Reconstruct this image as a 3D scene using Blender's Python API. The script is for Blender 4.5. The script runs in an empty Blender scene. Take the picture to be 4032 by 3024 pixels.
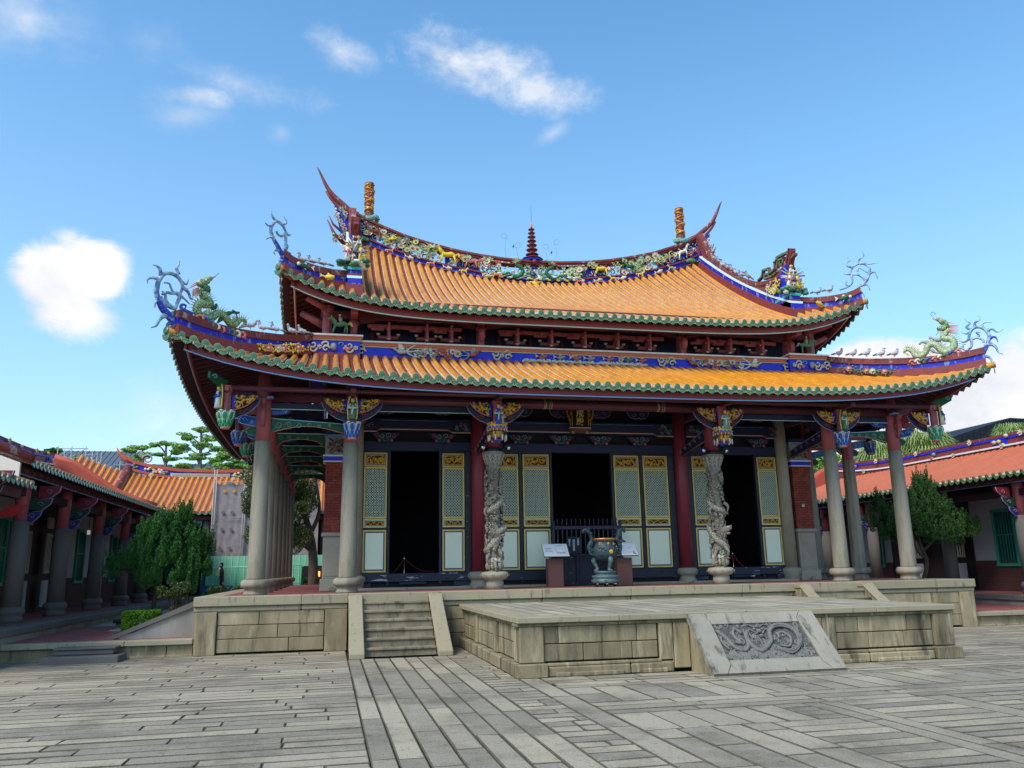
import bpy, math, random
from mathutils import Vector, Matrix, noise
R = math.radians
rnd = random.Random(7)
scene = bpy.context.scene
# ------------------------------------------------------------------ camera
CX, CY, CZ = -6.70476, -18.4172, 1.6
YAW, PITCH, ROLL, FPX = 0.21981, 0.22400, -0.01864, 3215.42913
_f = Vector((math.sin(YAW)*math.cos(PITCH), math.cos(YAW)*math.cos(PITCH), math.sin(PITCH)))
_r0 = Vector((math.cos(YAW), -math.sin(YAW), 0)); _u0 = _r0.cross(_f)
_r = _r0*math.cos(ROLL) + _u0*math.sin(ROLL); _u = -_r0*math.sin(ROLL) + _u0*math.cos(ROLL)
cam_data = bpy.data.cameras.new("camera"); cam = bpy.data.objects.new("camera", cam_data)
scene.collection.objects.link(cam); scene.camera = cam
cam_data.sensor_width = 36; cam_data.lens = FPX/4032*36; cam_data.clip_end = 3000; cam_data.clip_start = .1
cam.matrix_world = Matrix(((_r.x, _u.x, -_f.x, CX), (_r.y, _u.y, -_f.y, CY), (_r.z, _u.z, -_f.z, CZ), (0, 0, 0, 1)))
# ------------------------------------------------------------------ sky
SUN_EL, SUN_AZ = 48, -128          # azimuth from +Y towards +X
sd = Vector((math.sin(R(SUN_AZ))*math.cos(R(SUN_EL)), math.cos(R(SUN_AZ))*math.cos(R(SUN_EL)), math.sin(R(SUN_EL))))
scene.view_settings.view_transform = 'Standard'; scene.view_settings.look = 'None'
EXPO = 1.0; scene.view_settings.exposure = EXPO; scene.view_settings.gamma = 1
SKY_STR = 0.15
world = bpy.data.worlds.new("World"); scene.world = world; world.use_nodes = True
wn, wl_ = world.node_tree.nodes, world.node_tree.links
for n in list(wn): wn.remove(n)
def wN(t, **k):
    n = wn.new(t)
    for a, b in k.items(): setattr(n, a, b)
    return n
def wM(op, a, b=None, c=None, clamp=False):
    n = wN('ShaderNodeMath', operation=op, use_clamp=clamp)
    for i, x in enumerate((a, b, c)):
        if x is None: continue
        if isinstance(x, (int, float)): n.inputs[i].default_value = x
        else: wl_.new(x, n.inputs[i])
    return n.outputs[0]
def build_sky():
    out = wN('ShaderNodeOutputWorld'); bg = wN('ShaderNodeBackground'); wl_.new(bg.outputs[0], out.inputs[0])
    bg.inputs[1].default_value = SKY_STR
    sky = wN('ShaderNodeTexSky', sky_type='NISHITA'); sky.sun_disc = False
    sky.sun_elevation = R(SUN_EL); sky.sun_rotation = R(SUN_AZ); sky.air_density = 1.0; sky.dust_density = 0.6; sky.ozone_density = 2.0
    hs = wN('ShaderNodeHueSaturation'); hs.inputs['Saturation'].default_value = 1.2; hs.inputs['Hue'].default_value = .490; hs.inputs['Value'].default_value = .95
    wl_.new(sky.outputs[0], hs.inputs['Color'])
    tc = wN('ShaderNodeTexCoord'); sep = wN('ShaderNodeSeparateXYZ'); wl_.new(tc.outputs['Generated'], sep.inputs[0])
    az = wM('ARCTAN2', sep.outputs[0], sep.outputs[1]); el = wM('ARCSINE', sep.outputs[2])
    def nz(scale, det, rough=.55, off=0):
        n = wN('ShaderNodeTexNoise'); n.inputs['Scale'].default_value = scale; n.inputs['Detail'].default_value = det
        n.inputs['Roughness'].default_value = rough; n.inputs['Distortion'].default_value = .25
        mp = wN('ShaderNodeMapping'); mp.inputs['Location'].default_value = (off, off*.7, 0); mp.inputs['Scale'].default_value = (1, 1, 1.5)
        wl_.new(tc.outputs['Generated'], mp.inputs[0]); wl_.new(mp.outputs[0], n.inputs['Vector']); return n.outputs['Fac']
    n1 = nz(13, 10, .62); n2 = nz(34, 8, .66, 3.1); n3 = nz(4, 4, .5, 7)
    # cloud, azimuth/elevation centre and half sizes in degrees, tilt, edge softness, amount
    clouds = [(-17.93, 18.15, 2.73, 2.86, 0, 0.45, 1.00, 1.10), (-16.00, 18.72, 2.47, 2.60, 0, 0.45, 1.00, 1.10), (-16.99, 16.58, 3.25, 2.60, 0, 0.70, 0.95, 1.20), (-17.05, 18.57, 3.09, 3.09, 0, 0.50, 1.00, 1.10), (9.56, 34.33, 6.17, 2.34, -6, 1.00, 0.70, 2.20), (15.34, 32.41, 4.22, 1.69, -8, 0.90, 0.62, 2.00), (-0.33, 34.52, 3.25, 1.62, -15, 1.10, 0.50, 2.20), (-7.43, 31.60, 6.50, 1.30, -5, 1.00, 0.40, 2.00), (-10.38, 30.58, 3.25, 0.97, 8, 1.00, 0.50, 2.20), (-11.34, 29.16, 3.57, 1.30, 10, 1.00, 0.35, 1.40), (-21.21, 32.49, 5.85, 2.92, 0, 1.10, 0.50, 1.50), (-13.55, 33.09, 2.92, 1.95, 0, 1.00, 0.30, 1.50), (16.14, 29.80, 1.95, 0.81, 25, 1.00, 0.40, 1.20), (-4.42, 29.07, 1.14, 0.97, 0, 1.00, 0.30, 1.20), (43.52, 8.53, 13.97, 5.36, 3, 0.40, 1.00, 0.80), (37.34, 11.38, 6.17, 2.99, 0, 0.30, 1.00, 0.90), (-6.71, 10.31, 10.72, 4.87, 10, 1.20, 0.60, 1.20)]
    total = None
    for (a0, e0, ra, re, tilt, soft, amt, na) in clouds:
        dx = wM('SUBTRACT', az, R(a0)); dy = wM('SUBTRACT', el, R(e0))
        c, s = math.cos(R(tilt)), math.sin(R(tilt))
        X = wM('DIVIDE', wM('ADD', wM('MULTIPLY', dx, c*math.cos(R(e0))), wM('MULTIPLY', dy, s)), R(ra))
        Y = wM('DIVIDE', wM('SUBTRACT', wM('MULTIPLY', dy, c), wM('MULTIPLY', dx, s)), R(re))
        d = wM('SQRT', wM('ADD', wM('MULTIPLY', X, X), wM('MULTIPLY', Y, Y)))
        v = wM('ADD', wM('SUBTRACT', 1.0, d), wM('ADD', wM('MULTIPLY', wM('SUBTRACT', n1, .5), na), wM('MULTIPLY', wM('SUBTRACT', n2, .5), na*.35)))
        v = wM('MULTIPLY', wM('DIVIDE', v, soft, clamp=True), amt)
        total = v if total is None else wM('MAXIMUM', total, v)
    sm = wM('MULTIPLY', wM('MULTIPLY', total, total), wM('SUBTRACT', 3.0, wM('MULTIPLY', total, 2.0)))
    # cloud colour: bright body, slightly grey in its denser lower parts
    cr = wN('ShaderNodeValToRGB'); wl_.new(wM('ADD', wM('MULTIPLY', n3, .6), wM('MULTIPLY', n1, .4)), cr.inputs[0])
    k = 1/(SKY_STR*2**EXPO)
    cr.color_ramp.elements[0].position = .40; cr.color_ramp.elements[0].color = (.80*k, .84*k, .91*k, 1)
    cr.color_ramp.elements[1].position = .56; cr.color_ramp.elements[1].color = (1.05*k, 1.05*k, 1.06*k, 1)
    # bright milky band low over the horizon
    hz = wM('MULTIPLY', wM('POWER', wM('SUBTRACT', 1.0, wM('ABSOLUTE', wM('DIVIDE', el, R(40)), clamp=True), clamp=True), 1.4), .62)
    m0 = wN('ShaderNodeMix', data_type='RGBA'); wl_.new(hz, m0.inputs[0]); wl_.new(hs.outputs[0], m0.inputs[6]); m0.inputs[7].default_value = (.49*k, .71*k, .93*k, 1)
    mx = wN('ShaderNodeMix', data_type='RGBA'); wl_.new(sm, mx.inputs[0]); wl_.new(m0.outputs[2], mx.inputs[6]); wl_.new(cr.outputs[0], mx.inputs[7])
    wl_.new(mx.outputs[2], bg.inputs[0])
build_sky()
sun_d = bpy.data.lights.new("sun", 'SUN'); sun = bpy.data.objects.new("sun", sun_d); scene.collection.objects.link(sun)
sun_d.energy = 1.7; sun_d.angle = R(22); sun_d.color = (1, .95, .87)
sun.rotation_euler = sd.to_track_quat('Z', 'Y').to_euler()
# ------------------------------------------------------------------ helpers
def at(px, py, ax, val):
    d = _f*FPX + _r*(px-2016) - _u*(py-1512); i = 'xyz'.index(ax); o = Vector((CX, CY, CZ)); return o + d*((val-o[i])/d[i])
def atp(px, py, p0, n):
    d = _f*FPX + _r*(px-2016) - _u*(py-1512); o = Vector((CX, CY, CZ)); n = Vector(n); return o + d*((Vector(p0)-o).dot(n)/d.dot(n))
WL = {}
def coll(o): scene.collection.objects.link(o)
def thing(name, label, cat, loc=(0, 0, 0), group=None, rot=0, parent=None):
    o = bpy.data.objects.new(name, None); coll(o); o.empty_display_size = .2
    o.location = loc; o.rotation_euler = (0, 0, rot)
    if label: o['label'] = label
    if cat: o['category'] = cat
    if group: o['group'] = group
    WL[o.name] = Vector(loc)
    if parent is not None:
        o.parent = parent; o.location = Vector(loc) - WL[parent.name]
    return o
class MB:
    def __init__(s): s.v = []; s.f = []; s.m = []; s.sm = []; s.mats = []
    def mi(s, mat):
        if mat not in s.mats: s.mats.append(mat)
        return s.mats.index(mat)
    def add(s, vs, fs, mat, smooth=False):
        b = len(s.v); s.v += [tuple(v) for v in vs]; k = s.mi(mat)
        for f in fs: s.f.append(tuple(b+i for i in f)); s.m.append(k); s.sm.append(smooth)
    def box(s, x0, x1, y0, y1, z0, z1, mat):
        if x0 > x1: x0, x1 = x1, x0
        s.add([(x0, y0, z0), (x1, y0, z0), (x1, y1, z0), (x0, y1, z0), (x0, y0, z1), (x1, y0, z1), (x1, y1, z1), (x0, y1, z1)],
              [(0, 3, 2, 1), (4, 5, 6, 7), (0, 1, 5, 4), (1, 2, 6, 5), (2, 3, 7, 6), (3, 0, 4, 7)], mat)
    def cbox(s, x0, x1, y0, y1, z0, z1, mat, c=.01):
        if x0 > x1: x0, x1 = x1, x0
        cs = Vector(((x0+x1)/2, (y0+y1)/2, (z0+z1)/2)); h = [(x1-x0)/2, (y1-y0)/2, (z1-z0)/2]; c = min(c, min(h)*.45)
        vs = []; ix = {}
        for sx in (-1, 1):
            for sy in (-1, 1):
                for sz in (-1, 1):
                    for a in range(3):
                        q = [sx*(h[0]-c), sy*(h[1]-c), sz*(h[2]-c)]; q[a] = (sx, sy, sz)[a]*h[a]
                        ix[(sx, sy, sz, a)] = len(vs); vs.append(cs+Vector(q))
        fs = []
        for a in range(3):
            b, d = [k for k in range(3) if k != a]
            for sg in (-1, 1):
                loop = []
                for (p, q) in ((-1, -1), (1, -1), (1, 1), (-1, 1)):
                    t = [0, 0, 0]; t[a] = sg; t[b] = p; t[d] = q; loop.append(ix[(*t, a)])
                fs.append(tuple(loop))
        for a in range(3):
            b, d = [k for k in range(3) if k != a]
            for p in (-1, 1):
                for q in (-1, 1):
                    L = []
                    for e in (-1, 1):
                        t = [0, 0, 0]; t[a] = e; t[b] = p; t[d] = q; L.append((ix[(*t, b)], ix[(*t, d)]))
                    fs.append((L[0][0], L[0][1], L[1][1], L[1][0]))
        for k in ((-1, -1, -1), (-1, -1, 1), (-1, 1, -1), (-1, 1, 1), (1, -1, -1), (1, -1, 1), (1, 1, -1), (1, 1, 1)):
            fs.append(tuple(ix[(*k, a)] for a in range(3)))
        # orient faces outwards
        o = []
        for f in fs:
            n = (vs[f[1]]-vs[f[0]]).cross(vs[f[2]]-vs[f[0]]); m = sum((vs[i] for i in f), Vector())/len(f) - cs
            o.append(f if n.dot(m) > 0 else f[::-1])
        s.add(vs, o, mat)
    def obox(s, c, u, v, w, mat):
        c, u, v, w = Vector(c), Vector(u), Vector(v), Vector(w)
        P = [c+a*u+b*v+d*w for d in (-1, 1) for (a, b) in ((-1, -1), (1, -1), (1, 1), (-1, 1))]
        s.add(P, [(0, 3, 2, 1), (4, 5, 6, 7), (0, 1, 5, 4), (1, 2, 6, 5), (2, 3, 7, 6), (3, 0, 4, 7)], mat)
    def prism(s, poly, ext, mat, smooth=False):
        poly = [Vector(p) for p in poly]; ext = Vector(ext); n = len(poly)
        s.add(poly+[p+ext for p in poly], [tuple(range(n-1, -1, -1)), tuple(range(n, 2*n))] + [(i, (i+1) % n, n+(i+1) % n, n+i) for i in range(n)], mat, smooth)
    def tube(s, pts, rad, mat, n=6, cap=True, smooth=True, flat=None):
        pts = [Vector(p) for p in pts]; L = len(pts)
        if not isinstance(rad, (list, tuple)): rad = [rad]*L
        if len(rad) != L: rad = [rad[0]+(rad[-1]-rad[0])*i/(L-1) for i in range(L)] if len(rad) == 2 else [rad[min(len(rad)-1, int(i*len(rad)/L))] for i in range(L)]
        vs = []; fr = None
        for i in range(L):
            t = (pts[min(i+1, L-1)]-pts[max(i-1, 0)])
            t = t.normalized() if t.length > 1e-9 else Vector((0, 0, 1))
            if fr is None:
                a = Vector((0, 0, 1)) if abs(t.z) < .9 else Vector((0, 1, 0))
                fr = (a - t*a.dot(t)).normalized()
            else:
                q = fr - t*fr.dot(t); fr = q.normalized() if q.length > 1e-6 else fr
            b = t.cross(fr)
            for k in range(n):
                an = 2*math.pi*(k+.5)/n
                vs.append(pts[i] + (fr*math.cos(an) + b*math.sin(an)*(flat or 1))*rad[i])
        fs = [(i*n+k, i*n+(k+1) % n, (i+1)*n+(k+1) % n, (i+1)*n+k) for i in range(L-1) for k in range(n)]
        if cap: fs += [tuple(range(n-1, -1, -1)), tuple((L-1)*n+k for k in range(n))]
        s.add(vs, fs, mat, smooth)
    def lathe(s, prof, c, mat, n=16, smooth=True, ax=(0, 0, 1), ph=0):
        c = Vector(c); ax = Vector(ax).normalized(); a = Vector((1, 0, 0)) if abs(ax.x) < .9 else Vector((0, 1, 0))
        u = (a-ax*a.dot(ax)).normalized(); w = ax.cross(u); vs = []
        for (r, z) in prof:
            for k in range(n):
                t = 2*math.pi*k/n+ph; vs.append(c+ax*z+(u*math.cos(t)+w*math.sin(t))*max(r, 1e-4))
        L = len(prof); fs = [(i*n+k, i*n+(k+1) % n, (i+1)*n+(k+1) % n, (i+1)*n+k) for i in range(L-1) for k in range(n)]
        fs += [tuple(range(n-1, -1, -1)), tuple((L-1)*n+k for k in range(n))]
        s.add(vs, fs, mat, smooth)
    def ell(s, c, r, mat, n=8, m=5, rot=None):
        c = Vector(c); r = (r, r, r) if isinstance(r, (int, float)) else r; vs = []
        for i in range(m+1):
            a = math.pi*i/m
            for k in range(n):
                b = 2*math.pi*k/n; p = Vector((r[0]*max(math.sin(a), .01)*math.cos(b), r[1]*max(math.sin(a), .01)*math.sin(b), -r[2]*math.cos(a)))
                vs.append(c+(rot @ p if rot else p))
        s.add(vs, [(i*n+k, i*n+(k+1) % n, (i+1)*n+(k+1) % n, (i+1)*n+k) for i in range(m) for k in range(n)], mat, True)
    def grid(s, rows, mat, smooth=False):
        a, b = len(rows), len(rows[0])
        s.add([p for r in rows for p in r], [(i*b+j, i*b+j+1, (i+1)*b+j+1, (i+1)*b+j) for i in range(a-1) for j in range(b-1)], mat, smooth)
    def merge(s, o, fn=lambda p: p, flip=False):
        b = len(s.v); s.v += [tuple(fn(Vector(p))) for p in o.v]; mp = [s.mi(m) for m in o.mats]
        for f, m, q in zip(o.f, o.m, o.sm): s.f.append(tuple(b+i for i in (f[::-1] if flip else f))); s.m.append(mp[m]); s.sm.append(q)
    def build(s, name, parent=None, loc=None, label=None, cat=None, group=None, kind=None, bevel=0, hide=None):
        me = bpy.data.meshes.new(name); me.from_pydata(s.v, [], s.f)
        for m in s.mats: me.materials.append(MAT(m))
        me.polygons.foreach_set('material_index', s.m); me.polygons.foreach_set('use_smooth', s.sm); me.update()
        o = bpy.data.objects.new(name, me); coll(o)
        if bevel:
            md = o.modifiers.new('bevel', 'BEVEL'); md.width = bevel; md.segments = 1; md.limit_method = 'ANGLE'
        W = Vector(loc) if loc is not None else Vector((0, 0, 0))
        if parent is not None:
            o.parent = parent; o.location = W - WL[parent.name]
        else: o.location = W
        WL[o.name] = W
        for k, x in (('label', label), ('category', cat), ('group', group), ('kind', kind)):
            if x: o[k] = x
        return o
def mir(mb):
    o = MB(); o.merge(mb, lambda p: Vector((-p.x, p.y, p.z)), True); return o
def place(src, loc, parent=None, rot=None, scale=None, label=None, group=None):
    """copy one thing or part (with its children) to a world place"""
    c = src.copy(); coll(c); W = Vector(loc)
    if parent is not None: c.parent = parent; c.location = W - WL[parent.name]
    else: c.parent = None; c.location = W
    WL[c.name] = W
    if rot is not None: c.rotation_euler = (0, 0, rot)
    if scale is not None: c.scale = scale
    if label: c['label'] = label
    if group: c['group'] = group
    for ch in list(src.children):
        d = ch.copy(); coll(d); d.parent = c
        for g in list(ch.children):
            e = g.copy(); coll(e); e.parent = d
    return c
def smooth_path(pts, k=4):
    P = [Vector(p) for p in pts]; out = []
    for i in range(len(P)-1):
        a, b, c, d = P[max(i-1, 0)], P[i], P[i+1], P[min(i+2, len(P)-1)]
        for j in range(k):
            t = j/k; out.append(.5*((2*b)+(c-a)*t+(2*a-5*b+4*c-d)*t*t+(3*b-a-3*c+d)*t**3))
    out.append(P[-1]); return out
def lerp(a, b, t): return a+(b-a)*t
def interp(x, tab):
    if x <= tab[0][0]: return tab[0][1]
    for (a, b), (c, d) in zip(tab, tab[1:]):
        if x <= c: return b+(d-b)*(x-a)/(c-a)
    return tab[-1][1]
# ------------------------------------------------------------------ materials
MDEF = {}; MCACHE = {}
def S(r, g, b):
    f = lambda c: ((c/255+.055)/1.055)**2.4 if c > 10 else c/255/12.92
    return (f(r), f(g), f(b))
def D(name, **k): MDEF[name] = k
def MAT(name):
    if name in MCACHE: return MCACHE[name]
    d = MDEF[name]; m = bpy.data.materials.new(name); MCACHE[name] = m; m.use_nodes = True
    nt = m.node_tree; N = nt.nodes; L = nt.links; bs = N['Principled BSDF']
    bs.inputs['Roughness'].default_value = d.get('rough', .6); bs.inputs['Metallic'].default_value = d.get('metal', 0)
    bs.inputs['Specular IOR Level'].default_value = d.get('spec', .4)
    if d.get('coat'): bs.inputs['Coat Weight'].default_value = d['coat']; bs.inputs['Coat Roughness'].default_value = .12
    if d.get('trans'): bs.inputs['Transmission Weight'].default_value = d['trans']
    if d.get('alpha'): bs.inputs['Alpha'].default_value = d['alpha']
    tc = N.new('ShaderNodeTexCoord')
    def noise_(scale, st=(1, 1, 1), det=5, rough=.6, off=0):
        mp = N.new('ShaderNodeMapping'); mp.inputs['Scale'].default_value = st; mp.inputs['Location'].default_value = (off, off, off)
        n = N.new('ShaderNodeTexNoise'); n.inputs['Scale'].default_value = scale; n.inputs['Detail'].default_value = det; n.inputs['Roughness'].default_value = rough
        L.new(tc.outputs['Object'], mp.inputs[0]); L.new(mp.outputs[0], n.inputs['Vector']); return n.outputs['Fac']
    def mix(fac, a, b, t='MIX'):
        x = N.new('ShaderNodeMix'); x.data_type = 'RGBA'; x.blend_type = t
        for v, i in ((fac, 0), (a, 6), (b, 7)):
            if isinstance(v, tuple): x.inputs[i].default_value = (*v, 1)
            elif isinstance(v, (int, float)): x.inputs[i].default_value = v
            else: L.new(v, x.inputs[i])
        return x.outputs[2]
    def ramp(src, a, b):
        x = N.new('ShaderNodeMapRange'); x.inputs[1].default_value = a; x.inputs[2].default_value = b; L.new(src, x.inputs[0]); return x.outputs[0]
    col = d['col']
    if 'brick' in d:
        c2, mo, sc, mp_rot, bw, bh = d['brick']
        b = N.new('ShaderNodeTexBrick'); b.inputs['Color1'].default_value = (*d['col'], 1); b.inputs['Color2'].default_value = (*c2, 1); b.inputs['Mortar'].default_value = (*mo, 1)
        b.inputs['Scale'].default_value = sc; b.inputs['Brick Width'].default_value = bw; b.inputs['Row Height'].default_value = bh; b.inputs['Mortar Size'].default_value = .012; b.inputs['Mortar Smooth'].default_value = .2
        mp = N.new('ShaderNodeMapping'); mp.inputs['Rotation'].default_value = mp_rot; L.new(tc.outputs['Object'], mp.inputs[0]); L.new(mp.outputs[0], b.inputs['Vector']); col = b.outputs['Color']
    if d.get('isl'):
        g = N.new('ShaderNodeNewGeometry'); v = ramp(g.outputs['Random Per Island'], 0, 1)
        if 'islcol' in d: col = mix(v, col, d['islcol'])
        hs = N.new('ShaderNodeHueSaturation'); mr = N.new('ShaderNodeMapRange'); L.new(g.outputs['Random Per Island'], mr.inputs[0])
        mr.inputs[3].default_value = 1-d['isl']; mr.inputs[4].default_value = 1+d['isl']; L.new(mr.outputs[0], hs.inputs['Value'])
        if isinstance(col, tuple): hs.inputs['Color'].default_value = (*col, 1)
        else: L.new(col, hs.inputs['Color'])
        col = hs.outputs[0]
    for (c2, scale, st, lo, hi, amt, off) in d.get('lay', []):
        f = ramp(noise_(scale, st, 6, .62, off), lo, hi)
        mm = N.new('ShaderNodeMath'); mm.operation = 'MULTIPLY'; mm.use_clamp = True; L.new(f, mm.inputs[0]); mm.inputs[1].default_value = amt
        col = mix(mm.outputs[0], col, c2)
    if d.get('scales'):
        v = N.new('ShaderNodeTexVoronoi'); v.inputs['Scale'].default_value = d['scales'][0]; v.feature = 'DISTANCE_TO_EDGE'; L.new(tc.outputs['Object'], v.inputs['Vector'])
        col = mix(ramp(v.outputs['Distance'], .04, .14), d['scales'][1], col)
    if isinstance(col, tuple): bs.inputs['Base Color'].default_value = (*col, 1)
    else: L.new(col, bs.inputs['Base Color'])
    if d.get('emit'):
        bs.inputs['Emission Color'].default_value = (*d['emit'][0], 1); bs.inputs['Emission Strength'].default_value = d['emit'][1]
    if d.get('bump'):
        sc, st, dist = d['bump']; bp_ = N.new('ShaderNodeBump'); bp_.inputs['Strength'].default_value = st; bp_.inputs['Distance'].default_value = dist
        L.new(noise_(sc, (1, 1, 1), 6, .65, 5), bp_.inputs['Height']); L.new(bp_.outputs[0], bs.inputs['Normal'])
    return m
# stone
D('paving_edge', col=S(98, 91, 76), rough=.95, spec=.1, lay=[(S(110, 104, 90), 7, (1, 1, 1), .45, .62, .8, 0), (S(40, 38, 32), 40, (1, 1, 1), .5, .65, .6, 2)])
D('paving', col=S(145, 137, 119), rough=.95, spec=.15, isl=.15, islcol=S(162, 151, 128), bump=(70, .8, .008), lay=[(S(92, 86, 74), .9, (1, 1, 1), .48, .66, .6, 0), (S(170, 162, 146), 3.6, (1, 1, 1), .52, .72, .4, 3), (S(46, 44, 42), 45, (1, 1, 1), .55, .66, .6, 1), (S(196, 190, 178), 60, (1, 1, 1), .58, .68, .55, 9), (S(60, 58, 52), 9, (1, 1, 1), .58, .7, .5, 6)])
D('joint', col=S(26, 25, 20), rough=.95, lay=[(S(62, 66, 40), 6, (1, 1, 1), .5, .6, .7, 0)])
D('stone', col=S(150, 136, 106), rough=.82, isl=.18, bump=(60, .5, .006), lay=[(S(104, 96, 72), 2.2, (1, 1, .35), .42, .66, .8, 0), (S(50, 44, 34), 7, (1, 1, .12), .55, .72, .8, 4), (S(196, 188, 160), 5, (1, 1, .3), .55, .72, .5, 8), (S(80, 74, 58), 70, (1, 1, 1), .6, .8, .4, 2)])
D('stone_mossy', col=S(146, 133, 102), rough=.85, isl=.26, bump=(60, .5, .007), lay=[(S(96, 88, 68), 2.5, (1, 1, .35), .42, .64, .85, 1), (S(46, 42, 34), 6, (1, 1, .12), .52, .68, .75, 5), (S(190, 180, 150), 8, (1, 1, .12), .56, .7, .7, 9), (S(70, 66, 50), 70, (1, 1, 1), .6, .8, .4, 2)])
D('coping', col=S(152, 142, 116), rough=.8, isl=.08, bump=(70, .4, .004), lay=[(S(140, 132, 104), 2, (1, 1, 1), .45, .7, .6, 0), (S(58, 54, 44), 9, (1, 1, .25), .58, .74, .75, 4), (S(90, 84, 66), 80, (1, 1, 1), .6, .8, .4, 2)])
D('white_stone', col=S(150, 143, 126), rough=.8, isl=.05, bump=(80, .5, .004), lay=[(S(128, 122, 108), 2, (1, 1, 1), .42, .66, .7, 0), (S(54, 52, 46), 7, (1, .35, .35), .54, .66, .8, 4), (S(110, 106, 98), 120, (1, 1, 1), .6, .8, .4, 2)])
D('relief_stone', col=S(84, 83, 78), rough=.8, bump=(50, .6, .01), lay=[(S(66, 66, 62), 8, (1, 1, 1), .45, .65, .8, 0), (S(140, 138, 130), 20, (1, 1, 1), .55, .75, .5, 7)])
D('relief_high', col=S(116, 114, 106), rough=.8, bump=(60, .6, .008), lay=[(S(90, 88, 82), 14, (1, 1, 1), .45, .65, .7, 0)])
D('column_stone', col=S(152, 144, 126), rough=.8, bump=(110, .35, .003), lay=[(S(106, 99, 82), 2.5, (1, 1, .25), .42, .66, .8, 0), (S(88, 84, 72), 60, (1, 1, 1), .55, .7, .5, 3), (S(90, 86, 72), 8, (1, 1, .1), .58, .7, .5, 7)])
D('carved_stone', col=S(128, 122, 108), rough=.8, bump=(60, .6, .01), lay=[(S(98, 94, 82), 12, (1, 1, 1), .45, .62, .8, 0), (S(205, 198, 178), 25, (1, 1, 1), .56, .7, .7, 6)])
D('step_stone', col=S(138, 128, 104), rough=.85, isl=.08, bump=(60, .5, .006), lay=[(S(88, 80, 64), 2.5, (1, 1, .5), .42, .66, .8, 1), (S(40, 36, 28), 8, (1, 1, .3), .56, .72, .7, 5)])
D('carved_pale', col=S(176, 170, 150), rough=.8, lay=[(S(150, 142, 118), 14, (1, 1, 1), .45, .62, .6, 0)], scales=(26, S(86, 82, 70)))
D('vein_white', col=S(190, 184, 166), rough=.8)
D('floor_tile', col=S(150, 74, 66), rough=.75, isl=.2, lay=[(S(112, 84, 76), 1.4, (1, 1, 1), .42, .62, .8, 0), (S(70, 52, 46), 5, (1, 1, 1), .55, .7, .6, 3)])
D('brick', col=S(150, 62, 48), rough=.85, brick=(S(124, 48, 40), S(88, 46, 38), 1, (R(90), 0, 0), .2, .068), lay=[(S(170, 86, 66), 3, (1, 1, 1), .5, .7, .5, 0)], bump=(60, .3, .003))
D('brick_dark', col=S(92, 52, 50), rough=.85, brick=(S(82, 46, 46), S(62, 38, 38), 1, (R(90), R(90), 0), .25, .068))
D('concrete', col=S(150, 146, 138), rough=.9, bump=(50, .3, .004), lay=[(S(110, 108, 100), 1.5, (1, 1, .4), .45, .7, .7, 0)])
D('pier_stone', col=S(158, 151, 132), rough=.85, bump=(60, .35, .004), lay=[(S(142, 130, 112), 2, (1, 1, 1), .45, .7, .7, 0)])
# paint
D('maroon', col=S(130, 56, 54), rough=.55, lay=[(S(106, 44, 46), 3, (1, 1, 1), .45, .7, .6, 0), (S(170, 120, 110), 9, (1, 1, .5), .66, .72, .7, 2)])
D('maroon_clean', col=S(172, 90, 96), rough=.5, lay=[(S(148, 74, 82), 2, (1, 1, 1), .45, .7, .5, 0)])
D('maroon_worn', col=S(124, 58, 54), rough=.7, lay=[(S(96, 40, 40), 3, (1, 1, 1), .45, .65, .7, 0), (S(176, 158, 150), 6, (1, 1, .35), .57, .64, .75, 2)])
D('red_column', col=S(136, 50, 62), rough=.4, lay=[(S(114, 42, 52), 1.5, (1, 1, .3), .45, .7, .6, 0)])
D('blue', col=S(30, 50, 208), rough=.5, lay=[(S(16, 24, 140), 5, (1, 1, 1), .45, .7, .5, 0)])
D('blue_worn', col=S(24, 34, 180), rough=.6, lay=[(S(130, 145, 190), 7, (1, 1, .4), .55, .62, .85, 1), (S(60, 70, 120), 3, (1, 1, 1), .5, .7, .5, 4)])
D('sky_blue', col=S(120, 160, 215), rough=.5, lay=[(S(70, 100, 180), 9, (1, 1, 1), .5, .62, .8, 0)])
D('tendril', col=S(168, 188, 206), rough=.6, lay=[(S(62, 78, 150), 7, (1, 1, 1), .46, .6, .9, 0), (S(70, 150, 150), 5, (1, 1, 1), .52, .62, .85, 6)])
D('tendril_blue', col=S(44, 62, 175), rough=.6, lay=[(S(150, 176, 200), 10, (1, 1, 1), .52, .62, .9, 0)])
D('teal', col=S(70, 170, 155), rough=.5)
D('white', col=S(225, 225, 222), rough=.6, lay=[(S(170, 170, 168), 6, (1, 1, 1), .5, .7, .5, 0)])
D('line_blue', col=S(150, 200, 245), rough=.3)
D('line_teal', col=S(205, 240, 236), rough=.3)
D('orange_band', col=S(190, 105, 60), rough=.5)
D('tile', col=S(216, 140, 28), rough=.33, spec=.5, coat=.3, isl=.09, islcol=S(218, 146, 40), lay=[(S(196, 118, 40), 2.2, (1, 1, 1), .45, .68, .6, 0), (S(206, 170, 130), 26, (1, 1, 1), .58, .70, .6, 4), (S(110, 78, 44), 12, (1, 1, 1), .62, .7, .7, 8)])
D('pan', col=S(150, 72, 42), rough=.7, isl=.15, lay=[(S(96, 48, 34), 6, (1, 1, 1), .45, .65, .7, 0), (S(190, 120, 80), 20, (1, 1, 1), .58, .72, .5, 2)])
D('mortar', col=S(222, 206, 186), rough=.9, lay=[(S(150, 110, 84), 22, (1, 1, 1), .50, .6, .8, 0)])
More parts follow.
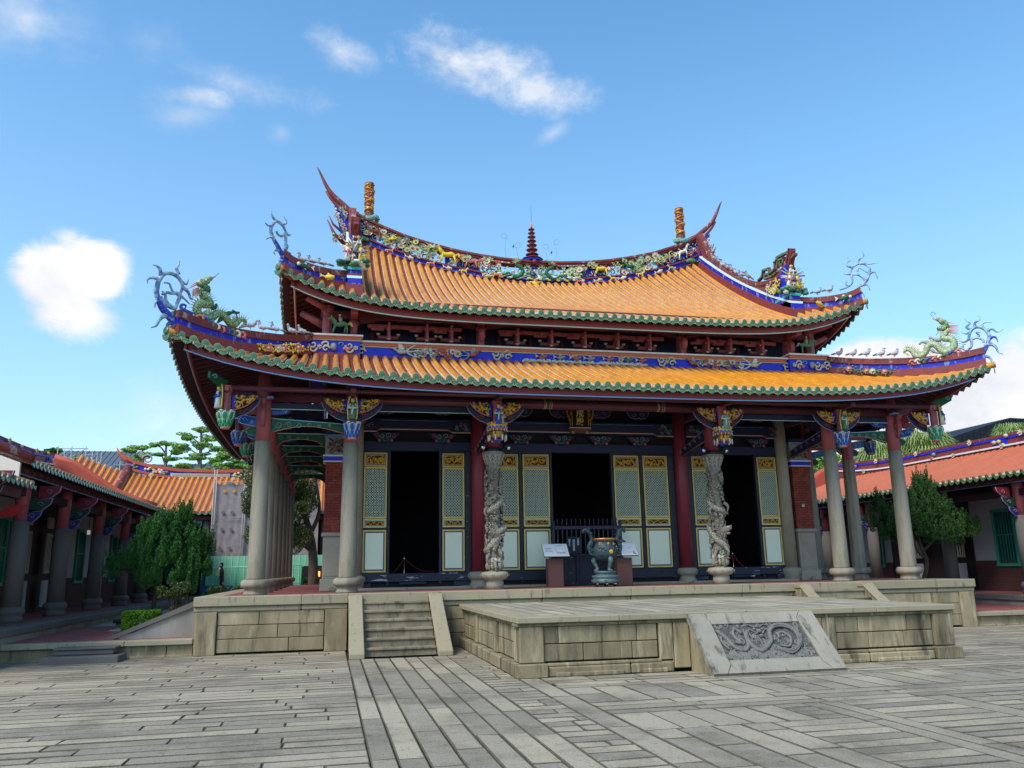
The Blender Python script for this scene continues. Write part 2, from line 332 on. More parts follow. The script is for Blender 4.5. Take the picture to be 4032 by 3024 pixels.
D('green_tile', col=S(70, 108, 70), rough=.35, coat=.2, isl=.14, lay=[(S(60, 92, 66), 14, (1, 1, 1), .45, .62, .7, 0), (S(150, 176, 150), 40, (1, 1, 1), .6, .72, .5, 3)])
D('green_dark', col=S(74, 112, 74), rough=.35, coat=.2, isl=.2, lay=[(S(104, 96, 70), 6, (1, 1, 1), .52, .66, .7, 0)])
D('rim', col=S(160, 168, 140), rough=.8)
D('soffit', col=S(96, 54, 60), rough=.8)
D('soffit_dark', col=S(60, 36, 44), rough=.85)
D('beam', col=S(98, 50, 60), rough=.6)
D('beam_pink', col=S(164, 88, 94), rough=.6, lay=[(S(118, 58, 66), 5, (1, 1, 1), .45, .7, .6, 0)])
D('black_lacquer', col=S(38, 40, 56), rough=.5, lay=[(S(24, 25, 36), 5, (1, 1, 1), .45, .7, .6, 0), (S(170, 170, 180), 9, (.6, 1, 2.5), .68, .70, .8, 3)])
D('black_peel', col=S(42, 46, 60), rough=.6, lay=[(S(190, 190, 196), 5, (.5, 1, 2.5), .60, .63, .85, 3)])
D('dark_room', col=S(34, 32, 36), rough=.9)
D('dark_wood', col=S(46, 34, 34), rough=.8)
D('navy', col=S(36, 44, 74), rough=.6)
D('mint', col=S(238, 244, 214), rough=.5, lay=[(S(220, 228, 200), 2, (1, 1, .3), .45, .7, .5, 0)])
D('lattice', col=S(190, 202, 180), rough=.6)
D('yellow', col=S(230, 204, 104), rough=.5)
D('purple', col=S(66, 40, 84), rough=.5)
D('mauve', col=S(156, 138, 124), rough=.6)
D('gold', col=S(214, 160, 44), rough=.35, metal=.25, lay=[(S(150, 96, 26), 24, (1, 1, 1), .45, .62, .8, 0)])
D('gold_bright', col=S(226, 178, 52), rough=.35, metal=.1, lay=[(S(180, 120, 34), 18, (1, 1, 1), .48, .64, .7, 0)])
D('gold_back', col=S(60, 34, 18), rough=.7)
for nm, c in dict(o_white=(216, 214, 200), o_cream=(206, 196, 166), o_green=(82, 130, 92), o_dkgreen=(30, 92, 62), o_teal=(110, 160, 150), o_pink=(206, 120, 116), o_rose=(184, 96, 84), o_red=(176, 44, 48), o_yellow=(222, 196, 52), o_blue=(40, 80, 180), o_orange=(214, 130, 70), o_grey=(150, 154, 150), o_brown=(120, 62, 48), o_ltgreen=(172, 190, 130), o_skin=(226, 182, 96), o_black=(30, 30, 34), o_purple=(150, 130, 160)).items():
    D(nm, col=S(*c), rough=.55, lay=[(tuple(x*.6 for x in S(*c)), 30, (1, 1, 1), .5, .68, .6, 0)])
D('scale_green', col=S(150, 178, 120), rough=.5, scales=(15, S(58, 98, 62)))
D('scale_pale', col=S(176, 190, 150), rough=.5, scales=(15, S(110, 140, 104)))
D('lotus_blue', col=S(30, 84, 170), rough=.35); D('lotus_green', col=S(24, 140, 90), rough=.35)
D('bronze', col=S(58, 76, 84), rough=.55, metal=.2, lay=[(S(48, 66, 72), 8, (1, 1, 1), .45, .65, .7, 0), (S(110, 134, 134), 26, (1, 1, 1), .58, .74, .5, 4)])
D('bronze_lt', col=S(86, 108, 110), rough=.55, metal=.2, lay=[(S(70, 92, 94), 10, (1, 1, 1), .45, .65, .6, 0)])
D('brass', col=S(200, 130, 60), rough=.4, metal=.4)
D('wire', col=S(70, 80, 84), rough=.5, metal=.5)
D('brown_metal', col=S(112, 74, 66), rough=.6, lay=[(S(98, 62, 56), 30, (1, 1, 1), .45, .7, .5, 0)])
D('sign_white', col=S(225, 226, 226), rough=.35); D('sign_line', col=S(150, 154, 158), rough=.6); D('ink', col=S(40, 42, 46), rough=.6)
D('rope', col=S(150, 22, 32), rough=.8); D('rope_dark', col=S(90, 34, 40), rough=.8); D('chrome', col=S(200, 200, 205), rough=.2, metal=1)
D('pigeon', col=S(176, 178, 184), rough=.8, lay=[(S(96, 100, 110), 8, (1, 1, 1), .48, .6, .8, 0)]); D('pigeon_dark', col=S(84, 88, 100), rough=.8)
# surroundings
D('tile_red', col=S(188, 104, 72), rough=.6, isl=.06, lay=[(S(180, 96, 66), 1.5, (1, 1, 1), .45, .7, .5, 0)])
D('tile_red_w', col=S(172, 96, 74), rough=.6, isl=.06, lay=[(S(170, 92, 74), 1.5, (1, 1, 1), .45, .7, .5, 0)])
D('brick_red', col=S(176, 82, 60), rough=.7, lay=[(S(150, 70, 52), 3, (1, 1, 1), .45, .7, .6, 0)])
D('plaster', col=S(168, 168, 170), rough=.9, lay=[(S(150, 152, 158), 1.2, (1, 1, .4), .45, .7, .6, 0)])  # white plaster greyed, side hall shade put into the colour
D('plaster_lit', col=S(226, 220, 204), rough=.9, lay=[(S(150, 140, 110), 1.6, (1, 1, 1), .58, .72, .6, 0)])
D('window_green', col=S(24, 140, 118), rough=.5); D('window_dark', col=S(18, 62, 60), rough=.5)
D('stone_grey', col=S(106, 101, 96), rough=.9, isl=.08, bump=(60, .3, .004), lay=[(S(92, 88, 86), 2, (1, 1, .4), .45, .68, .7, 0)])  # darkened so that the side hall's shade sits in the colour
D('tarp', col=S(146, 138, 134), rough=.9, lay=[(S(132, 120, 122), 2, (1, 1, 1), .45, .65, .6, 0)]); D('tarp_dark', col=S(112, 104, 106), rough=.9)
D('hoard', col=S(132, 196, 160), rough=.5); D('hoard_rib', col=S(150, 212, 178), rough=.5); D('pole', col=S(160, 160, 154), rough=.5); D('mesh_green', col=S(30, 150, 104), rough=.5)
D('net', col=S(70, 140, 112), rough=.9, alpha=.35)
D('mural_blue', col=S(26, 74, 150), rough=.6); D('mural_green', col=S(40, 150, 90), rough=.6)
D('bark', col=S(84, 72, 60), rough=.95, bump=(30, .6, .02), lay=[(S(52, 44, 38), 6, (1, 1, .3), .45, .65, .7, 0)])
D('bark_pale', col=S(128, 118, 104), rough=.95)
for nm, c, c2 in (('leaf_juniper', (74, 128, 56), (52, 100, 50)), ('leaf_dark', (58, 80, 42), (88, 98, 50)), ('leaf_hedge', (98, 146, 22), (60, 104, 20)), ('leaf_far', (168, 200, 104), (120, 164, 80)), ('leaf_palm', (160, 174, 104), (112, 138, 72)), ('leaf_bush', (58, 88, 40), (90, 100, 50)), ('leaf_right', (36, 76, 42), (72, 106, 48))):
    D(nm, col=S(*c), rough=.6, isl=.35, islcol=S(*c2), spec=.3)
D('roof_grey', col=S(84, 94, 106), rough=.7); D('roof_navy', col=S(62, 74, 96), rough=.7); D('roof_black', col=S(20, 25, 35), rough=.7)
D('facade', col=S(176, 174, 166), rough=.9); D('glass_blue', col=S(96, 150, 210), rough=.3)
D('w_red', col=S(120, 30, 42), rough=.7); D('w_green', col=S(22, 62, 48), rough=.7); D('w_blue', col=S(26, 44, 110), rough=.7)
D('suit', col=S(26, 28, 36), rough=.8); D('skin', col=S(190, 136, 106), rough=.6); D('hair', col=S(20, 18, 18), rough=.7); D('shirt', col=S(220, 222, 226), rough=.8); D('paper_yellow', col=S(224, 206, 60), rough=.7)
D('flame', col=S(220, 120, 40), rough=.6, emit=(S(255, 150, 50), 1.5)); D('lamp_white', col=S(230, 225, 215), rough=.5, emit=(S(255, 245, 230), .15))

# ================================================================== ground
g = MB(); g.grid([[(x, y, -.03) for x in (-400, -60, 60, 400)] for y in (-60, -25, 60, 700)], 'joint'); g.build('ground', kind='structure')
def slabs(mb, x0, x1, y0, y1, axis, w, lmin, lmax, mat='paving', z=0., gap=.010, th=.02, jit=.004):
    """rows of long stone slabs filling a rectangle; axis = direction of the long side"""
    A0, A1, B0, B1 = (x0, x1, y0, y1) if axis == 'x' else (y0, y1, x0, x1)
    nrow = max(1, round((B1-B0)/w)); b = B0
    ws = [(B1-B0)/nrow*(1+rnd.uniform(-.12, .12)) for _ in range(nrow)]; k = (B1-B0)/sum(ws)
    for wi in ws:
        wi *= k; a = A0 - (rnd.uniform(0, lmax*.6) if A1-A0 > lmax else 0)
        while a < A1-1e-4:
            l = rnd.uniform(lmin, lmax); e = a+l
            if e > A1 or A1-e < lmin*.4: e = A1
            s0, s1 = max(a, A0), min(e, A1); a = e
            if s1-s0 < .05: continue
            gp = gap*rnd.uniform(.7, 1.4); h = [z+rnd.uniform(-jit, jit) for _ in range(4)]; sk = rnd.choice((0, 0, 1))*rnd.uniform(-.012, .012)
            ge = gp*.4; gp = gp*(.62 if axis == 'y' else 1.1); q = [(s0+ge+sk, b+gp), (s1-ge+sk, b+gp), (s1-ge-sk, b+wi-gp), (s0+ge-sk, b+wi-gp)]
            if axis == 'y': q = [(y, x) for x, y in q][::-1]
            c = .006; mx = sum(p[0] for p in q)/4; my = sum(p[1] for p in q)/4
            def ins(p): return (p[0]+(c if p[0] < mx else -c), p[1]+(c if p[1] < my else -c))
            vs = [(*p, z-th) for p in q]+[(*p, hh-.005) for p, hh in zip(q, h)]+[(*ins(p), hh) for p, hh in zip(q, h)]
            fs = [(i+o, (i+1) % 4+o, (i+1) % 4+o+4, i+o+4) for i in range(4) for o in (0, 4)]
            if mat in ('paving', 'terrace_top'):
                c = rnd.uniform(.008, .018) if mat == 'paving' else .009; vs += [(*ins(p), hh+.0002) for p, hh in zip(q, h)]; mb.add(vs, fs+[(i+8, (i+1) % 4+8, (i+1) % 4+12, i+12) for i in range(4)], 'paving_edge'); mb.add(vs[12:], [(0, 1, 2, 3)], mat)
            else: mb.add(vs, fs+[(8, 9, 10, 11)], mat)
        b += wi
pv = MB()
slabs(pv, -22, -6.30, -21, .3, 'x', .285, .7, 2.6)
slabs(pv, -6.30, -4.42, -21, -1.9, 'y', .264, .8, 2.4)
slabs(pv, -4.42, -3.87, -21, .0, 'x', .27, .3, .56)
slabs(pv, -3.87, -3.55, -21, -5.75, 'y', .32, 1.0, 2.2)
slabs(pv, -3.55, 22, -6.15, -5.75, 'x', .3, .8, 1.8)
slabs(pv, -3.55, -2.2, -6.95, -6.15, 'x', .27, .5, 1.3)
slabs(pv, -2.2, 2.2, -6.95, -6.15, 'x', .27, .8, 1.6); slabs(pv, 2.2, 22, -6.95, -6.15, 'x', .27, .8, 2.2)
slabs(pv, -3.55, 3.2, -8.25, -6.95, 'y', .42, .6, 1.3); slabs(pv, 3.2, 22, -8.25, -6.95, 'x', .3, .8, 2.2)
slabs(pv, -3.55, 22, -9.1, -8.25, 'x', .28, .9, 2.4)
slabs(pv, -3.55, -1.56, -10.1, -9.1, 'y', .4, .9, 1.1)
slabs(pv, -1.56, -1.18, -10.1, -9.1, 'x', .25, .3, .4)
slabs(pv, -3.55, -2.14, -21, -10.1, 'y', .35, .8, 2.0)
slabs(pv, -2.14, -1.18, -21, -10.1, 'x', .27, .9, 1.0)
slabs(pv, -1.18, -.72, -21, -9.1, 'y', .3, 1.2, 2.4)
slabs(pv, -.72, .45, -21, -9.1, 'x', .28, .9, 1.3); slabs(pv, .45, .8, -21, -9.1, 'y', .35, 1.2, 2.2)
slabs(pv, .8, 22, -21, -9.1, 'x', .29, .8, 2.4)
slabs(pv, 3.87, 22, -5.75, .3, 'x', .29, .8, 2.4)
pv.build('courtyard_paving', kind='structure')
# ================================================================== podium of the hall
H1, H2, PX, TX, TY = 1.17, .89, 9.35, 3.88, -5.8
def blocks(mb, a0, a1, z0, z1, rows, lmin, lmax, put, mat):
    z = z0; hs = (z1-z0)/rows
    for r_ in range(rows):
        a = a0 - rnd.uniform(0, lmax*.5) if r_ % 2 else a0
        while a < a1-1e-4:
            e = a+rnd.uniform(lmin, lmax)
            if a1-e < lmin*.5: e = a1
            s0, s1 = max(a, a0), min(e, a1); a = e
            if s1-s0 > .04: put(mb, s0+.006, s1-.006, z+.006, z+hs-.006, mat)
        z += hs
def front_put(y, t=.2):
    def f(mb, a, b, c, d, mat):
        o = rnd.uniform(-.006, .006); mb.cbox(a, b, y+o, y+t, c, d, mat, .008)
    return f
def side_put(x, sgn, t=.2):
    def f(mb, a, b, c, d, mat):
        o = rnd.uniform(-.006, .006)*sgn; mb.cbox(min(x+o, x-sgn*t), max(x+o, x-sgn*t), a, b, c, d, mat, .008)
    return f
PB = 15.3+1.4
podium = thing('stone_podium', 'tall beige stone block podium carrying the whole temple hall', 'platform', (0, 8, 0))
w = MB()
w.box(-PX+.12, PX-.12, .14, PB-.12, 0, H1-.02, 'joint')
for s in (-1, 1):
    xs = sorted((s*PX, s*4.2))
    for a, b in (((-PX+.03, -PX+.42), (-6.75, -6.28)) if s < 0 else ((6.28, 6.75), (PX-.42, PX-.03))):
        w.cbox(a, b, -.012 if abs(a) > 8 or abs(b) > 8 else .01, .2, 0, H1-.31, 'stone', .01)
    a, b = ((-PX+.43, -6.76) if s < 0 else (6.76, PX-.43))
    blocks(w, a, b, .04, H1-.31, 3, .7, 1.7, front_put(.04), 'stone')
    a, b = ((-4.26, -3.6) if s < 0 else (3.6, 4.26)); blocks(w, a, b, 0, H1-.31, 3, .6, .8, front_put(.04), 'stone')
    blocks(w, .1, PB-.1, 0, H1-.31, 3, .8, 1.8, side_put(s*(PX-.04), s), 'stone')
    w.cbox(min(s*PX, s*(PX-.3)), max(s*PX, s*(PX-.3)), .0, .42, 0, H1-.31, 'stone')
w.build('wall', podium)
c = MB()
def coping_x(mb, x0, x1, yf, z1, mat='coping', lmin=1.6, lmax=3.0, dep=.55):
    a = x0
    while a < x1-1e-3:
        e = a+rnd.uniform(lmin, lmax)
        if x1-e < lmin*.6: e = x1
        mb.cbox(a+.003, e-.003, yf+.05, yf+dep, z1-.31, z1-.20, mat, .03)
        mb.cbox(a+.003, e-.003, yf, yf+dep, z1-.195, z1, mat, .012); a = e
def coping_y(mb, y0, y1, xf, sgn, z1, mat='coping', dep=.5):
    a = y0
    while a < y1-1e-3:
        e = min(y1, a+rnd.uniform(1.4, 2.4))
        if y1-e < .8: e = y1
        mb.cbox(xf-sgn*.05, xf-sgn*dep, a+.003, e-.003, z1-.31, z1-.20, mat, .03)
        mb.cbox(xf, xf-sgn*dep, a+.003, e-.003, z1-.195, z1, mat, .012); a = e
coping_x(c, -PX-.05, -6.27, -.04, H1); coping_x(c, -6.27, -4.29, -.04, H1, dep=.4); coping_x(c, -4.29, 4.29, -.04, H1); coping_x(c, 4.29, 6.27, -.04, H1, dep=.4); coping_x(c, 6.27, PX+.05, -.04, H1)
for s in (-1, 1): coping_y(c, .52, PB, s*(PX+.05), s, H1)
c.build('coping', podium)
fl = MB(); slabs(fl, -PX+.46, PX-.46, .53, PB-.1, 'x', .25, .25, .26, 'floor_tile', z=H1, gap=.004, th=.03, jit=.001); fl.build('brick_floor', podium)
def make_stairs(sx):
    """flight of seven steps with sloping cheek slabs; sx = centre x"""
    st = MB(); hw = .71; n = 7; run = 1.72/n; rise = H1/n
    for i in range(n):
        z1 = H1-rise*(i+1); y0 = -.05-run*(i+1)
        if z1 > .01:
            st.cbox(sx-hw, sx+hw, y0-.03, -.04, z1-.055, z1, 'step_stone', .012); st.box(sx-hw, sx+hw, y0, -.045, max(0, z1-rise), z1-.056, 'step_stone')
    so = st.build('steps', podium)
    for q in (-1, 1):
        x0, x1 = sorted((sx+q*hw, sx+q*(hw+.28)))
        ck = MB(); P = [(-.02, 0), (-1.88, 0), (-1.88, .07), (-.5, H1*.78+.0), (-.28, H1-.07), (-.02, H1-.03)]
        ck.prism([(x0+.02, y, z) for y, z in P], (x1-x0-.04, 0, 0), 'stone_mossy')
        top = [(-1.92, .0), (-1.92, .10), (-.46, H1*.80+.03), (-.27, H1-.03), (.0, H1-.03), (.0, H1-.12), (-.3, H1-.12), (-1.80, .0)]
        ck.prism([(x0-.005, y, z) for y, z in top], (x1-x0+.01, 0, 0), 'coping'); ck.build('cheek_wall', podium, bevel=.012)
make_stairs(-5.28); make_stairs(5.28)
# side stairs of the podium (their sloping cheek slabs show on the left)
for s in (-1,):
    ck = MB(); P = [(9.42, .3), (11.05, .3), (9.42, 1.0)]
    ck.prism([(s*x, .75, z) for x, z in P][::(1 if s > 0 else -1)], (0, 1.6, 0), 'concrete')
    T = [(9.42, 1.10), (11.35, .30), (11.15, .30), (9.42, .98)]
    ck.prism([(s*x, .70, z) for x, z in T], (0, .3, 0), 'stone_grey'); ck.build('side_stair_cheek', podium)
# ================================================================== front terrace with the carved ramp
ter = thing('stone_terrace', 'low stained stone terrace projecting into the courtyard with a carved ramp', 'terrace', (0, -2.9, 0))
w = MB(); w.box(-TX+.14, TX-.14, TY+.14, -.06, 0, H2-.04, 'joint')
def panel_front(x0, x1, mat='stone_mossy'):
    blocks(w, x0, x1, .22, H2-.15, 2, .55, 1.0, front_put(TY+.10, .1), mat)
for s in (-1, 1):
    w.cbox(s*(TX-.05), s*(TX-.43), TY+.045, TY+.3, .215, H2-.15, 'stone_mossy', .012)
    w.cbox(s*(TX+.02), s*(TX-.47), TY-.03, TY+.3, 0, .205, 'stone_mossy', .015)
    a, b = sorted((s*(TX-.44), s*1.58)); panel_front(a, b)
    for xx in (1.22, ): w.cbox(s*1.56, s*1.33, TY+.05, TY+.3, .05, H2-.15, 'stone_mossy', .012); w.cbox(s*1.32, s*1.05, TY+.05, TY+.3, .05, H2-.15, 'stone_mossy', .012)
    a, b = sorted((s*(TX-.48), s*1.34)); xx = a
    while xx < b-.05:
        e = min(b, xx+rnd.uniform(.8, 1.5)); e = b if b-e < .4 else e
        w.cbox(xx+.005, e-.005, TY+.03, TY+.3, 0, .15, 'stone_mossy', .02); w.cbox(xx+.12, e-.12, TY+.0, TY+.1, 0, .07, 'stone_mossy', .03)
        w.cbox(xx+.005, e-.005, TY+.05, TY+.3, .155, .20, 'stone_mossy', .01); xx = e
    # the sides
    w.cbox(s*(TX-.05), s*(TX-.3), TY+.1, TY+.5, .215, H2-.15, 'stone_mossy', .012)
    sp = side_put(s*(TX-.1), s, .12)
    for (a, b) in ((TY+.52, -3.9), (-3.55, -1.9), (-1.55, -.1)): blocks(w, a, b, .22, H2-.15, 2, .5, 1.0, sp, 'stone_mossy')
    for a in (-3.89, -1.89): w.cbox(s*(TX-.06), s*(TX-.3), a, a+.33, .215, H2-.15, 'stone_mossy', .012)
    a = TY+.31
    while a < -.1:
        e = min(-.06, a+rnd.uniform(.8, 1.4)); w.cbox(s*(TX+.01), s*(TX-.3), a+.005, e-.005, 0, .205, 'stone_mossy', .02); a = e
w.build('wall', ter)
c = MB()
def cop2x(x0, x1):
    a = x0
    while a < x1-1e-3:
        e = a+rnd.uniform(.9, 2.0); e = x1 if x1-e < .5 else e
        c.cbox(a+.003, e-.003, TY+.06, TY+.4, H2-.15, H2-.10, 'stone_mossy', .02); c.cbox(a+.003, e-.003, TY+rnd.uniform(-.003, .003), TY+.46, H2-.095, H2, 'coping', .012); a = e
cop2x(-TX, TX)
for s in (-1, 1):
    a = TY+.465
    while a < -.06:
        e = min(-.05, a+rnd.uniform(.9, 1.8)); e = -.05 if -.05-e < .4 else e
        c.cbox(s*(TX-.06), s*(TX-.4), a+.003, e-.003, H2-.15, H2-.10, 'stone_mossy', .02); c.cbox(s*TX, s*(TX-.46), a+.003, e-.003, H2-.095, H2, 'coping', .012); a = e
c.build('coping', ter)
D('terrace_top', col=S(150, 143, 124), rough=.95, spec=.1, isl=.12, islcol=S(168, 160, 140), bump=(120, .4, .003), lay=[(S(120, 116, 104), 1.6, (1, 1, 1), .52, .72, .5, 0), (S(100, 98, 92), 90, (1, 1, 1), .58, .75, .4, 1)])
t = MB(); slabs(t, -TX+.47, TX-.47, TY+.47, -.06, 'y', .34, .7, 1.8, 'terrace_top', z=H2-.004, gap=.016, jit=.001); t.build('paving', ter)
# carved ramp
RW, RY, RZ = 1.1, .85, .865
def rp(u, v, h=0):   # u across -1..1, v down the slope 0..1, h above it
    y0, z0, y1, z1 = TY-.01, RZ, TY-RY, .05; L = math.hypot(y1-y0, z1-z0); n = (0, (z1-z0)/L, -(y1-y0)/L)
    n = Vector((0, -(z0-z1)/L, (y0-y1)/L)); return Vector((u*RW, lerp(y0, y1, v), lerp(z0, z1, v)))+n*h
rm = MB()
def slabpoly(mb, uv, h0, h1, mat): mb.prism([rp(u, v, h0) for u, v in uv], rp(0, 0, h1)-rp(0, 0, h0), mat)
rm.prism([(-RW+.03, TY, 0), (-RW+.03, TY-RY+.05, 0), (-RW+.03, TY, RZ-.1)], (2*RW-.06, 0, 0), 'stone_mossy')
slabpoly(rm, [(-1, 0), (-.80, 0), (-.70, .12), (-.70, .86), (-.80, 1), (-1, 1)][::-1], -.09, 0, 'white_stone')
slabpoly(rm, [(1, 0), (.80, 0), (.70, .12), (.70, .86), (.80, 1), (1, 1)], -.09, 0, 'white_stone')
slabpoly(rm, [(-.79, 0), (.79, 0), (.69, .12), (.69, .19), (-.69, .19), (-.69, .12)][::-1], -.09, -.002, 'white_stone')
slabpoly(rm, [(-.79, 1), (.79, 1), (.69, .865), (.69, .80), (-.69, .80), (-.69, .865)], -.09, -.002, 'white_stone')
slabpoly(rm, [(-1.06, 1.0), (1.06, 1.0), (1.06, 1.07), (-1.06, 1.07)], -.09, -.05, 'white_stone')
ro = rm.build('ramp_frame', ter)
rl = MB(); slabpoly(rl, [(-.70, .185), (.70, .185), (.70, .805), (-.70, .805)][::-1], -.09, -.03, 'relief_stone')
def coil(pts, r0, mat='relief_high', h=-.01, ridge=True):
    P = smooth_path([rp(u, v, h) for u, v in pts], 5); rl.tube(P, r0, mat, 6)
    if ridge and isinstance(r0, float):
        for i in range(0, len(P)-1, 1):
            d = (P[min(i+1, len(P)-1)]-P[i-1 if i else 0]).normalized(); nn = (rp(0, 0, 1)-rp(0, 0, 0)); sd_ = d.cross(nn)
            rl.ell(P[i]+sd_*r0*1.1, (.016, .016, .016), mat, 5, 3)
# coiling dragon: big ring on the right, head in the middle, tail loops on the left
for q_ in (-1, 0, 1): coil([(.12+.0*q_, .62), (.30, .70+.03*q_), (.50+.02*q_, .58), (.55+.022*q_, .40), (.44+.01*q_, .27-.025*q_), (.26, .26-.02*q_), (.14, .36)], .014, h=.02-.008*abs(q_), ridge=False)
coil([(.12, .62), (.30, .70), (.50, .58), (.55, .40), (.44, .27), (.26, .26), (.14, .36), (.10, .50)], .036)
coil([(.20, .58), (.33, .60), (.42, .47), (.36, .37), (.27, .38), (.24, .46)], .022, ridge=False)
coil([(.10, .50), (-.02, .60), (-.14, .66), (-.24, .56), (-.26, .42), (-.20, .33)], .036)
coil([(-.26, .52), (-.36, .64), (-.50, .60), (-.56, .46), (-.62, .36), (-.66, .30)], .030)
coil([(-.30, .36), (-.38, .28), (-.44, .40), (-.38, .52), (-.46, .50)], .026, ridge=False)
coil([(-.60, .62), (-.66, .50), (-.64, .40)], .018, ridge=False)
for (u, v, r) in ((-.02, .34, .05), (-.02, .42, .042), (-.08, .30, .03), (.05, .30, .03), (-.02, .26, .03), (-.065, .37, .02), (.025, .37, .02)): rl.ell(rp(u, v, 0), (r, r*.8, r*.7), 'relief_high', 8, 5)
for sgn in (-1, 1):
    coil([(-.02+sgn*.05, .36), (-.02+sgn*.14, .30), (-.02+sgn*.16, .42), (-.02+sgn*.10, .46)], .012, ridge=False); coil([(-.02+sgn*.04, .27), (-.02+sgn*.12, .22), (-.02+sgn*.2, .24)], .012, ridge=False)
for i in range(260):
    u, v = rnd.uniform(-.66, .66), rnd.choice([rnd.uniform(.66, .79), rnd.uniform(.21, .79)]); a = rnd.uniform(0, 6.28); q = rnd.uniform(.03, .07)
    coil([(u, v), (u+q*.5*math.cos(a), v+q*math.sin(a)), (u+q*math.cos(a+1), v+q*1.2*math.sin(a+1)), (u+q*.7*math.cos(a+2.2), v+q*math.sin(a+2.2))], rnd.uniform(.008, .016), ridge=False, h=-.024)
rl.build('dragon_relief', ter)
# ================================================================== low brick terraces beside the podium
def brick_terrace(s):
    q = thing('brick_terrace', ['low red brick terrace left of the podium with stone kerb and a step', '', 'low red brick terrace right of the podium behind the stone terrace'][s+1], 'terrace', (s*13, 5, 0))
    f = MB(); x0, x1 = sorted((s*(PX+.03), s*22)); Z = .34
    f.box(x0, x1, .6, 40, -.02, Z-.03, 'joint'); slabs(f, *sorted((s*(PX+.06), s*14.5)), .45, 6, 'x', .12, .2, .26, 'floor_tile', z=Z, gap=.003, th=.03, jit=.002)
    f.build('brick_floor', q)
    w = MB(); blocks(w, x0, x1, .0, .23, 1, 1.0, 2.2, front_put(.17, .4), 'stone'); w.cbox(x0, x1, .10, .5, -.02, .035, 'stone', .01)
    a = x0
    while a < x1-.01:
        e = min(x1, a+rnd.uniform(1.5, 2.6)); w.cbox(a+.003, e-.003, .08, .46, .235, Z+.002, 'coping', .012); a = e
    w.build('kerb', q)
    if s < 0:
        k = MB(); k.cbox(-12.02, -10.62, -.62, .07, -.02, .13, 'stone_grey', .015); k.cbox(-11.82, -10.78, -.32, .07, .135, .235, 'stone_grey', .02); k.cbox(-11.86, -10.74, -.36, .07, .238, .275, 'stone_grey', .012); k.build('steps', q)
    return q
bt_l = brick_terrace(-1); bt_r = brick_terrace(1)

# ================================================================== the hall
hall = thing('temple_hall', 'large temple hall with double tier orange tiled roof, stone columns and blue ornate ridges', 'temple', (0, 7.94, 1.17))
YM = 7.94*2   # mirror in depth
def zeL(d):   # lower eave height by distance from the corner
    t = max(0, 1-d/8.6); return 5.72+.86*(.8*t**4.3+.2*t**2)
def g_(v): return v*(.88+.12*v)
def PLf(s, v):   # lower roof, front slope: s = x, v = up the slope
    y = -.8+3.0*v; x0 = 10.1; return Vector((s, y, lerp(zeL((x0-abs(s))), 6.95, g_(v))))
def PLs(s, v):   # lower roof, right side: s = y
    d = min(s+.8, YM+.8-s); return Vector((10.1-2.7*v, s, lerp(zeL(d*.93), 6.95, g_(v))))
def zeU(d):
    t = max(0, 1-d/5.5); return 8.06+.83*(.85*t**4+.15*t**1.5)
def prU(v): return .72*v+.28*v*v
def PUf(s, v):   # upper roof, front slope of the gabled middle
    a = abs(s)/6.2; return Vector((s, 1.24+6.5*v, zeU(8.05-abs(s)) + (11.30-8.06)*prU(v) + 1.12*(a**2.1)*v**1.25 - (zeU(8.05-abs(s))-8.06)*v))
def PUe(s, v):   # upper roof, front skirt beyond the gable
    return Vector((s, 1.24+.9*v, zeU(8.05-abs(s)) + .48*v))
def PUs(s, v):   # upper roof, right side skirt, s = y
    d = min(s-1.24, YM-1.24-s); return Vector((8.05-1.85*v, s, zeU(d) + (.95-.4*(zeU(d)-8.06))*v))
def frame(P, s, v, e=.02):
    ts = (P(s+e, v)-P(s-e, v)).normalized(); tv = (P(s, min(1, v+e))-P(s, max(0, v-e))).normalized(); n = ts.cross(tv).normalized()
    if n.z < 0: n = -n
    return ts, tv, n
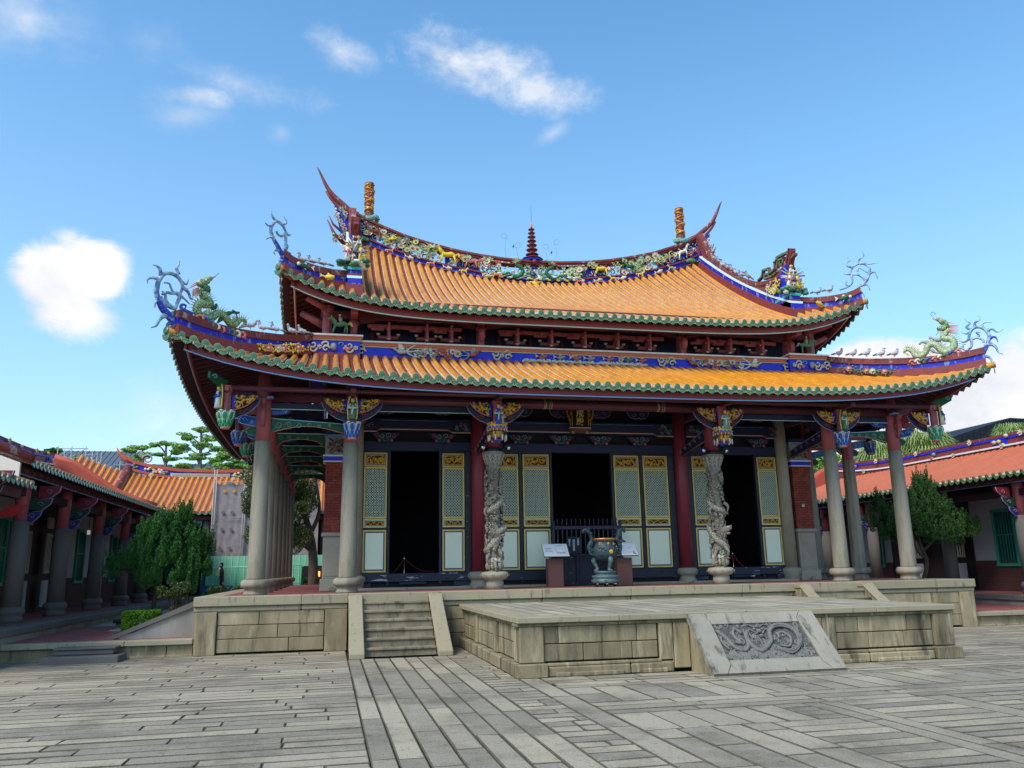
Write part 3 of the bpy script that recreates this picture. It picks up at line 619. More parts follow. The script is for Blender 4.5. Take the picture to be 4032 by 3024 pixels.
def tile_slope(mb, gm, P, rows, vmax, vmin=lambda s: 0., nseg=10, r=.062, detail=True, sp=.247, cap='tile', pan='pan', grn='green_tile', pans=True):
    """rows of round cover tiles with mortar, layered pan tiles between, green end discs and drip tiles"""
    for s in rows:
        a, b = vmin(s), vmax(s)
        if b-a < .03: continue
        k = max(2, int(nseg*(b-a))+1); base = []; vs = []; m = 6
        for i in range(k+1):
            v = lerp(a, b, i/k); p = P(s, v); ts, tv, n = frame(P, s, v); c = p+n*(.05)
            for j in range(m+1):
                t = math.pi*j/m; vs.append(c+ts*(math.cos(t)*r)+n*(math.sin(t)*r*1.05))
            base.append((p, ts, n))
        # split in tile lengths so each tile takes its own tone
        for i in range(k):
            q = vs[i*(m+1):(i+2)*(m+1)]; mb.add(q, [(j, j+1, m+1+j+1, m+1+j) for j in range(m)], cap, True)
        mv = []
        for i, (p, ts, n) in enumerate(base):
            jt = rnd.uniform(-.006, .006); mv += [p+ts*(r+.006+jt)+n*.062, p+ts*(r+.012)-n*.02, p-ts*(r+.006+jt)+n*.062, p-ts*(r+.012)-n*.02]
        mb.add(mv, [(i*4+o, i*4+o+1, i*4+o+5, i*4+o+4) for i in range(k) for o in (0, 2)], 'mortar')
        if a == 0:
            p, ts, n = base[0]; tv = frame(P, s, 0)[1]; out = -Vector((tv.x, tv.y, 0)).normalized(); up = Vector((0, 0, 1)); c = p+n*.05
            if detail:
                gm.lathe([(r+.018, .0), (r+.018, .03)], c-out*.012, 'rim', 12, False, ax=out); gm.lathe([(r+.012, .031), (r-.002, .043), (.02, .045), (.018, .05)], c-out*.012, grn, 12, False, ax=out)
                gm.prism([c+ts*(r+.012)-up*.02+out*.004, c-ts*(r+.012)-up*.02+out*.004, c-up*.115+out*.004], out*.012, 'rim')
            else: gm.lathe([(r+.012, 0), (r, .03)], c, grn, 8, False, ax=out)
    if pans:
        S0, S1 = rows[0]-sp/2, rows[-1]+sp/2; st = 0.028
        for i in range(len(rows)+1):
            a0 = rows[i-1]+.05 if i else S0; a1 = rows[i]-.05 if i < len(rows) else S1
            mid = (a0+a1)/2; lo, hi = vmin(mid), max(vmax(a0), vmax(a1), vmax(mid))
            if hi-lo < .02: continue
            k = max(1, int((hi-lo)/st)); vs = []
            for j in range(k):
                v0, v1 = lerp(lo, hi, j/k), lerp(lo, hi, (j+1)/k); jt = rnd.uniform(-.004, .004)
                for (v, h) in ((v0, .022+jt), (v1, .0)):
                    for s in (a0, mid, a1):
                        p = P(s, v); n = Vector((0, 0, 1)); vs.append(p+n*(h-(.012 if s == mid else 0)))
            fs = []
            for j in range(k):
                o = j*6; fs += [(o, o+1, o+4, o+3), (o+1, o+2, o+5, o+4)]
                if j: fs += [(o-3, o-2, o+1, o), (o-2, o-1, o+2, o+1)]
            mb.add(vs, fs, pan)
            if lo == 0:
                p = P(mid, 0); ts, tv, n = frame(P, mid, 0); out = -Vector((tv.x, tv.y, 0)).normalized(); up = Vector((0, 0, 1)); w_ = sp/2-.012
                c = p+up*.01+out*.02; dp = (up*-1+out*.22).normalized()
                if detail:
                    pr = [(-1, 0), (-.97, .35), (-.78, .62), (-.62, .68), (-.4, .88), (-.16, .92), (0, 1.1), (.16, .92), (.4, .88), (.62, .68), (.78, .62), (.97, .35), (1, 0)]
                    gm.prism([c+ts*w_*x+dp*(.118*y) for x, y in pr], out*.018, 'rim'); gm.prism([c+out*.016+ts*w_*x*.86+dp*(.106*y+.004) for x, y in pr], out*.008, grn)
                    gm.tube([c+out*.026+ts*w_*a_*.6+dp*(.03+.03*math.sin(a_*5)) for a_ in (-1, -.5, 0, .5, 1)], .008, grn, 4)
                    gm.tube([c+ts*w_*a_+up*(.012-.03*(1-a_*a_)) for a_ in (-1, -.6, 0, .6, 1)], .008, 'rim', 4)
                else: gm.prism([c+ts*w_*x+dp*(.1*y) for x, y in ((-1, 0), (-.6, .7), (0, 1.1), (.6, .7), (1, 0))], out*.02, grn)
def rowsof(a, b, sp):
    n = round((b-a)/sp); return [a+(b-a)*(i+.5)/n for i in range(n)]
def underside(mb, P, a, b, vmax, axis, inset=.3, mat='maroon_clean', line='line_blue', line2='blue', fh=.17):
    """fascia board, painted edge line, soffit boards and rafters under an eave"""
    n = 48; lo = []; 
    for i in range(n+1):
        s = lerp(a, b, i/n); p = P(s, 0); tv = frame(P, s, 0)[1]; inn = Vector((tv.x, tv.y, 0)).normalized(); lo.append((s, p, inn))
    sc = lambda s: s
    F = []
    for (s, p, inn) in lo:
        e = min(1, (min(abs(s-a), abs(s-b)))/.6); q = p+inn*inset
        along = Vector((0, 0, 0))
        F.append((q, inn))
    # trim board ends so that neighbouring boards meet at the corner
    top = [q+Vector((0, 0, -.02)) for q, _ in F]; bot = [q+Vector((0, 0, -.02-fh)) for q, _ in F]
    L0 = [q+inn*.03 for q, (_, inn) in zip(top, F)]; L1 = [q+inn*.03 for q, (_, inn) in zip(bot, F)]
    mb.grid([top, bot], mat); mb.grid([L1, L0], mat); mb.grid([bot, L1], mat)
    for off, hh, mt, pr in ((0, .026, line, .014), (.026, .014, line2, .009)):
        A = [q-inn*pr+Vector((0, 0, off)) for q, (_, inn) in zip(bot, F)]; B = [q+Vector((0, 0, hh)) for q in A]
        mb.grid([B, A], mt); mb.grid([A, [q+inn*(pr-.001) for q, (_, inn) in zip(A, F)]], mt)
    # soffit
    def so(s, v): return P(s, v)-Vector((0, 0, .07))
    ss = [lerp(a, b, i/n) for i in range(n+1)]
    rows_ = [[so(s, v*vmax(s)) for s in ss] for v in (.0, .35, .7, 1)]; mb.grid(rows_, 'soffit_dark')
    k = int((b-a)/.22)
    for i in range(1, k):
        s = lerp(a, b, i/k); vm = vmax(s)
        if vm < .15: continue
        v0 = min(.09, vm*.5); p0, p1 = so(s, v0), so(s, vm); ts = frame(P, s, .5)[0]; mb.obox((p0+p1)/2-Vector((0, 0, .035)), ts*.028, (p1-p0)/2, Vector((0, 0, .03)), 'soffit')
# lower roof
def hipLf(s): return 1.0 if abs(s) <= 7.4 else max(0, (10.1-abs(s))/2.7)
def hipLs(s):
    d = min(s+.8, YM+.8-s); return min(1, d/3.0)
SPL = .247
rt = MB(); gt = MB(); un = MB()
fr = rowsof(-10.02, 10.02, SPL)
tile_slope(rt, gt, PLf, fr, hipLf)
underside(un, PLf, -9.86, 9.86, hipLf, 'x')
sr = rowsof(-.7, YM+.7, SPL)
r1, g1, u1 = MB(), MB(), MB()
tile_slope(r1, g1, PLs, sr, hipLs); underside(u1, PLs, -.56, YM+.56, hipLs, 'y')
for s_, t_ in ((rt, r1), (gt, g1), (un, u1)): s_.merge(t_); s_.merge(mir(t_))
rb_, gb_, ub_ = MB(), MB(), MB(); tile_slope(rb_, gb_, PLf, fr, hipLf, nseg=4, detail=False, pans=True)
back = lambda p: Vector((p.x, YM-p.y, p.z))
rt.merge(rb_, back, True); gt.merge(gb_, back, True)
# big corner tiles
for s in (-1, 1):
    p = Vector((s*10.12, -.82, zeL(0)+.03)); dv = Vector((s, -1, .12)).normalized()
    rt.tube([p-dv*.3, p+dv*.07], .08, 'tile', 10); gt.lathe([(.085, 0), (.085, .02), (.07, .03), (.01, .034)], p+dv*.07, 'green_dark', 12, False, ax=dv)
    sd_ = Vector((s, 1, 0)).normalized()*(s) ; gt.prism([p+dv*.05+sd_*x+Vector((0, 0, -.07-y)) for x, y in ((-.14, 0), (-.1, .1), (0, .16), (.1, .1), (.14, 0))], dv*.02, 'green_dark')
lower = rt.build('lower_roof', hall); gt.build('eave_tiles', lower); un.build('eave_board', lower)
# upper roof
rt = MB(); gt = MB(); un = MB(); SPU = .250
mid = rowsof(-6.15, 6.15, SPU)
tile_slope(rt, gt, PUf, mid, lambda s: 1.0, nseg=22)
ext = rowsof(6.2, 8.0, SPU); hU = lambda s: max(0, (8.05-abs(s))/1.75) if abs(s) > 6.3 else 1
r1, g1 = MB(), MB(); tile_slope(r1, g1, PUe, ext, hU)
sideU = rowsof(1.3, YM-1.3, SPU); hUs = lambda s: min(1, min(s-1.24, YM-1.24-s)/.95*.95)
tile_slope(r1, g1, PUs, sideU, hUs)
for s_, t_ in ((rt, r1), (gt, g1)): s_.merge(t_); s_.merge(mir(t_))
def PUall(s, v): return PUe(s, v) if abs(s) > 6.2 else PUf(s, v*.9/6.5)
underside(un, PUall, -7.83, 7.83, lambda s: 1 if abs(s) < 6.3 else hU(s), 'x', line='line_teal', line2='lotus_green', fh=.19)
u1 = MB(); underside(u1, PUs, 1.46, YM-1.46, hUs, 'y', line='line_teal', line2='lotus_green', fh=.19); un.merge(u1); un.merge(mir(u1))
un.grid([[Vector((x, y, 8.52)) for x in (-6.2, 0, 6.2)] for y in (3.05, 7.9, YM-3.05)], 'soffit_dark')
rb_, gb_ = MB(), MB(); tile_slope(rb_, gb_, PUf, mid, lambda s: 1.0, nseg=6, detail=False); tile_slope(rb_, gb_, PUe, ext, hU, detail=False)
e2 = MB(); g2 = MB(); tile_slope(e2, g2, PUe, ext, hU, detail=False); rb_.merge(mir(e2)); gb_.merge(mir(g2))
rt.merge(rb_, back, True); gt.merge(gb_, back, True)
for s in (-1, 1):
    p = Vector((s*8.08, 1.2, zeU(0)+.03)); dv = Vector((s, -1, .12)).normalized()
    rt.tube([p-dv*.3, p+dv*.07], .08, 'tile', 10); gt.lathe([(.085, 0), (.085, .02), (.07, .03), (.01, .034)], p+dv*.07, 'green_dark', 12, False, ax=dv)
    sd_ = Vector((s, 1, 0)).normalized()*s; gt.prism([p+dv*.05+sd_*x+Vector((0, 0, -.07-y)) for x, y in ((-.14, 0), (-.1, .1), (0, .16), (.1, .1), (.14, 0))], dv*.02, 'green_dark')
    # gable wall
    q = [PUf(s*6.12, v) for v in (0.12, .3, .5, .7, .85, 1)]; poly = [Vector((s*6.1, p.y, p.z-.05)) for p in q]+[Vector((s*6.1, YM-p.y, p.z-.05)) for p in q[::-1]]
    un.prism(poly if s > 0 else poly[::-1], (s*.08, 0, 0), 'maroon')
upper = rt.build('upper_roof', hall); gt.build('eave_tiles', upper); un.build('eave_board', upper)
# ------------------------------------------------------------------ ornament kit
def kit_flower(mb, c, r, n, col='o_white', mid='o_pink', k=8, out=.03):
    n = Vector(n).normalized(); a = Vector((0, 0, 1)); u = (a-n*a.dot(n)).normalized(); w = n.cross(u); c = Vector(c)
    for i in range(k):
        t = 2*math.pi*i/k+rnd.uniform(-.1, .1); d = u*math.cos(t)+w*math.sin(t); e = n.cross(d)
        p = [c+d*r*.2+n*out, c+d*r*.7+e*r*.34+n*out*.7, c+d*r+n*out*1.5, c+d*r*.7-e*r*.34+n*out*.7]; mb.prism(p, -n*.012, col)
    mb.ell(c+n*out, (r*.34,)*3, mid, 7, 5)
def kit_leafspray(mb, a, b, n, col='o_green', k=7, r=.035, twig='o_brown'):
    a, b, n = Vector(a), Vector(b), Vector(n).normalized(); d = (b-a); up = n.cross(d).normalized()
    pts = smooth_path([a+n*.02, lerp(a, b, .33)+up*d.length*.1+n*.03, lerp(a, b, .66)-up*d.length*.1+n*.03, b+n*.02], 4); mb.tube(pts, .011, twig, 4)
    for i in range(k):
        p = lerp(a, b, (i+.6)/k)+up*rnd.choice((-1, 1))*rnd.uniform(.4, 1.6)*r+n*.03; mb.ell(p, (r*rnd.uniform(.5, .9),)*2+(r*rnd.uniform(.6, 1),), col, 5, 3)
def kit_scroll(mb, c, r, n, col, turns=1.2, th=.014, flip=1, a0=0):
    n = Vector(n).normalized(); a = Vector((0, 0, 1)); u = (a-n*a.dot(n)).normalized(); w = n.cross(u); c = Vector(c); P = []
    for i in range(13):
        t = i/12; an = a0+flip*t*turns*2*math.pi; rr = r*(1-.8*t); P.append(c+n*.03+(u*math.sin(an)+w*math.cos(an))*rr)
    mb.tube(P, [th*1.2, th*.7], col, 5)
def kit_beast(mb, c, L, dirv, n, body='o_yellow', mane='o_white', rider=None, up=Vector((0, 0, 1)), tail=None):
    """four-legged figure: body, neck, head, legs, tail; L = length"""
    c, d, n = Vector(c), Vector(dirv).normalized(), Vector(n).normalized(); h = L*.55; tail = tail or mane
    B = lambda a, b, e=0: c+d*(a*L)+up*(b*L)+n*(e*L)
    mb.tube(smooth_path([B(-.38, .42), B(-.2, .5), B(.05, .45), B(.28, .48)], 3), [L*.1, L*.13, L*.12, L*.12], body, 7)
    mb.tube([B(.24, .48), B(.36, .66), B(.42, .78)], [L*.11, L*.08, L*.07], body, 6); mb.tube([B(.38, .80), B(.50, .76), B(.60, .68)], [L*.09, L*.075, L*.045], body, 6)
    for (a, b, e, f) in ((.24, .10, .07, .3), (.26, .0, -.07, .34), (-.30, .0, .07, -.36), (-.28, .04, -.07, -.24)): mb.tube([B(a, .42, e), B(f, .2, e), B(f+.02, b, e)], [L*.055, L*.04, L*.035], body, 5)
    mb.tube(smooth_path([B(-.38, .46), B(-.52, .56), B(-.58, .42), B(-.66, .36)], 3), [L*.05, L*.06, L*.02], tail, 5)
    for i in range(5): mb.ell(B(.22+.05*i, .62+.055*i, 0), (L*.05,)*3, mane, 5, 3)
    mb.ell(B(.44, .88, .03), (L*.03, L*.03, L*.05), mane, 4, 3)
    if rider: mb.tube([B(-.02, .55), B(0, .75), B(.02, .86)], [L*.09, L*.1, L*.06], rider, 6); mb.ell(B(.03, .95), (L*.065,)*3, 'o_skin', 6, 4)
def kit_bird(mb, c, L, d, n, col='o_cream', w2='o_white'):
    c, d, n = Vector(c), Vector(d).normalized(), Vector(n).normalized(); up = n.cross(d); up = up if up.z > 0 else -up; B = lambda a, b, e=.04: c+d*a*L+up*b*L+n*e
    mb.tube([B(-.1, -.02), B(.05, .0), B(.18, .04)], [L*.07, L*.1, L*.05], col, 6); mb.tube([B(.15, .03), B(.3, .14), B(.38, .16)], [L*.04, L*.035, L*.02], col, 5)
    for q in (1, -.5): mb.prism([B(.1, 0), B(.12, .24*q+.04), B(.0, .2*q+.03), B(-.1, .0)], n*.02, w2)
    for q in (-.12, 0, .12): mb.tube(smooth_path([B(-.1, 0), B(-.3, q*1.2-.02), B(-.55, q*2)], 3), [L*.04, L*.015], w2, 4)
def kit_fish(mb, c, L, d, n, col='o_orange', fin='o_yellow'):
    c, d, n = Vector(c), Vector(d).normalized(), Vector(n).normalized(); up = Vector((0, 0, 1)); B = lambda a, b, e=.03: c+d*a*L+up*b*L+n*e
    mb.tube(smooth_path([B(-.35, .02), B(-.1, -.03), B(.15, 0), B(.4, .06)], 3), [L*.05, L*.14, L*.16, L*.1], col, 6)
    mb.prism([B(-.33, .02), B(-.58, .2), B(-.5, 0), B(-.56, -.16)], n*.02, fin); mb.prism([B(-.1, .12), B(.0, .26), B(.14, .14)], n*.02, fin); mb.prism([B(.0, -.1), B(-.06, -.24), B(.14, -.12)], n*.02, fin); mb.ell(B(.38, .1, .05), (L*.035,)*3, 'o_white', 5, 3)
def kit_figure(mb, c, H, d, col='o_green', col2='o_blue', n=Vector((0, -1, 0))):
    """small robed glazed figurine"""
    c = Vector(c); up = Vector(d).normalized(); n = Vector(n)
    mb.tube([c, c+up*H*.3, c+up*H*.55, c+up*H*.75], [H*.17, H*.13, H*.12, H*.1], col, 7); mb.ell(c+up*H*.87, (H*.09, H*.09, H*.11), 'o_skin', 7, 5); mb.ell(c+up*H*.97, (H*.08, H*.08, H*.05), 'o_black', 6, 4)
    sd_ = up.cross(n).normalized()
    for q in (-1, 1): mb.tube([c+up*H*.7+sd_*q*H*.1, c+up*H*.5+sd_*q*H*.2+n*H*.06, c+up*H*.5+sd_*q*H*.05+n*H*.16], [H*.055, H*.05, H*.04], col2, 5)
    mb.tube([c+up*H*.62+sd_*H*.02+n*H*.1, c+up*H*.2-sd_*H*.04+n*H*.15], [H*.05, H*.03], col2, 4)
# ------------------------------------------------------------------ main ridge
def rz(x):   # ridge top curve
    return interp(abs(x), [(0, 12.17), (1, 12.19), (1.9, 12.27), (2.7, 12.38), (3.66, 12.58), (4.5, 12.80), (5.62, 13.22), (6.35, 13.60), (6.95, 14.15), (7.15, 14.45), (7.3, 14.75), (7.46, 15.1)])
def rzb(x): return interp(abs(x), [(0, 11.08), (1.6, 11.16), (3.2, 11.40), (4.7, 11.74), (5.8, 12.12), (6.3, 12.34), (7, 12.9)])
RT = [(0, .17), (.18, .27), (.28, .42), (.425, .48), (.84, .87), (.87, 1.0)]
def ridge_band(mb, f0, f1, t, mat, x1=6.35, x0=-6.35, n=40, top=rz, bot=rzb):
    ss = [lerp(x0, x1, i/n) for i in range(n+1)]; Z = lambda x, f: lerp(bot(x), top(x), f)
    for sg in (-1, 1): mb.grid([[Vector((x, 7.94+sg*t, Z(x, f0))) for x in ss], [Vector((x, 7.94+sg*t, Z(x, f1))) for x in ss]][::-sg or 1], mat)
    mb.grid([[Vector((x, 7.94-t, Z(x, f1))) for x in ss], [Vector((x, 7.94+t, Z(x, f1))) for x in ss]], mat); mb.grid([[Vector((x, 7.94+t, Z(x, f0))) for x in ss], [Vector((x, 7.94-t, Z(x, f0))) for x in ss]], mat)
    for x in (x0, x1): mb.add([(x, 7.94-t, Z(x, f0)), (x, 7.94+t, Z(x, f0)), (x, 7.94+t, Z(x, f1)), (x, 7.94-t, Z(x, f1))], [(0, 1, 2, 3)], mat)
m = MB()
ridge_band(m, -.05, .17, .30, 'maroon'); ridge_band(m, .17, .19, .34, 'maroon_worn'); ridge_band(m, .19, .36, .2, 'blue_worn'); ridge_band(m, .36, .41, .26, 'maroon')
ridge_band(m, .86, .93, .22, 'maroon'); ridge_band(m, .93, 1.0, .27, 'maroon_worn')
for s in (-1, 1):   # upswept ends
    xs = [6.1, 6.35, 6.6, 6.8, 7.0, 7.15, 7.3, 7.42, 7.50]; th = [.15, .14, .125, .11, .095, .078, .058, .036, .010]
    top = [Vector((s*x, 7.94, rz(x) if x < 7.47 else 15.15)) for x in xs]; m.tube(smooth_path(top, 3), [interp(i, list(enumerate(t*.85 for t in th))) for i in [j/3 for j in range(25)]], 'maroon_worn', 6)
    sub = [Vector((s*(x+.02), 7.94, rz(x)-.12-.12*(7.5-x))) for x in xs[:6]]; m.tube(sub, [t*.5 for t in th[:6]], 'maroon', 5)
    m.prism([Vector((s*x, 7.88, z)) for x, z in ((6.3, 13.4), (6.3, 12.4), (6.6, 12.6), (6.72, 13.1), (6.88, 13.75))][::(1 if s > 0 else -1)], (0, .12, 0), 'blue_worn')
    for k in range(9): kit_flower(m, (s*rnd.uniform(6.5, 6.85), 7.8, lerp(12.45, 13.6, k/8)), .10, (-.3*s, -1, 0), rnd.choice(('o_white', 'o_cream', 'o_ltgreen')), rnd.choice(('o_rose', 'o_grey')), 8, .05)
    for k in range(14): m.ell((s*rnd.uniform(6.45, 6.9), 7.8, rnd.uniform(12.4, 13.7)), (.05, .04, .05), rnd.choice(('o_yellow', 'o_green', 'o_white', 'o_teal')), 5, 3)
    m.tube([Vector((s*6.45, 7.94, 12.35)), Vector((s*6.85, 7.94, 12.75)), Vector((s*7.1, 7.94, 13.25))], [.07, .06, .015], 'maroon', 5); m.tube([Vector((s*6.5, 7.94, 12.75)), Vector((s*6.9, 7.94, 13.1)), Vector((s*7.05, 7.94, 13.4))], [.05, .04, .012], 'maroon', 5)
ridge = m.build('main_ridge', hall)
def rp_(x, f, o=.2): return Vector((x, 7.94-o, lerp(rzb(x), rz(x), f)))
N_ = Vector((0, -1, 0))
# openwork panels: blue backing with gaps where the sky shows
m = MB()
for (a, b) in ((-6.35, -5.45), (-5.1, -4.98), (-4.8, -4.3), (-3.1, -2.95), (-2.7, -1.9), (-1.25, -1.15), (-.12, .12), (1.15, 1.3), (1.75, 2.7), (3.3, 3.45), (4.1, 4.3), (4.75, 6.35)):
    k = max(2, int((b-a)/.2)); ss = [lerp(a, b, i/k) for i in range(k+1)]
    for y, fl in ((7.84, 1), (8.04, -1)): m.grid([[Vector((x, y, lerp(rzb(x), rz(x), .88))) for x in ss], [Vector((x, y, lerp(rzb(x), rz(x), .40))) for x in ss]][::fl], 'blue_worn')
    for x in (a, b): m.add([(x, 7.84, lerp(rzb(x), rz(x), .4)), (x, 8.04, lerp(rzb(x), rz(x), .4)), (x, 8.04, lerp(rzb(x), rz(x), .88)), (x, 7.84, lerp(rzb(x), rz(x), .88))], [(0, 1, 2, 3)], 'blue_worn')
    m.build('blue_panel', ridge); m = MB()
# scrollwork
m = MB()
for s in (-1, 1):
    for x in (6.1, 5.35, 4.9, 2.75, 1.6):
        col = rnd.choice(['o_dkgreen', 'o_green', 'o_yellow', 'o_teal'])
        for q in (-1, 1):
            for k, (fz, rr) in enumerate(((.72, .13), (.52, .12))): kit_scroll(m, rp_(s*x+q*.14, fz), rr, N_, ['o_dkgreen', 'o_yellow', 'o_teal', 'o_red'][(k+int(x*7)) % 4], 1.1, .017, q, rnd.uniform(0, 3))
        kit_flower(m, rp_(s*x, .63), .10, N_, 'o_pink', 'o_white', 9)
for i in range(420):
    x = rnd.uniform(-6.1, 6.1); f = rnd.uniform(.44, .86); col = rnd.choice(('o_white', 'o_cream', 'o_green', 'o_dkgreen', 'o_yellow', 'o_pink', 'o_ltgreen', 'o_teal', 'o_orange', 'o_blue')); p = rp_(x, f, .17); a = rnd.uniform(0, 3.1); r = rnd.uniform(.03, .075)
    m.tube([p-Vector((math.cos(a)*r, 0, math.sin(a)*r)), p+Vector((0, -.03, 0)), p+Vector((math.cos(a)*r, 0, math.sin(a)*r))], [.008, .022, .008], col, 4)
    if i % 9 == 0: kit_flower(m, rp_(x, f, .2), rnd.uniform(.06, .1), N_, rnd.choice(('o_white', 'o_cream', 'o_pink')), rnd.choice(('o_rose', 'o_yellow', 'o_grey')), 7, .03)
m.build('scrollwork', ridge)
# flowers in heavy clusters
def cluster(name, xs, f0, f1, k, cols=('o_cream', 'o_cream', 'o_ltgreen', 'o_ltgreen', 'o_teal'), mid='o_rose', rr=(.08, .15)):
    mb = MB()
    for i in range(k):
        x = rnd.uniform(*xs); f = rnd.uniform(f0, f1); kit_flower(mb, rp_(x, f, .24), rnd.uniform(*rr), N_+Vector((rnd.uniform(-.4, .4), 0, rnd.uniform(-.3, .3))), rnd.choice(cols), rnd.choice((mid, 'o_grey')), 9, .04)
    for i in range(k*3):
        x = rnd.uniform(xs[0]-.15, xs[1]+.15); f = rnd.uniform(f0-.05, f1+.02); mb.ell(rp_(x, f, .21), (.045, .03, .03), rnd.choice(('o_green', 'o_dkgreen', 'o_yellow', 'o_teal', 'o_ltgreen')), 5, 3)
    for i in range(k):
        x = rnd.uniform(xs[0]-.2, xs[1]+.1); f = rnd.uniform(f0, f1); kit_leafspray(mb, rp_(x, f, .2), rp_(x+rnd.uniform(-.4, .4), rnd.uniform(f0, f1), .2), N_, rnd.choice(('o_green', 'o_ltgreen', 'o_yellow')), 5, .03, 'o_yellow')
    return mb.build(name, ridge)
cluster('flower_cluster', (-4.75, -3.45), .42, .88, 17, rr=(.08, .14)); cluster('flower_cluster', (3.3, 4.4), .42, .9, 15, rr=(.08, .14)); cluster('flower_cluster', (-6.2, -5.6), .45, .85, 3); cluster('flower_cluster', (-2.5, -2.2), .72, .88, 3, mid='o_pink'); cluster('flower_cluster', (1.95, 2.2), .78, .9, 2)
cluster('flower_cluster', (-1.75, -1.3), .5, .9, 4); cluster('flower_cluster', (1.25, 1.7), .45, .8, 4); cluster('flower_cluster', (4.5, 5.2), .5, .88, 5); cluster('flower_cluster', (-5.3, -4.8), .5, .88, 4)
def one(name, fn, label=None): mb = MB(); fn(mb); mb.build(name, ridge, label=label)
one('horse_figure', lambda b: kit_beast(b, rp_(-5.55, .46, .24), .6, (-1, 0, .25), N_, 'o_brown', 'o_white', tail='o_yellow'), 'brown horse with yellow tail')
one('lion_figure', lambda b: kit_beast(b, rp_(-3.05, .42, .26), .72, (-1, 0, .1), N_, 'o_yellow', 'o_yellow'), 'yellow lion')
one('horse_figure', lambda b: kit_beast(b, rp_(-2.25, .45, .24), .54, (-1, 0, 0), N_, 'o_pink', 'o_rose'), 'pink horse')
one('horse_figure', lambda b: kit_beast(b, rp_(2.45, .43, .24), .58, (-1, 0, 0), N_, 'o_yellow', 'o_white'), 'yellow horse')
one('horse_figure', lambda b: kit_beast(b, rp_(5.65, .48, .24), .54, (.8, 0, .45), N_, 'o_white', 'o_grey', tail='o_yellow'), 'white horse rearing')
one('beast_figure', lambda b: kit_beast(b, rp_(3.55, .42, .26), .5, (-1, 0, 0), N_, 'o_dkgreen', 'o_cream'), 'green beast')
for (x, f, c, d) in ((-4.95, .66, 'o_yellow', 1), (-3.55, .84, 'o_ltgreen', 1), (4.55, .62, 'o_ltgreen', -1)): one('phoenix_figure', lambda b: kit_bird(b, rp_(x, f, .27), .5, (d, 0, -.1), N_, c, c))
for s in (-1, 1):   # frogs and fish at the ridge foot
    one('frog_figure', lambda b: (b.ell(rp_(s*5.95, .28, .3), (.2, .09, .09), 'o_green', 8, 5), b.ell(rp_(s*5.78, .31, .33), (.08, .07, .07), 'o_green', 7, 5), b.ell(rp_(s*6.05, .2, .33), (.08, .06, .05), 'o_dkgreen', 6, 4)))
for i, (x, c) in enumerate(((-5.0, 'o_orange'), (-4.35, 'o_cream'), (-3.6, 'o_orange'), (-3.05, 'o_cream'), (-2.5, 'o_yellow'), (-1.7, 'o_ltgreen'), (1.6, 'o_pink'), (2.3, 'o_ltgreen'), (2.85, 'o_yellow'), (3.2, 'o_white'), (3.9, 'o_yellow'), (4.6, 'o_cream'), (5.1, 'o_ltgreen'))):
    one('fish_figure' if i % 2 else 'small_beast_figure', lambda b: (kit_fish(b, rp_(x, .24, .36), .34, (1, 0, interp(x, [(-6, -.5), (0, 0), (6, .5)])), N_, c, 'o_white') if i % 2 else kit_beast(b, rp_(x, .15, .36), .28, (rnd.choice((-1, 1)), 0, 0), N_, c, 'o_white')))
one('lion_figure', lambda b: kit_beast(b, rp_(-1.38, .18, .38), .34, (-1, 0, 0), N_, 'o_orange', 'o_cream'), 'orange lion')
# the pair of dragons at the middle, with waves and pearl
def dragon_mid(b, s):
    y = 7.94-.3; B = lambda x, z: Vector((s*x, y+.02*math.sin(x*9), 11.55+(z-11.55)*.86-.02))
    P = smooth_path([B(1.45, 11.62), B(1.15, 11.56), B(.95, 11.66), B(.80, 11.55), B(.66, 11.50), B(.50, 11.60), B(.42, 11.78), B(.52, 11.92), B(.66, 12.02), B(.62, 12.14)], 4)
    if s < 0 or True: b.tube(P, [.03, .045, .05, .06, .065, .07, .065, .06, .05, .05], 'o_dkgreen', 7)
    for i in range(2, len(P)-1, 1): b.tube([P[i], P[i]+Vector((0, -.02, .09)) + Vector((0, 0, 0))], [.016, .004], 'o_ltgreen', 4)
    h = B(.60, 12.16); b.ell(h, (.09, .06, .055), 'scale_green', 8, 5); b.tube([h, h+Vector((-s*.14, -.02, .06)), h+Vector((-s*.2, -.02, .12))], [.06, .04, .02], 'o_green', 5); b.tube([h+Vector((0, -.02, -.03)), h+Vector((-s*.12, -.02, -.04))], [.04, .02], 'o_red', 5)
    for k in range(8): a = k*.3-.4; b.tube([h, h+Vector((s*math.cos(a)*.22, -.02, math.sin(a)*.22))], [.02, .004], rnd.choice(('o_cream', 'o_orange', 'o_ltgreen')), 4)
    for k in range(9): x = lerp(.2, 1.6, k/8); b.ell(B(x, 11.58+rnd.uniform(-.05, .05)), (.1, .05, .05), rnd.choice(('o_ltgreen', 'o_white', 'o_teal')), 6, 4)
    Q = smooth_path([B(.34, 11.68), B(.22, 11.72), B(.14, 11.86), B(.24, 11.98), B(.34, 11.90)], 4); b.tube(Q, [.06, .045, .03], 'scale_green', 6)
    for p in Q: b.tube([p, p+Vector((s*(p.x*s-.24)*.8, -.02, (p.z-11.85)*.9)).normalized()*.1], [.014, .004], 'o_cream', 4)
for s in (-1, 1): one('dragon_figure', lambda b: dragon_mid(b, s))
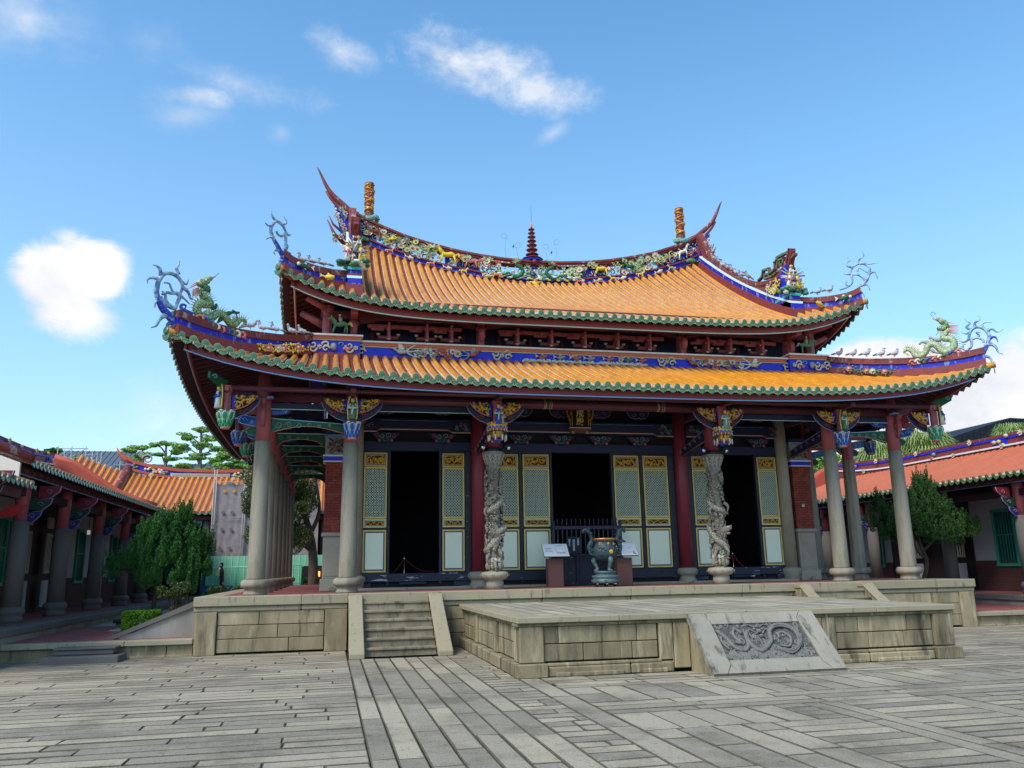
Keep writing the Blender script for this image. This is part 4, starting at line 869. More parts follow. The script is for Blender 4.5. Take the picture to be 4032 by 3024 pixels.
def waves(b):
    for i in range(44):
        x = lerp(-1.75, 1.75, i/43); b.ell(rp_(x, .33+.03*math.sin(i*1.7), .3), (.09, .05, .035), ['o_yellow', 'o_blue', 'o_teal', 'o_white'][i % 4], 6, 3)
    for i in range(30):
        x = lerp(-1.7, 1.7, i/29); b.ell(rp_(x, rnd.uniform(.42, .56), .27), (.07, .05, .04), rnd.choice(('o_ltgreen', 'o_white', 'o_green')), 5, 3)
    for s in (-1, 1):
        for i in range(9): b.ell(rp_(s*lerp(.9, 1.8, i/8), .84, .24), (.07, .03, .03), rnd.choice(('o_pink', 'o_teal', 'o_cream')), 5, 3)
one('wave_band', waves)
one('pearl_figure', lambda b: (b.ell(rp_(0, .93, .32), (.09,)*3, 'maroon', 8, 6), b.ell(rp_(0, .62, .3), (.05,)*3, 'o_white', 6, 4), b.ell(rp_(.0, .17, .38), (.13, .08, .1), 'o_yellow', 7, 5), b.ell(rp_(0, .26, .4), (.07,)*3, 'o_orange', 6, 4), b.tube([rp_(-.2, .2, .36), rp_(.25, .22, .36)], .03, 'o_yellow', 5)))
for x in (-3.4, -1.0, -.08, 1.2, 5.0): pass
# pagoda on the ridge
m = MB(); z = rz(0)+.02
for k in range(8): pass
m.lathe([(.36, 0), (.38, .05), (.30, .09)], (0, 7.94, z), 'blue', 8, False, ph=R(22.5)); m.lathe([(.40, .09), (.34, .13), (.22, .16)], (0, 7.94, z), 'maroon', 8, False, ph=R(22.5))
zz = z+.15; r = .17
for k in range(7):
    h = .185-.008*k; m.lathe([(r*.72, 0), (r*.66, h*.62)], (0, 7.94, zz), 'maroon', 8, False, ph=R(22.5)); m.lathe([(r*.66, h*.55), (r*1.32, h*.62), (r*1.42, h*.72), (r*.8, h*.9), (r*.6, h)], (0, 7.94, zz), 'maroon_worn', 8, False, ph=R(22.5)); zz += h; r *= .895
m.tube([(0, 7.94, zz), (0, 7.94, zz+.1), (0, 7.94, zz+.2), (0, 7.94, zz+.28)], [.05, .035, .02, .016], 'o_pink', 6); m.ell((0, 7.94, zz+.18), (.03, .03, .03), 'o_white', 6, 4); m.tube([(0, 7.94, zz+.25), (0, 7.94, zz+.85)], [.008, .003], 'wire', 4)
m.build('ridge_pagoda', hall)
m = MB()
for (x, h, s) in ((-.95, .95, -1), (-.62, .6, 1), (.55, .62, -1), (.8, .85, 1)):
    P = [Vector((x, 7.8, rz(x)))]+[Vector((x+s*.06*math.sin(i*.5), 7.8, rz(x)+h*i/8)) for i in range(1, 8)]
    for i in range(14): a = i*.5; P.append(P[7]+Vector((s*(.16*(1-i/16))*(1-math.cos(a)), 0, .16*(1-i/16)*math.sin(a))))
    m.tube(P, .0035, 'wire', 3)
for x, z_ in ((-.72, .42), (.66, .28)): m.prism([(x, 7.79, rz(x)+z_), (x+.04, 7.79, rz(x)+z_+.06), (x+.03, 7.79, rz(x)+z_+.16), (x-.02, 7.79, rz(x)+z_+.08)], (0, .01, 0), 'o_dkgreen')
m.build('wire_scroll', hall)
# ridge cylinders with gilded dragons
for s in (-1, 1):
    x = s*5.72; zb = rz(5.72)+.05; m = MB(); q = thing('ridge_cylinder', None, None, (x, 7.94, zb), parent=hall)
    m.lathe([(.145, 0), (.145, .2), (.15, 1.30), (.155, 1.33), (.155, 1.38), (.12, 1.385)], (x, 7.94, zb), 'maroon', 14); m.build('cylinder', q)
    m = MB(); P = [Vector((x+.155*math.cos(t*.75), 7.94+.155*math.sin(t*.75), zb+.18+t*.036)) for t in range(0, 33)]; m.tube(P, [.035+.018*math.sin(i*1.3) for i in range(33)], 'gold', 5)
    P = [Vector((x+.155*math.cos(-t*.8+2), 7.94+.155*math.sin(-t*.8+2), zb+.22+t*.045)) for t in range(0, 26)]; m.tube(P, [.03+.015*math.sin(i*1.9) for i in range(26)], 'gold', 5)
    for i in range(70): a = rnd.uniform(0, 6.28); m.ell((x+.155*math.cos(a), 7.94+.155*math.sin(a), zb+rnd.uniform(.2, 1.36)), (.03, .03, .03), 'gold', 5, 3)
    m.build('gold_dragon', q)
    m = MB(); m.tube(smooth_path([(x-.42*s*-1, 7.8, zb+.12*1), (x-.2, 7.75, zb+.08), (x, 7.72, zb-.02), (x+.2, 7.75, zb+.06), (x+.36, 7.8, zb+.0)], 4), [.03, .07, .1, .09, .04], 'o_teal', 7)
    for i in range(26): a = rnd.uniform(0, 6.28); m.tube([(x+.2*math.cos(a), 7.9+.12*math.sin(a), zb), (x+.34*math.cos(a), 7.9+.22*math.sin(a)-.05, zb+rnd.uniform(.0, .2))], [.035, .008], rnd.choice(('o_teal', 'o_grey', 'o_ltgreen')), 4)
    for i in range(14): a = rnd.uniform(0, 6.28); m.ell((x+.28*math.cos(a), 7.85+.18*math.sin(a), zb+rnd.uniform(-.06, .1)), (.08, .06, .05), 'o_teal', 6, 4)
    m.build('dragon_base', q)

# ------------------------------------------------------------------ descending gable ridges
GT = [(7.5, 13.55), (7.27, 13.25), (6.9, 12.62), (6.04, 11.79), (5.15, 11.08), (4.22, 10.54), (3.46, 10.23), (2.9, 10.10), (2.45, 10.10), (2.12, 10.24), (1.9, 10.42), (1.76, 10.66)]
def gsurf(y): return PUf(6.1, max(0, (y-1.24)/6.5)).z
def gable(s):
    X = s*6.28; m = MB(); t = .14
    def strip(f_lo, f_hi, th, mat, pts=None):
        pts = pts or [p for p in GT if p[0] >= 2.4]; pts = smooth_path([(0, y, z) for y, z in pts], 3); N = len(pts)
        lo, hi = [], []
        for p in pts: b = gsurf(p.y)-.04; lo.append((p.y, lerp(b, p.z, f_lo))); hi.append((p.y, lerp(b, p.z, f_hi)))
        for q in (-1, 1): m.grid([[Vector((X+q*th, y, z)) for y, z in lo], [Vector((X+q*th, y, z)) for y, z in hi]][::q], mat)
        m.grid([[Vector((X-th, y, z)) for y, z in hi], [Vector((X+th, y, z)) for y, z in hi]], mat); m.grid([[Vector((X+th, y, z)) for y, z in lo], [Vector((X-th, y, z)) for y, z in lo]], mat)
        y, z = lo[-1]; y2, z2 = hi[-1]; m.add([(X-th, y, z), (X+th, y, z), (X+th, y2, z2), (X-th, y2, z2)], [(0, 1, 2, 3)], mat)
    # under it: red base, blue and pale lines running straight down the slope
    base = [(7.3, gsurf(7.3)), (6.5, gsurf(6.5)), (5.2, gsurf(5.2)), (4.2, gsurf(4.2)), (3.2, gsurf(3.2)), (2.4, gsurf(2.4)), (1.75, gsurf(1.75))]
    def rail(o0, o1, th, mat):
        P = smooth_path([(0, y, z) for y, z in base], 3)
        for q in (-1, 1): m.grid([[Vector((X+q*th, p.y, p.z+o0)) for p in P], [Vector((X+q*th, p.y, p.z+o1)) for p in P]][::q], mat)
        m.grid([[Vector((X-th, p.y, p.z+o1)) for p in P], [Vector((X+th, p.y, p.z+o1)) for p in P]], mat); p = P[-1]
        m.add([(X-th, p.y, p.z+o0), (X+th, p.y, p.z+o0), (X+th, p.y, p.z+o1), (X-th, p.y, p.z+o1)], [(0, 1, 2, 3)], mat)
    rail(-.06, .34, .22, 'maroon'); rail(.34, .50, .17, 'blue_worn'); rail(.50, .56, .19, 'line_teal')
    # thick curved coping above: follows GT
    P = smooth_path([(X, y, z) for y, z in GT], 3); n = len(P)
    def ribbon(off0, off1, th, mat):
        A, B = [], []
        for i, p in enumerate(P):
            d = (P[min(i+1, n-1)]-P[max(i-1, 0)]).normalized(); nn = Vector((0, -d.z, d.y)); nn = -nn if nn.dot(Vector((0, -.35, 1))) < 0 else nn
            k = 1-.8*max(0, (i-(n-9))/9); A.append(p+nn*off0*k); B.append(p+nn*off1*k)
        for q in (-1, 1): m.grid([[a+Vector((q*th, 0, 0)) for a in A], [b+Vector((q*th, 0, 0)) for b in B]][::q], mat)
        m.grid([[b-Vector((th, 0, 0)) for b in B], [b+Vector((th, 0, 0)) for b in B]], mat); m.grid([[a+Vector((th, 0, 0)) for a in A], [a-Vector((th, 0, 0)) for a in A]], mat)
        m.add([A[-1]-Vector((th, 0, 0)), A[-1]+Vector((th, 0, 0)), B[-1]+Vector((th, 0, 0)), B[-1]-Vector((th, 0, 0))], [(0, 1, 2, 3)], mat)
    ribbon(-.30, -.12, .085, 'maroon'); ribbon(-.12, 0, .12, 'maroon_worn')
    strip(.0, .75, .11, 'maroon', [(7.2, 13.0), (6.6, 12.1), (5.8, 11.4), (5, 10.8), (4.2, 10.4), (3.5, 10.15), (3.1, 10.02)])
    # end block with blue face below the upturned tip
    m.prism([Vector((X-.13, y, z)) for y, z in ((3.2, gsurf(3.2)+.5), (1.95, gsurf(1.95)+.5), (1.9, 10.25), (2.4, 9.95), (3.1, 10.0))][::1], (.26, 0, 0), 'blue_worn')
    m.prism([Vector((X-.17, y, z)) for y, z in ((2.6, 9.05), (1.8, 8.66), (1.8, 9.11), (2.6, 9.11))], (.34, 0, 0), 'maroon'); m.box(X-.16, X+.16, 1.82, 2.62, 9.113, 9.21, 'blue_worn'); m.box(X-.18, X+.18, 1.78, 2.6, 9.213, 9.29, 'teal')
    gr = m.build('gable_ridge', hall)
    # statue group on the end block
    m = MB(); b0 = Vector((X, 1.9, 9.32))
    for i in range(20): m.ell(b0+Vector((rnd.uniform(-.4, .4), rnd.uniform(-.2, .1), rnd.uniform(0, .16))), (.11, .08, .07), rnd.choice(('o_green', 'o_teal', 'o_white', 'o_dkgreen')), 6, 4)
    m.build('cloud_base', gr)
    for (dx, dz, c1, c2, H) in ((-.18, .12, 'o_white', 'o_pink', .5), (.16, .12, 'o_yellow', 'o_purple', .5), (0, .38, 'o_grey', 'o_white', .48), (-.04, .06, 'o_pink', 'o_cream', .36), (.26, .1, 'o_white', 'o_yellow', .34)):
        f = MB(); kit_figure(f, b0+Vector((dx, -.1, dz)), H, (rnd.uniform(-.2, .2), 0, 1), c1, c2); f.build('figurine', gr)
    m = MB()
    for i in range(16): a = rnd.uniform(-.3, 3.4); m.tube([b0+Vector((0, -.05, .5)), b0+Vector((math.cos(a)*.4, -.08, .5+math.sin(a)*.34))], [.03, .01], rnd.choice(('o_white', 'o_cream', 'o_grey', 'o_ltgreen')), 4)
    for i in range(8): kit_flower(m, (X+s*rnd.uniform(-.12, .12)-.15, rnd.uniform(2.3, 3.0), rnd.uniform(9.55, 9.95)), .1, (-1, -.2, 0), rnd.choice(('o_ltgreen', 'o_yellow', 'o_white')), 'o_cream', 7)
    for i in range(10): kit_leafspray(m, (X-.16, rnd.uniform(2.1, 3.0), rnd.uniform(9.5, 9.8)), (X-.16, rnd.uniform(2.1, 3.0), rnd.uniform(9.7, 10)), (-1, 0, 0), 'o_yellow', 5, .04)
    m.build('flower_spray', gr)
    # fretwork dragon scroll riding on the upturned end
    def c4(x, y): return (2200+x/2.212, 700+y/2.212)
    m = MB()
    for pl in ([(1745, 893), (1775, 862), (1785, 808), (1830, 792), (1842, 832), (1888, 795), (1885, 738), (1920, 690), (1995, 650)], [(2000, 660), (2003, 735), (1955, 798), (1905, 822), (1872, 852), (1802, 880), (1800, 845), (1832, 838)], [(1908, 782), (1915, 722), (1965, 700), (1962, 750), (1932, 762), (1934, 738)], [(2000, 740), (2062, 668)], [(1905, 696), (1962, 664)], [(1985, 800), (2020, 780), (2044, 790)]):
        pp = [at(*c4(x, y), 'x', 6.28) for x, y in pl]
        if s < 0: pp = [Vector((-p.x, p.y, p.z)) for p in pp]
        for a, b in zip(pp, pp[1:]):
            d = (b-a); m.obox((a+b)/2, d/2+d.normalized()*.03, Vector((.05, 0, 0)), d.normalized().cross(Vector((1, 0, 0)))*.036, 'maroon'); m.obox((a+b)/2, d/2+d.normalized()*.025, Vector((.058, 0, 0)), d.normalized().cross(Vector((1, 0, 0)))*.024, 'o_green')
    a, b = [Vector((s*6.28, p.y, p.z)) for p in (at(*c4(2012, 640), 'x', 6.28), at(*c4(2018, 800), 'x', 6.28))]; m.obox((a+b)/2, (b-a)/2, Vector((.06, 0, 0)), Vector((0, .03, 0)), 'maroon')
    m.build('fretwork', gr)
for s in (-1, 1): gable(s)
# ------------------------------------------------------------------ hip ridges
def hip(s, pts, h, name='hip_ridge', w=.14, x_in=None):
    """red, blue, red ridge band along pts (inner end to corner tip), h = (h_start,h_end) total height above the tiles"""
    P = smooth_path([(s*x, y, z) for x, y, z in pts], 4); n = len(P); m = MB()
    def band(f0, f1, th, mat):
        A, B, W = [], [], []
        for i, p in enumerate(P):
            d = P[min(i+1, n-1)]-P[max(i-1, 0)]; d.z = 0; d.normalize(); sdv = Vector((d.y, -d.x, 0)); H = lerp(h[0], h[1], i/(n-1)); base = p-Vector((0, 0, .05))
            A.append(base+Vector((0, 0, (H+.05)*f0))); B.append(base+Vector((0, 0, (H+.05)*f1))); W.append(sdv*th)
        for q in (-1, 1): m.grid([[a+w_*q for a, w_ in zip(A, W)], [b+w_*q for b, w_ in zip(B, W)]][::q], mat)
        m.grid([[b-w_ for b, w_ in zip(B, W)], [b+w_ for b, w_ in zip(B, W)]], mat); m.grid([[a+w_ for a, w_ in zip(A, W)], [a-w_ for a, w_ in zip(A, W)]], mat)
        for j in (0, -1): m.add([A[j]-W[j], A[j]+W[j], B[j]+W[j], B[j]-W[j]], [(0, 1, 2, 3)], mat)
    band(0, .40, w*1.15, 'maroon'); band(.40, .68, w*.8, 'blue_worn'); band(.68, .74, w*1.1, 'maroon'); band(.74, 1, w, 'maroon_worn')
    return m.build(name, hall)
hl_pts = [(7.25, 2.37, 7.10), (7.9, 1.64, 6.86), (8.4, 1.09, 6.73), (8.9, .53, 6.63), (9.4, -.02, 6.58), (9.8, -.47, 6.59), (10.05, -.74, 6.63)]
hipL = {s: hip(s, hl_pts, (.47, .47)) for s in (-1, 1)}
hu_pts = [(6.45, 2.12, 8.80), (6.9, 1.9, 8.73), (7.4, 1.62, 8.72), (7.8, 1.39, 8.78), (8.05, 1.25, 8.90)]
hipU = {s: hip(s, hu_pts, (.46, .48), w=.12) for s in (-1, 1)}
for s in (-1, 1):   # the rear hips
    m = MB(); m.merge(mir(MB())); 
    for pts, th in ((hl_pts, .15), (hu_pts, .12)): m.tube([(s*x, YM-y, z+.25) for x, y, z in pts], th*1.6, 'maroon', 6)
    m.build('rear_hip_ridge', hall)
# corner tendrils: curling stems built in the upright plane of each hip
def tend(s, key, corner, stems, parent, sc, cx, cy, rr):
    nrm = Vector((1, s, 0)).normalized() if s > 0 else Vector((1, -1, 0)).normalized(); m = MB()
    for (pl, r0, r1, mat) in stems:
        P = smooth_path([atp(cx+x/sc, cy+y/sc, corner, nrm) for x, y in pl], 5); n = len(P); m.tube(P, [lerp(r0, r1, i/(n-1))*rr for i in range(n)], mat, 7)
    return m.build('corner_tendril', parent)
T, B_ = 'tendril', 'tendril_blue'
tend(-1, 'll', (-10.0, -.66, 7), [
 ([(480, 1540), (430, 1450), (340, 1330), (270, 1250), (222, 1150)], 2.0, 1.3, B_), ([(222, 1150), (198, 1060), (208, 990), (228, 915), (290, 840), (375, 835), (450, 875), (498, 945), (505, 1020), (470, 1070), (400, 1055), (370, 1000), (350, 955), (290, 945)], 1.2, .35, T),
 ([(215, 900), (150, 885), (95, 905), (95, 955)], .9, .15, T), ([(250, 860), (240, 780), (200, 745), (155, 730)], .95, .2, T), ([(465, 850), (438, 775), (465, 730), (472, 690)], .9, .15, T), ([(500, 930), (555, 965), (580, 905)], .7, .12, T), ([(510, 1000), (575, 1055), (600, 1125), (628, 1148)], .9, .3, T), ([(470, 1070), (500, 1110), (545, 1150), (590, 1195)], .8, .25, T), ([(440, 1070), (475, 1110), (445, 1180), (420, 1250)], .9, .8, T), ([(300, 1095), (325, 1060), (370, 1070), (440, 1068)], .5, .8, T), ([(305, 1100), (315, 1160), (360, 1215), (420, 1255)], .6, .8, T), ([(245, 1110), (290, 1180), (350, 1230), (425, 1255)], .8, .9, T),
 ([(300, 1250), (240, 1165), (190, 1180), (178, 1240)], 1.1, .2, T), ([(380, 1330), (290, 1335), (235, 1380), (200, 1450), (135, 1478)], 1.5, .2, T), ([(470, 1450), (420, 1420), (345, 1430), (325, 1480), (350, 1520), (385, 1500)], 1.2, .2, T), ([(620, 1320), (540, 1280), (490, 1240), (505, 1205), (548, 1215), (540, 1250)], 1.1, .25, B_), ([(270, 1085), (285, 1060), (265, 1045)], .6, .3, T)], hipL[-1], 3.016, 550, 800, .05)
tend(1, 'lr', (10.0, -.66, 7), [
 ([(1430, 1010), (1490, 880), (1550, 760), (1610, 640)], 1.9, 1.2, B_), ([(1610, 640), (1640, 520), (1600, 440), (1540, 385), (1450, 362), (1370, 392), (1325, 455), (1312, 535), (1365, 558), (1440, 540), (1530, 570), (1545, 620)], 1.1, .7, T), ([(1345, 565), (1352, 640), (1330, 705), (1250, 738), (1160, 700), (1100, 745)], .95, .4, T), ([(1310, 400), (1268, 360), (1300, 325), (1325, 300), (1265, 262), (1248, 232)], .9, .15, T), ([(1405, 372), (1405, 295), (1465, 258), (1485, 215), (1462, 178)], .9, .12, T), ([(1530, 375), (1525, 315), (1590, 286), (1682, 295)], .95, .15, T), ([(1615, 470), (1632, 412), (1700, 402), (1745, 440), (1800, 442), (1872, 395)], .9, .12, T), ([(1645, 560), (1700, 525), (1755, 545), (1778, 612)], 1.0, .2, B_), ([(1570, 660), (1665, 645), (1745, 690), (1790, 775), (1868, 808)], 1.4, .15, T), ([(1490, 860), (1590, 842), (1668, 885), (1660, 940), (1578, 958)], 1.2, .15, T), ([(1315, 455), (1240, 472), (1165, 430)], .85, .12, T), ([(1315, 545), (1260, 600), (1190, 608), (1142, 548)], .9, .12, T), ([(1445, 540), (1470, 500), (1425, 455), (1505, 452)], .8, .3, T), ([(1240, 740), (1210, 690), (1225, 645), (1265, 655)], .6, .25, T)], hipL[1], 4.147, 3500, 1200, .045)
tend(-1, 'ul', (-8.0, 1.25, 9), [
 ([(1330, 1070), (1275, 965), (1225, 860), (1172, 765)], 1.5, 1.0, B_), ([(1172, 765), (1142, 690), (1150, 640), (1190, 600), (1240, 632), (1268, 690), (1240, 730), (1205, 715), (1190, 685)], .95, .5, T), ([(1268, 690), (1272, 780), (1265, 850), (1310, 885)], .8, .7, T), ([(1150, 642), (1120, 638), (1090, 612)], .7, .15, T), ([(1190, 605), (1152, 550), (1142, 500)], .8, .2, T), ([(1245, 630), (1280, 610), (1252, 550)], .7, .15, T), ([(1275, 700), (1300, 722), (1318, 712)], .7, .3, T), ([(1172, 745), (1130, 740), (1100, 758)], .8, .15, T), ([(1225, 855), (1180, 850), (1168, 870), (1180, 890)], .9, .2, T), ([(1265, 945), (1220, 942), (1208, 970), (1218, 998)], .9, .2, T), ([(1270, 860), (1290, 820), (1280, 790)], .6, .25, T)], hipU[-1], 2.2116, 550, 600, .05)
tend(1, 'ur', (8.0, 1.25, 9), [
 ([(735, 635), (768, 550), (792, 470)], 1.5, 1.0, T), ([(792, 470), (845, 440), (870, 390), (880, 325), (840, 290), (782, 290), (738, 320), (725, 370), (785, 378), (830, 408), (845, 440)], .85, .6, T), ([(730, 380), (737, 440), (700, 478), (635, 502)], .75, .4, T), ([(738, 318), (700, 305), (692, 280), (722, 260), (693, 233)], .7, .12, T), ([(800, 288), (792, 258), (832, 222), (818, 180)], .75, .12, T), ([(862, 292), (900, 285), (947, 285)], .75, .12, T), ([(880, 370), (922, 355), (945, 408)], .75, .15, T), ([(722, 372), (682, 372), (655, 343)], .7, .12, T), ([(780, 352), (790, 322), (828, 340), (862, 362)], .55, .3, T), ([(795, 470), (860, 458), (882, 508)], 1.0, .15, T), ([(765, 545), (820, 525), (842, 568)], 1.0, .15, T), ([(700, 470), (682, 450), (700, 432)], .5, .2, T)], hipU[1], 2.0736, 3000, 900, .048)
# dragons standing on the lower hips
def dragon(s, sc, cx, cy, body, head, jaw, legs, whisk, mane, parent, mat):
    nrm = Vector((1, s, 0)).normalized(); p0 = Vector((s*9.3, .05, 7)); W = lambda x, y: atp(cx+x/sc, cy+y/sc, p0, nrm)
    P = smooth_path([W(x, y) for x, y in body], 4); n = len(P)
    rad = [interp(i/(n-1), [(0, .025), (.1, .055), (.3, .085), (.7, .098), (.88, .08), (1, .065)]) for i in range(n)]
    m = MB(); m.tube(P, rad, mat, 9)
    for (pl, r) in legs: m.tube(smooth_path([W(x, y) for x, y in pl], 3), [r, r*.55, r*.5], 'o_dkgreen' if s < 0 else 'o_grey', 6)
    b = m.build('hip_dragon', parent)
    m = MB(); side = 1
    for i in range(0, n-2):
        d = (P[i+1]-P[max(i-1, 0)]).normalized(); nn = nrm.cross(d); nn = -nn if (nn.z*1.0 + nn.x*s*1.2) < 0 else nn; m.tube([P[i]+nn*rad[i]*.8, P[i]+nn*(rad[i]+.13)-d*.05], [.017, .003], 'o_ltgreen' if i % 2 else 'o_cream', 4)
    m.build('spines', b)
    m = MB(); H = [W(x, y) for x, y in head]; m.tube(smooth_path(H, 3), [.07, .09, .08, .065, .05], 'scale_green', 8); m.tube([H[0]+Vector((0, 0, .06)), H[2]+Vector((0, 0, .07))], [.05, .03], 'o_cream', 6); m.ell(H[-1], (.07, .06, .06), 'o_pink', 7, 5)
    J = [W(x, y) for x, y in jaw]; m.tube(smooth_path(J, 3), [.09, .07, .03], 'o_green' if s < 0 else 'scale_green', 7)
    mid_ = (H[1]+H[2])/2; v = nrm*-(1 if (Vector((CX, CY, CZ))-mid_).dot(nrm) < 0 else -1)
    m.ell(mid_+v*.10+Vector((0, 0, .03)), (.035,)*3, 'o_white', 6, 4); m.ell(mid_+v*.13+Vector((0, 0, .03)), (.018,)*3, 'o_black', 5, 3)
    for pl in mane: m.tube(smooth_path([W(x, y) for x, y in pl], 3), [.022, .004], rnd.choice(('o_orange', 'o_cream', 'o_pink')), 4)
    for i in range(9): q = lerp(J[0], J[-1], i/8); m.tube([q, q+Vector((0, 0, -.12))], [.02, .003], 'o_dkgreen', 4)
    for pl in whisk: m.tube(smooth_path([W(x, y) for x, y in pl], 4), .007, 'wire', 4)
    m.build('head', b)
    return b
m1 = [[(700+i*4, 1010+i*14), (650-i*2, 1020+i*16), (612+i*4, 1045+i*18)] for i in range(6)]
dragon(-1, 3.016, 550, 800, [(1262, 1450), (1250, 1400), (1195, 1385), (1145, 1435), (1090, 1450), (1040, 1390), (985, 1325), (920, 1310), (850, 1365), (770, 1370), (700, 1325), (680, 1250), (715, 1195), (790, 1205), (840, 1190), (800, 1140), (740, 1090), (720, 1020)],
 [(700, 970), (735, 945), (785, 930), (820, 900), (835, 895)], [(745, 990), (800, 1010), (835, 1030)], [([(850, 1200), (870, 1250), (905, 1240), (908, 1195)], .06), ([(1000, 1330), (1090, 1300), (1180, 1302)], .06), ([(1100, 1275), (1145, 1310), (1155, 1370)], .03), ([(970, 1370), (920, 1425)], .05)], [[(840, 900), (890, 870), (942, 832)], [(830, 1030), (840, 1100), (862, 1158)], [(845, 895), (880, 885), (905, 875)]], m1+[[(680, 960), (620, 995), (560, 1018)], [(690, 940), (650, 955), (605, 990)]], hipL[-1], 'scale_green')
m2 = [[(960+i*3, 340+i*18), (1060, 335+i*22), (1160+rnd.uniform(-40, 50), 330+i*24)] for i in range(7)]
dragon(1, 4.147, 3500, 1200, [(245, 790), (270, 745), (335, 735), (390, 775), (430, 830), (510, 840), (585, 790), (625, 705), (680, 650), (755, 655), (815, 705), (880, 765), (970, 765), (1050, 700), (1060, 610), (1000, 560), (910, 555), (880, 520), (920, 470), (960, 415)],
 [(950, 370), (920, 310), (870, 280), (830, 250), (805, 240)], [(935, 375), (860, 385), (790, 375)], [([(850, 575), (760, 570), (700, 545), (650, 545)], .06), ([(700, 545), (670, 510)], .025), ([(660, 640), (600, 610), (530, 615), (490, 650)], .06), ([(530, 615), (545, 585)], .025), ([(690, 730), (760, 780), (850, 790)], .05)], [[(790, 255), (730, 215), (685, 160), (700, 125), (745, 125), (760, 155), (735, 150)], [(790, 258), (740, 245), (712, 225)], [(790, 400), (805, 450), (768, 500)]], m2+[[(930, 290), (990, 290), (1050, 310)]], hipL[1], 'scale_pale')
for s in (-1, 1):   # cloud curls under the dragons
    m = MB()
    for i in range(9):
        t = .45+.05*i; p = Vector((s*lerp(7.9, 9.9, t), lerp(1.45, -.56, t), 0)); p.z = interp(abs(p.x), [(7.9, 7.10), (8.6, 6.93), (9.2, 6.92), (9.7, 7.07), (10.02, 7.28)]); col = ('o_pink', 'o_white', 'o_green', 'o_blue')[i % 4]
        kit_scroll(m, p+Vector((-s*.0, -.08, .02)), .09, (-.3*s, -1, 0), col, 1.1, .03); m.ell(p+Vector((0, 0, .0)), (.10, .08, .05), col, 7, 4)
    m.build('cloud_curls', hipL[s])
# flowers on the blue bands of the hips
for s in (-1, 1):
    m = MB()
    for i in range(9):
        t = i/22; x = s*lerp(7.5, 9.9, t); y = lerp(1.85, -.5, t)-.14; z = interp(abs(x), [(7.2, 7.19), (7.9, 6.90), (8.6, 6.72), (9.2, 6.68)])
        n_ = Vector((-s*.5, -1, 0))
        if i in (1, 4, 5, 7): kit_flower(m, (x, y, z), .095, n_, ('o_cream', 'o_pink', 'o_cream')[i % 3], 'o_cream', 9, .05)
        kit_leafspray(m, (x-s*.15, y+.1, z-.04), (x+s*.2, y-.1, z+.05), n_, 'o_green' if s > 0 else 'o_yellow', 6, .04, 'o_yellow' if s < 0 else 'o_green')
    m.build('band_flowers', hipL[s])
    m = MB(); kit_fish(m, (s*6.95, 1.62, 8.90), .42, (-s, -.3, -.25 if s < 0 else .3), (-.3*s, -1, 0), 'o_yellow', 'o_yellow'); m.build('fish_figure', hipU[s], label='yellow fish on the blue band')
    m = MB(); kit_fish(m, (s*7.5, 1.34, 9.04), .42, (s, -.4, .1), (-.3*s, -1, 0), 'o_dkgreen', 'o_white'); m.ell((s*7.65, 1.2, 9.06), (.05, .04, .05), 'o_white', 7, 5); m.build('fish_figure', hipU[s], label='green and white fish on the blue band')
# ------------------------------------------------------------------ blue frieze between the roofs
m = MB(); Y0 = 2.2
def frieze(x0, x1, y, z0, zt):
    m.box(x0, x1, y+.03, y+.5, z0-.35, z0+.13, 'maroon'); m.box(x0, x1, y+.06, y+.5, z0+.133, zt-.15, 'blue')
    m.box(x0-.01, x1+.01, y+.03, y+.55, zt-.147, zt-.12, 'o_cream'); m.box(x0-.02, x1+.02, y, y+.55, zt-.117, zt-.045, 'orange_band'); m.box(x0-.06, x1+.06, y-.06, y+.6, zt-.042, zt, 'white')
frieze(-6.02, 6.02, Y0, 6.92, 7.43)
for s in (-1, 1): a, b = sorted((s*6.08, s*7.25)); frieze(a, b, Y0-.16, 6.93, 7.53)
for s in (-1, 1):
    X = s*7.3; a, b = sorted((X, X-s*.3)); m.box(a, b, 2.6, YM-2.6, 6.6, 7.25, 'blue'); m.box(a-.02, b+.02, 2.6, YM-2.6, 7.253, 7.42, 'orange_band'); m.box(a-.06, b+.06, 2.6, YM-2.6, 7.423, 7.46, 'white')
m.box(-7.2, 7.2, YM-2.7, YM-2.2, 6.6, 7.4, 'maroon')
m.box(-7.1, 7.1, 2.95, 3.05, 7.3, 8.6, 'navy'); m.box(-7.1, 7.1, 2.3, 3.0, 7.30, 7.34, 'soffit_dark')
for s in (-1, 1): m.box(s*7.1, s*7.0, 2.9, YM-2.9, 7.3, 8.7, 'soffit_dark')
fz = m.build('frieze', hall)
def fz_one(name, fn, label=None): b = MB(); fn(b); b.build(name, fz, label=label)
def FP(x, z, y=None): return Vector((x, (Y0+.05 if abs(x) < 6.05 else Y0-.12) if y is None else y, z))
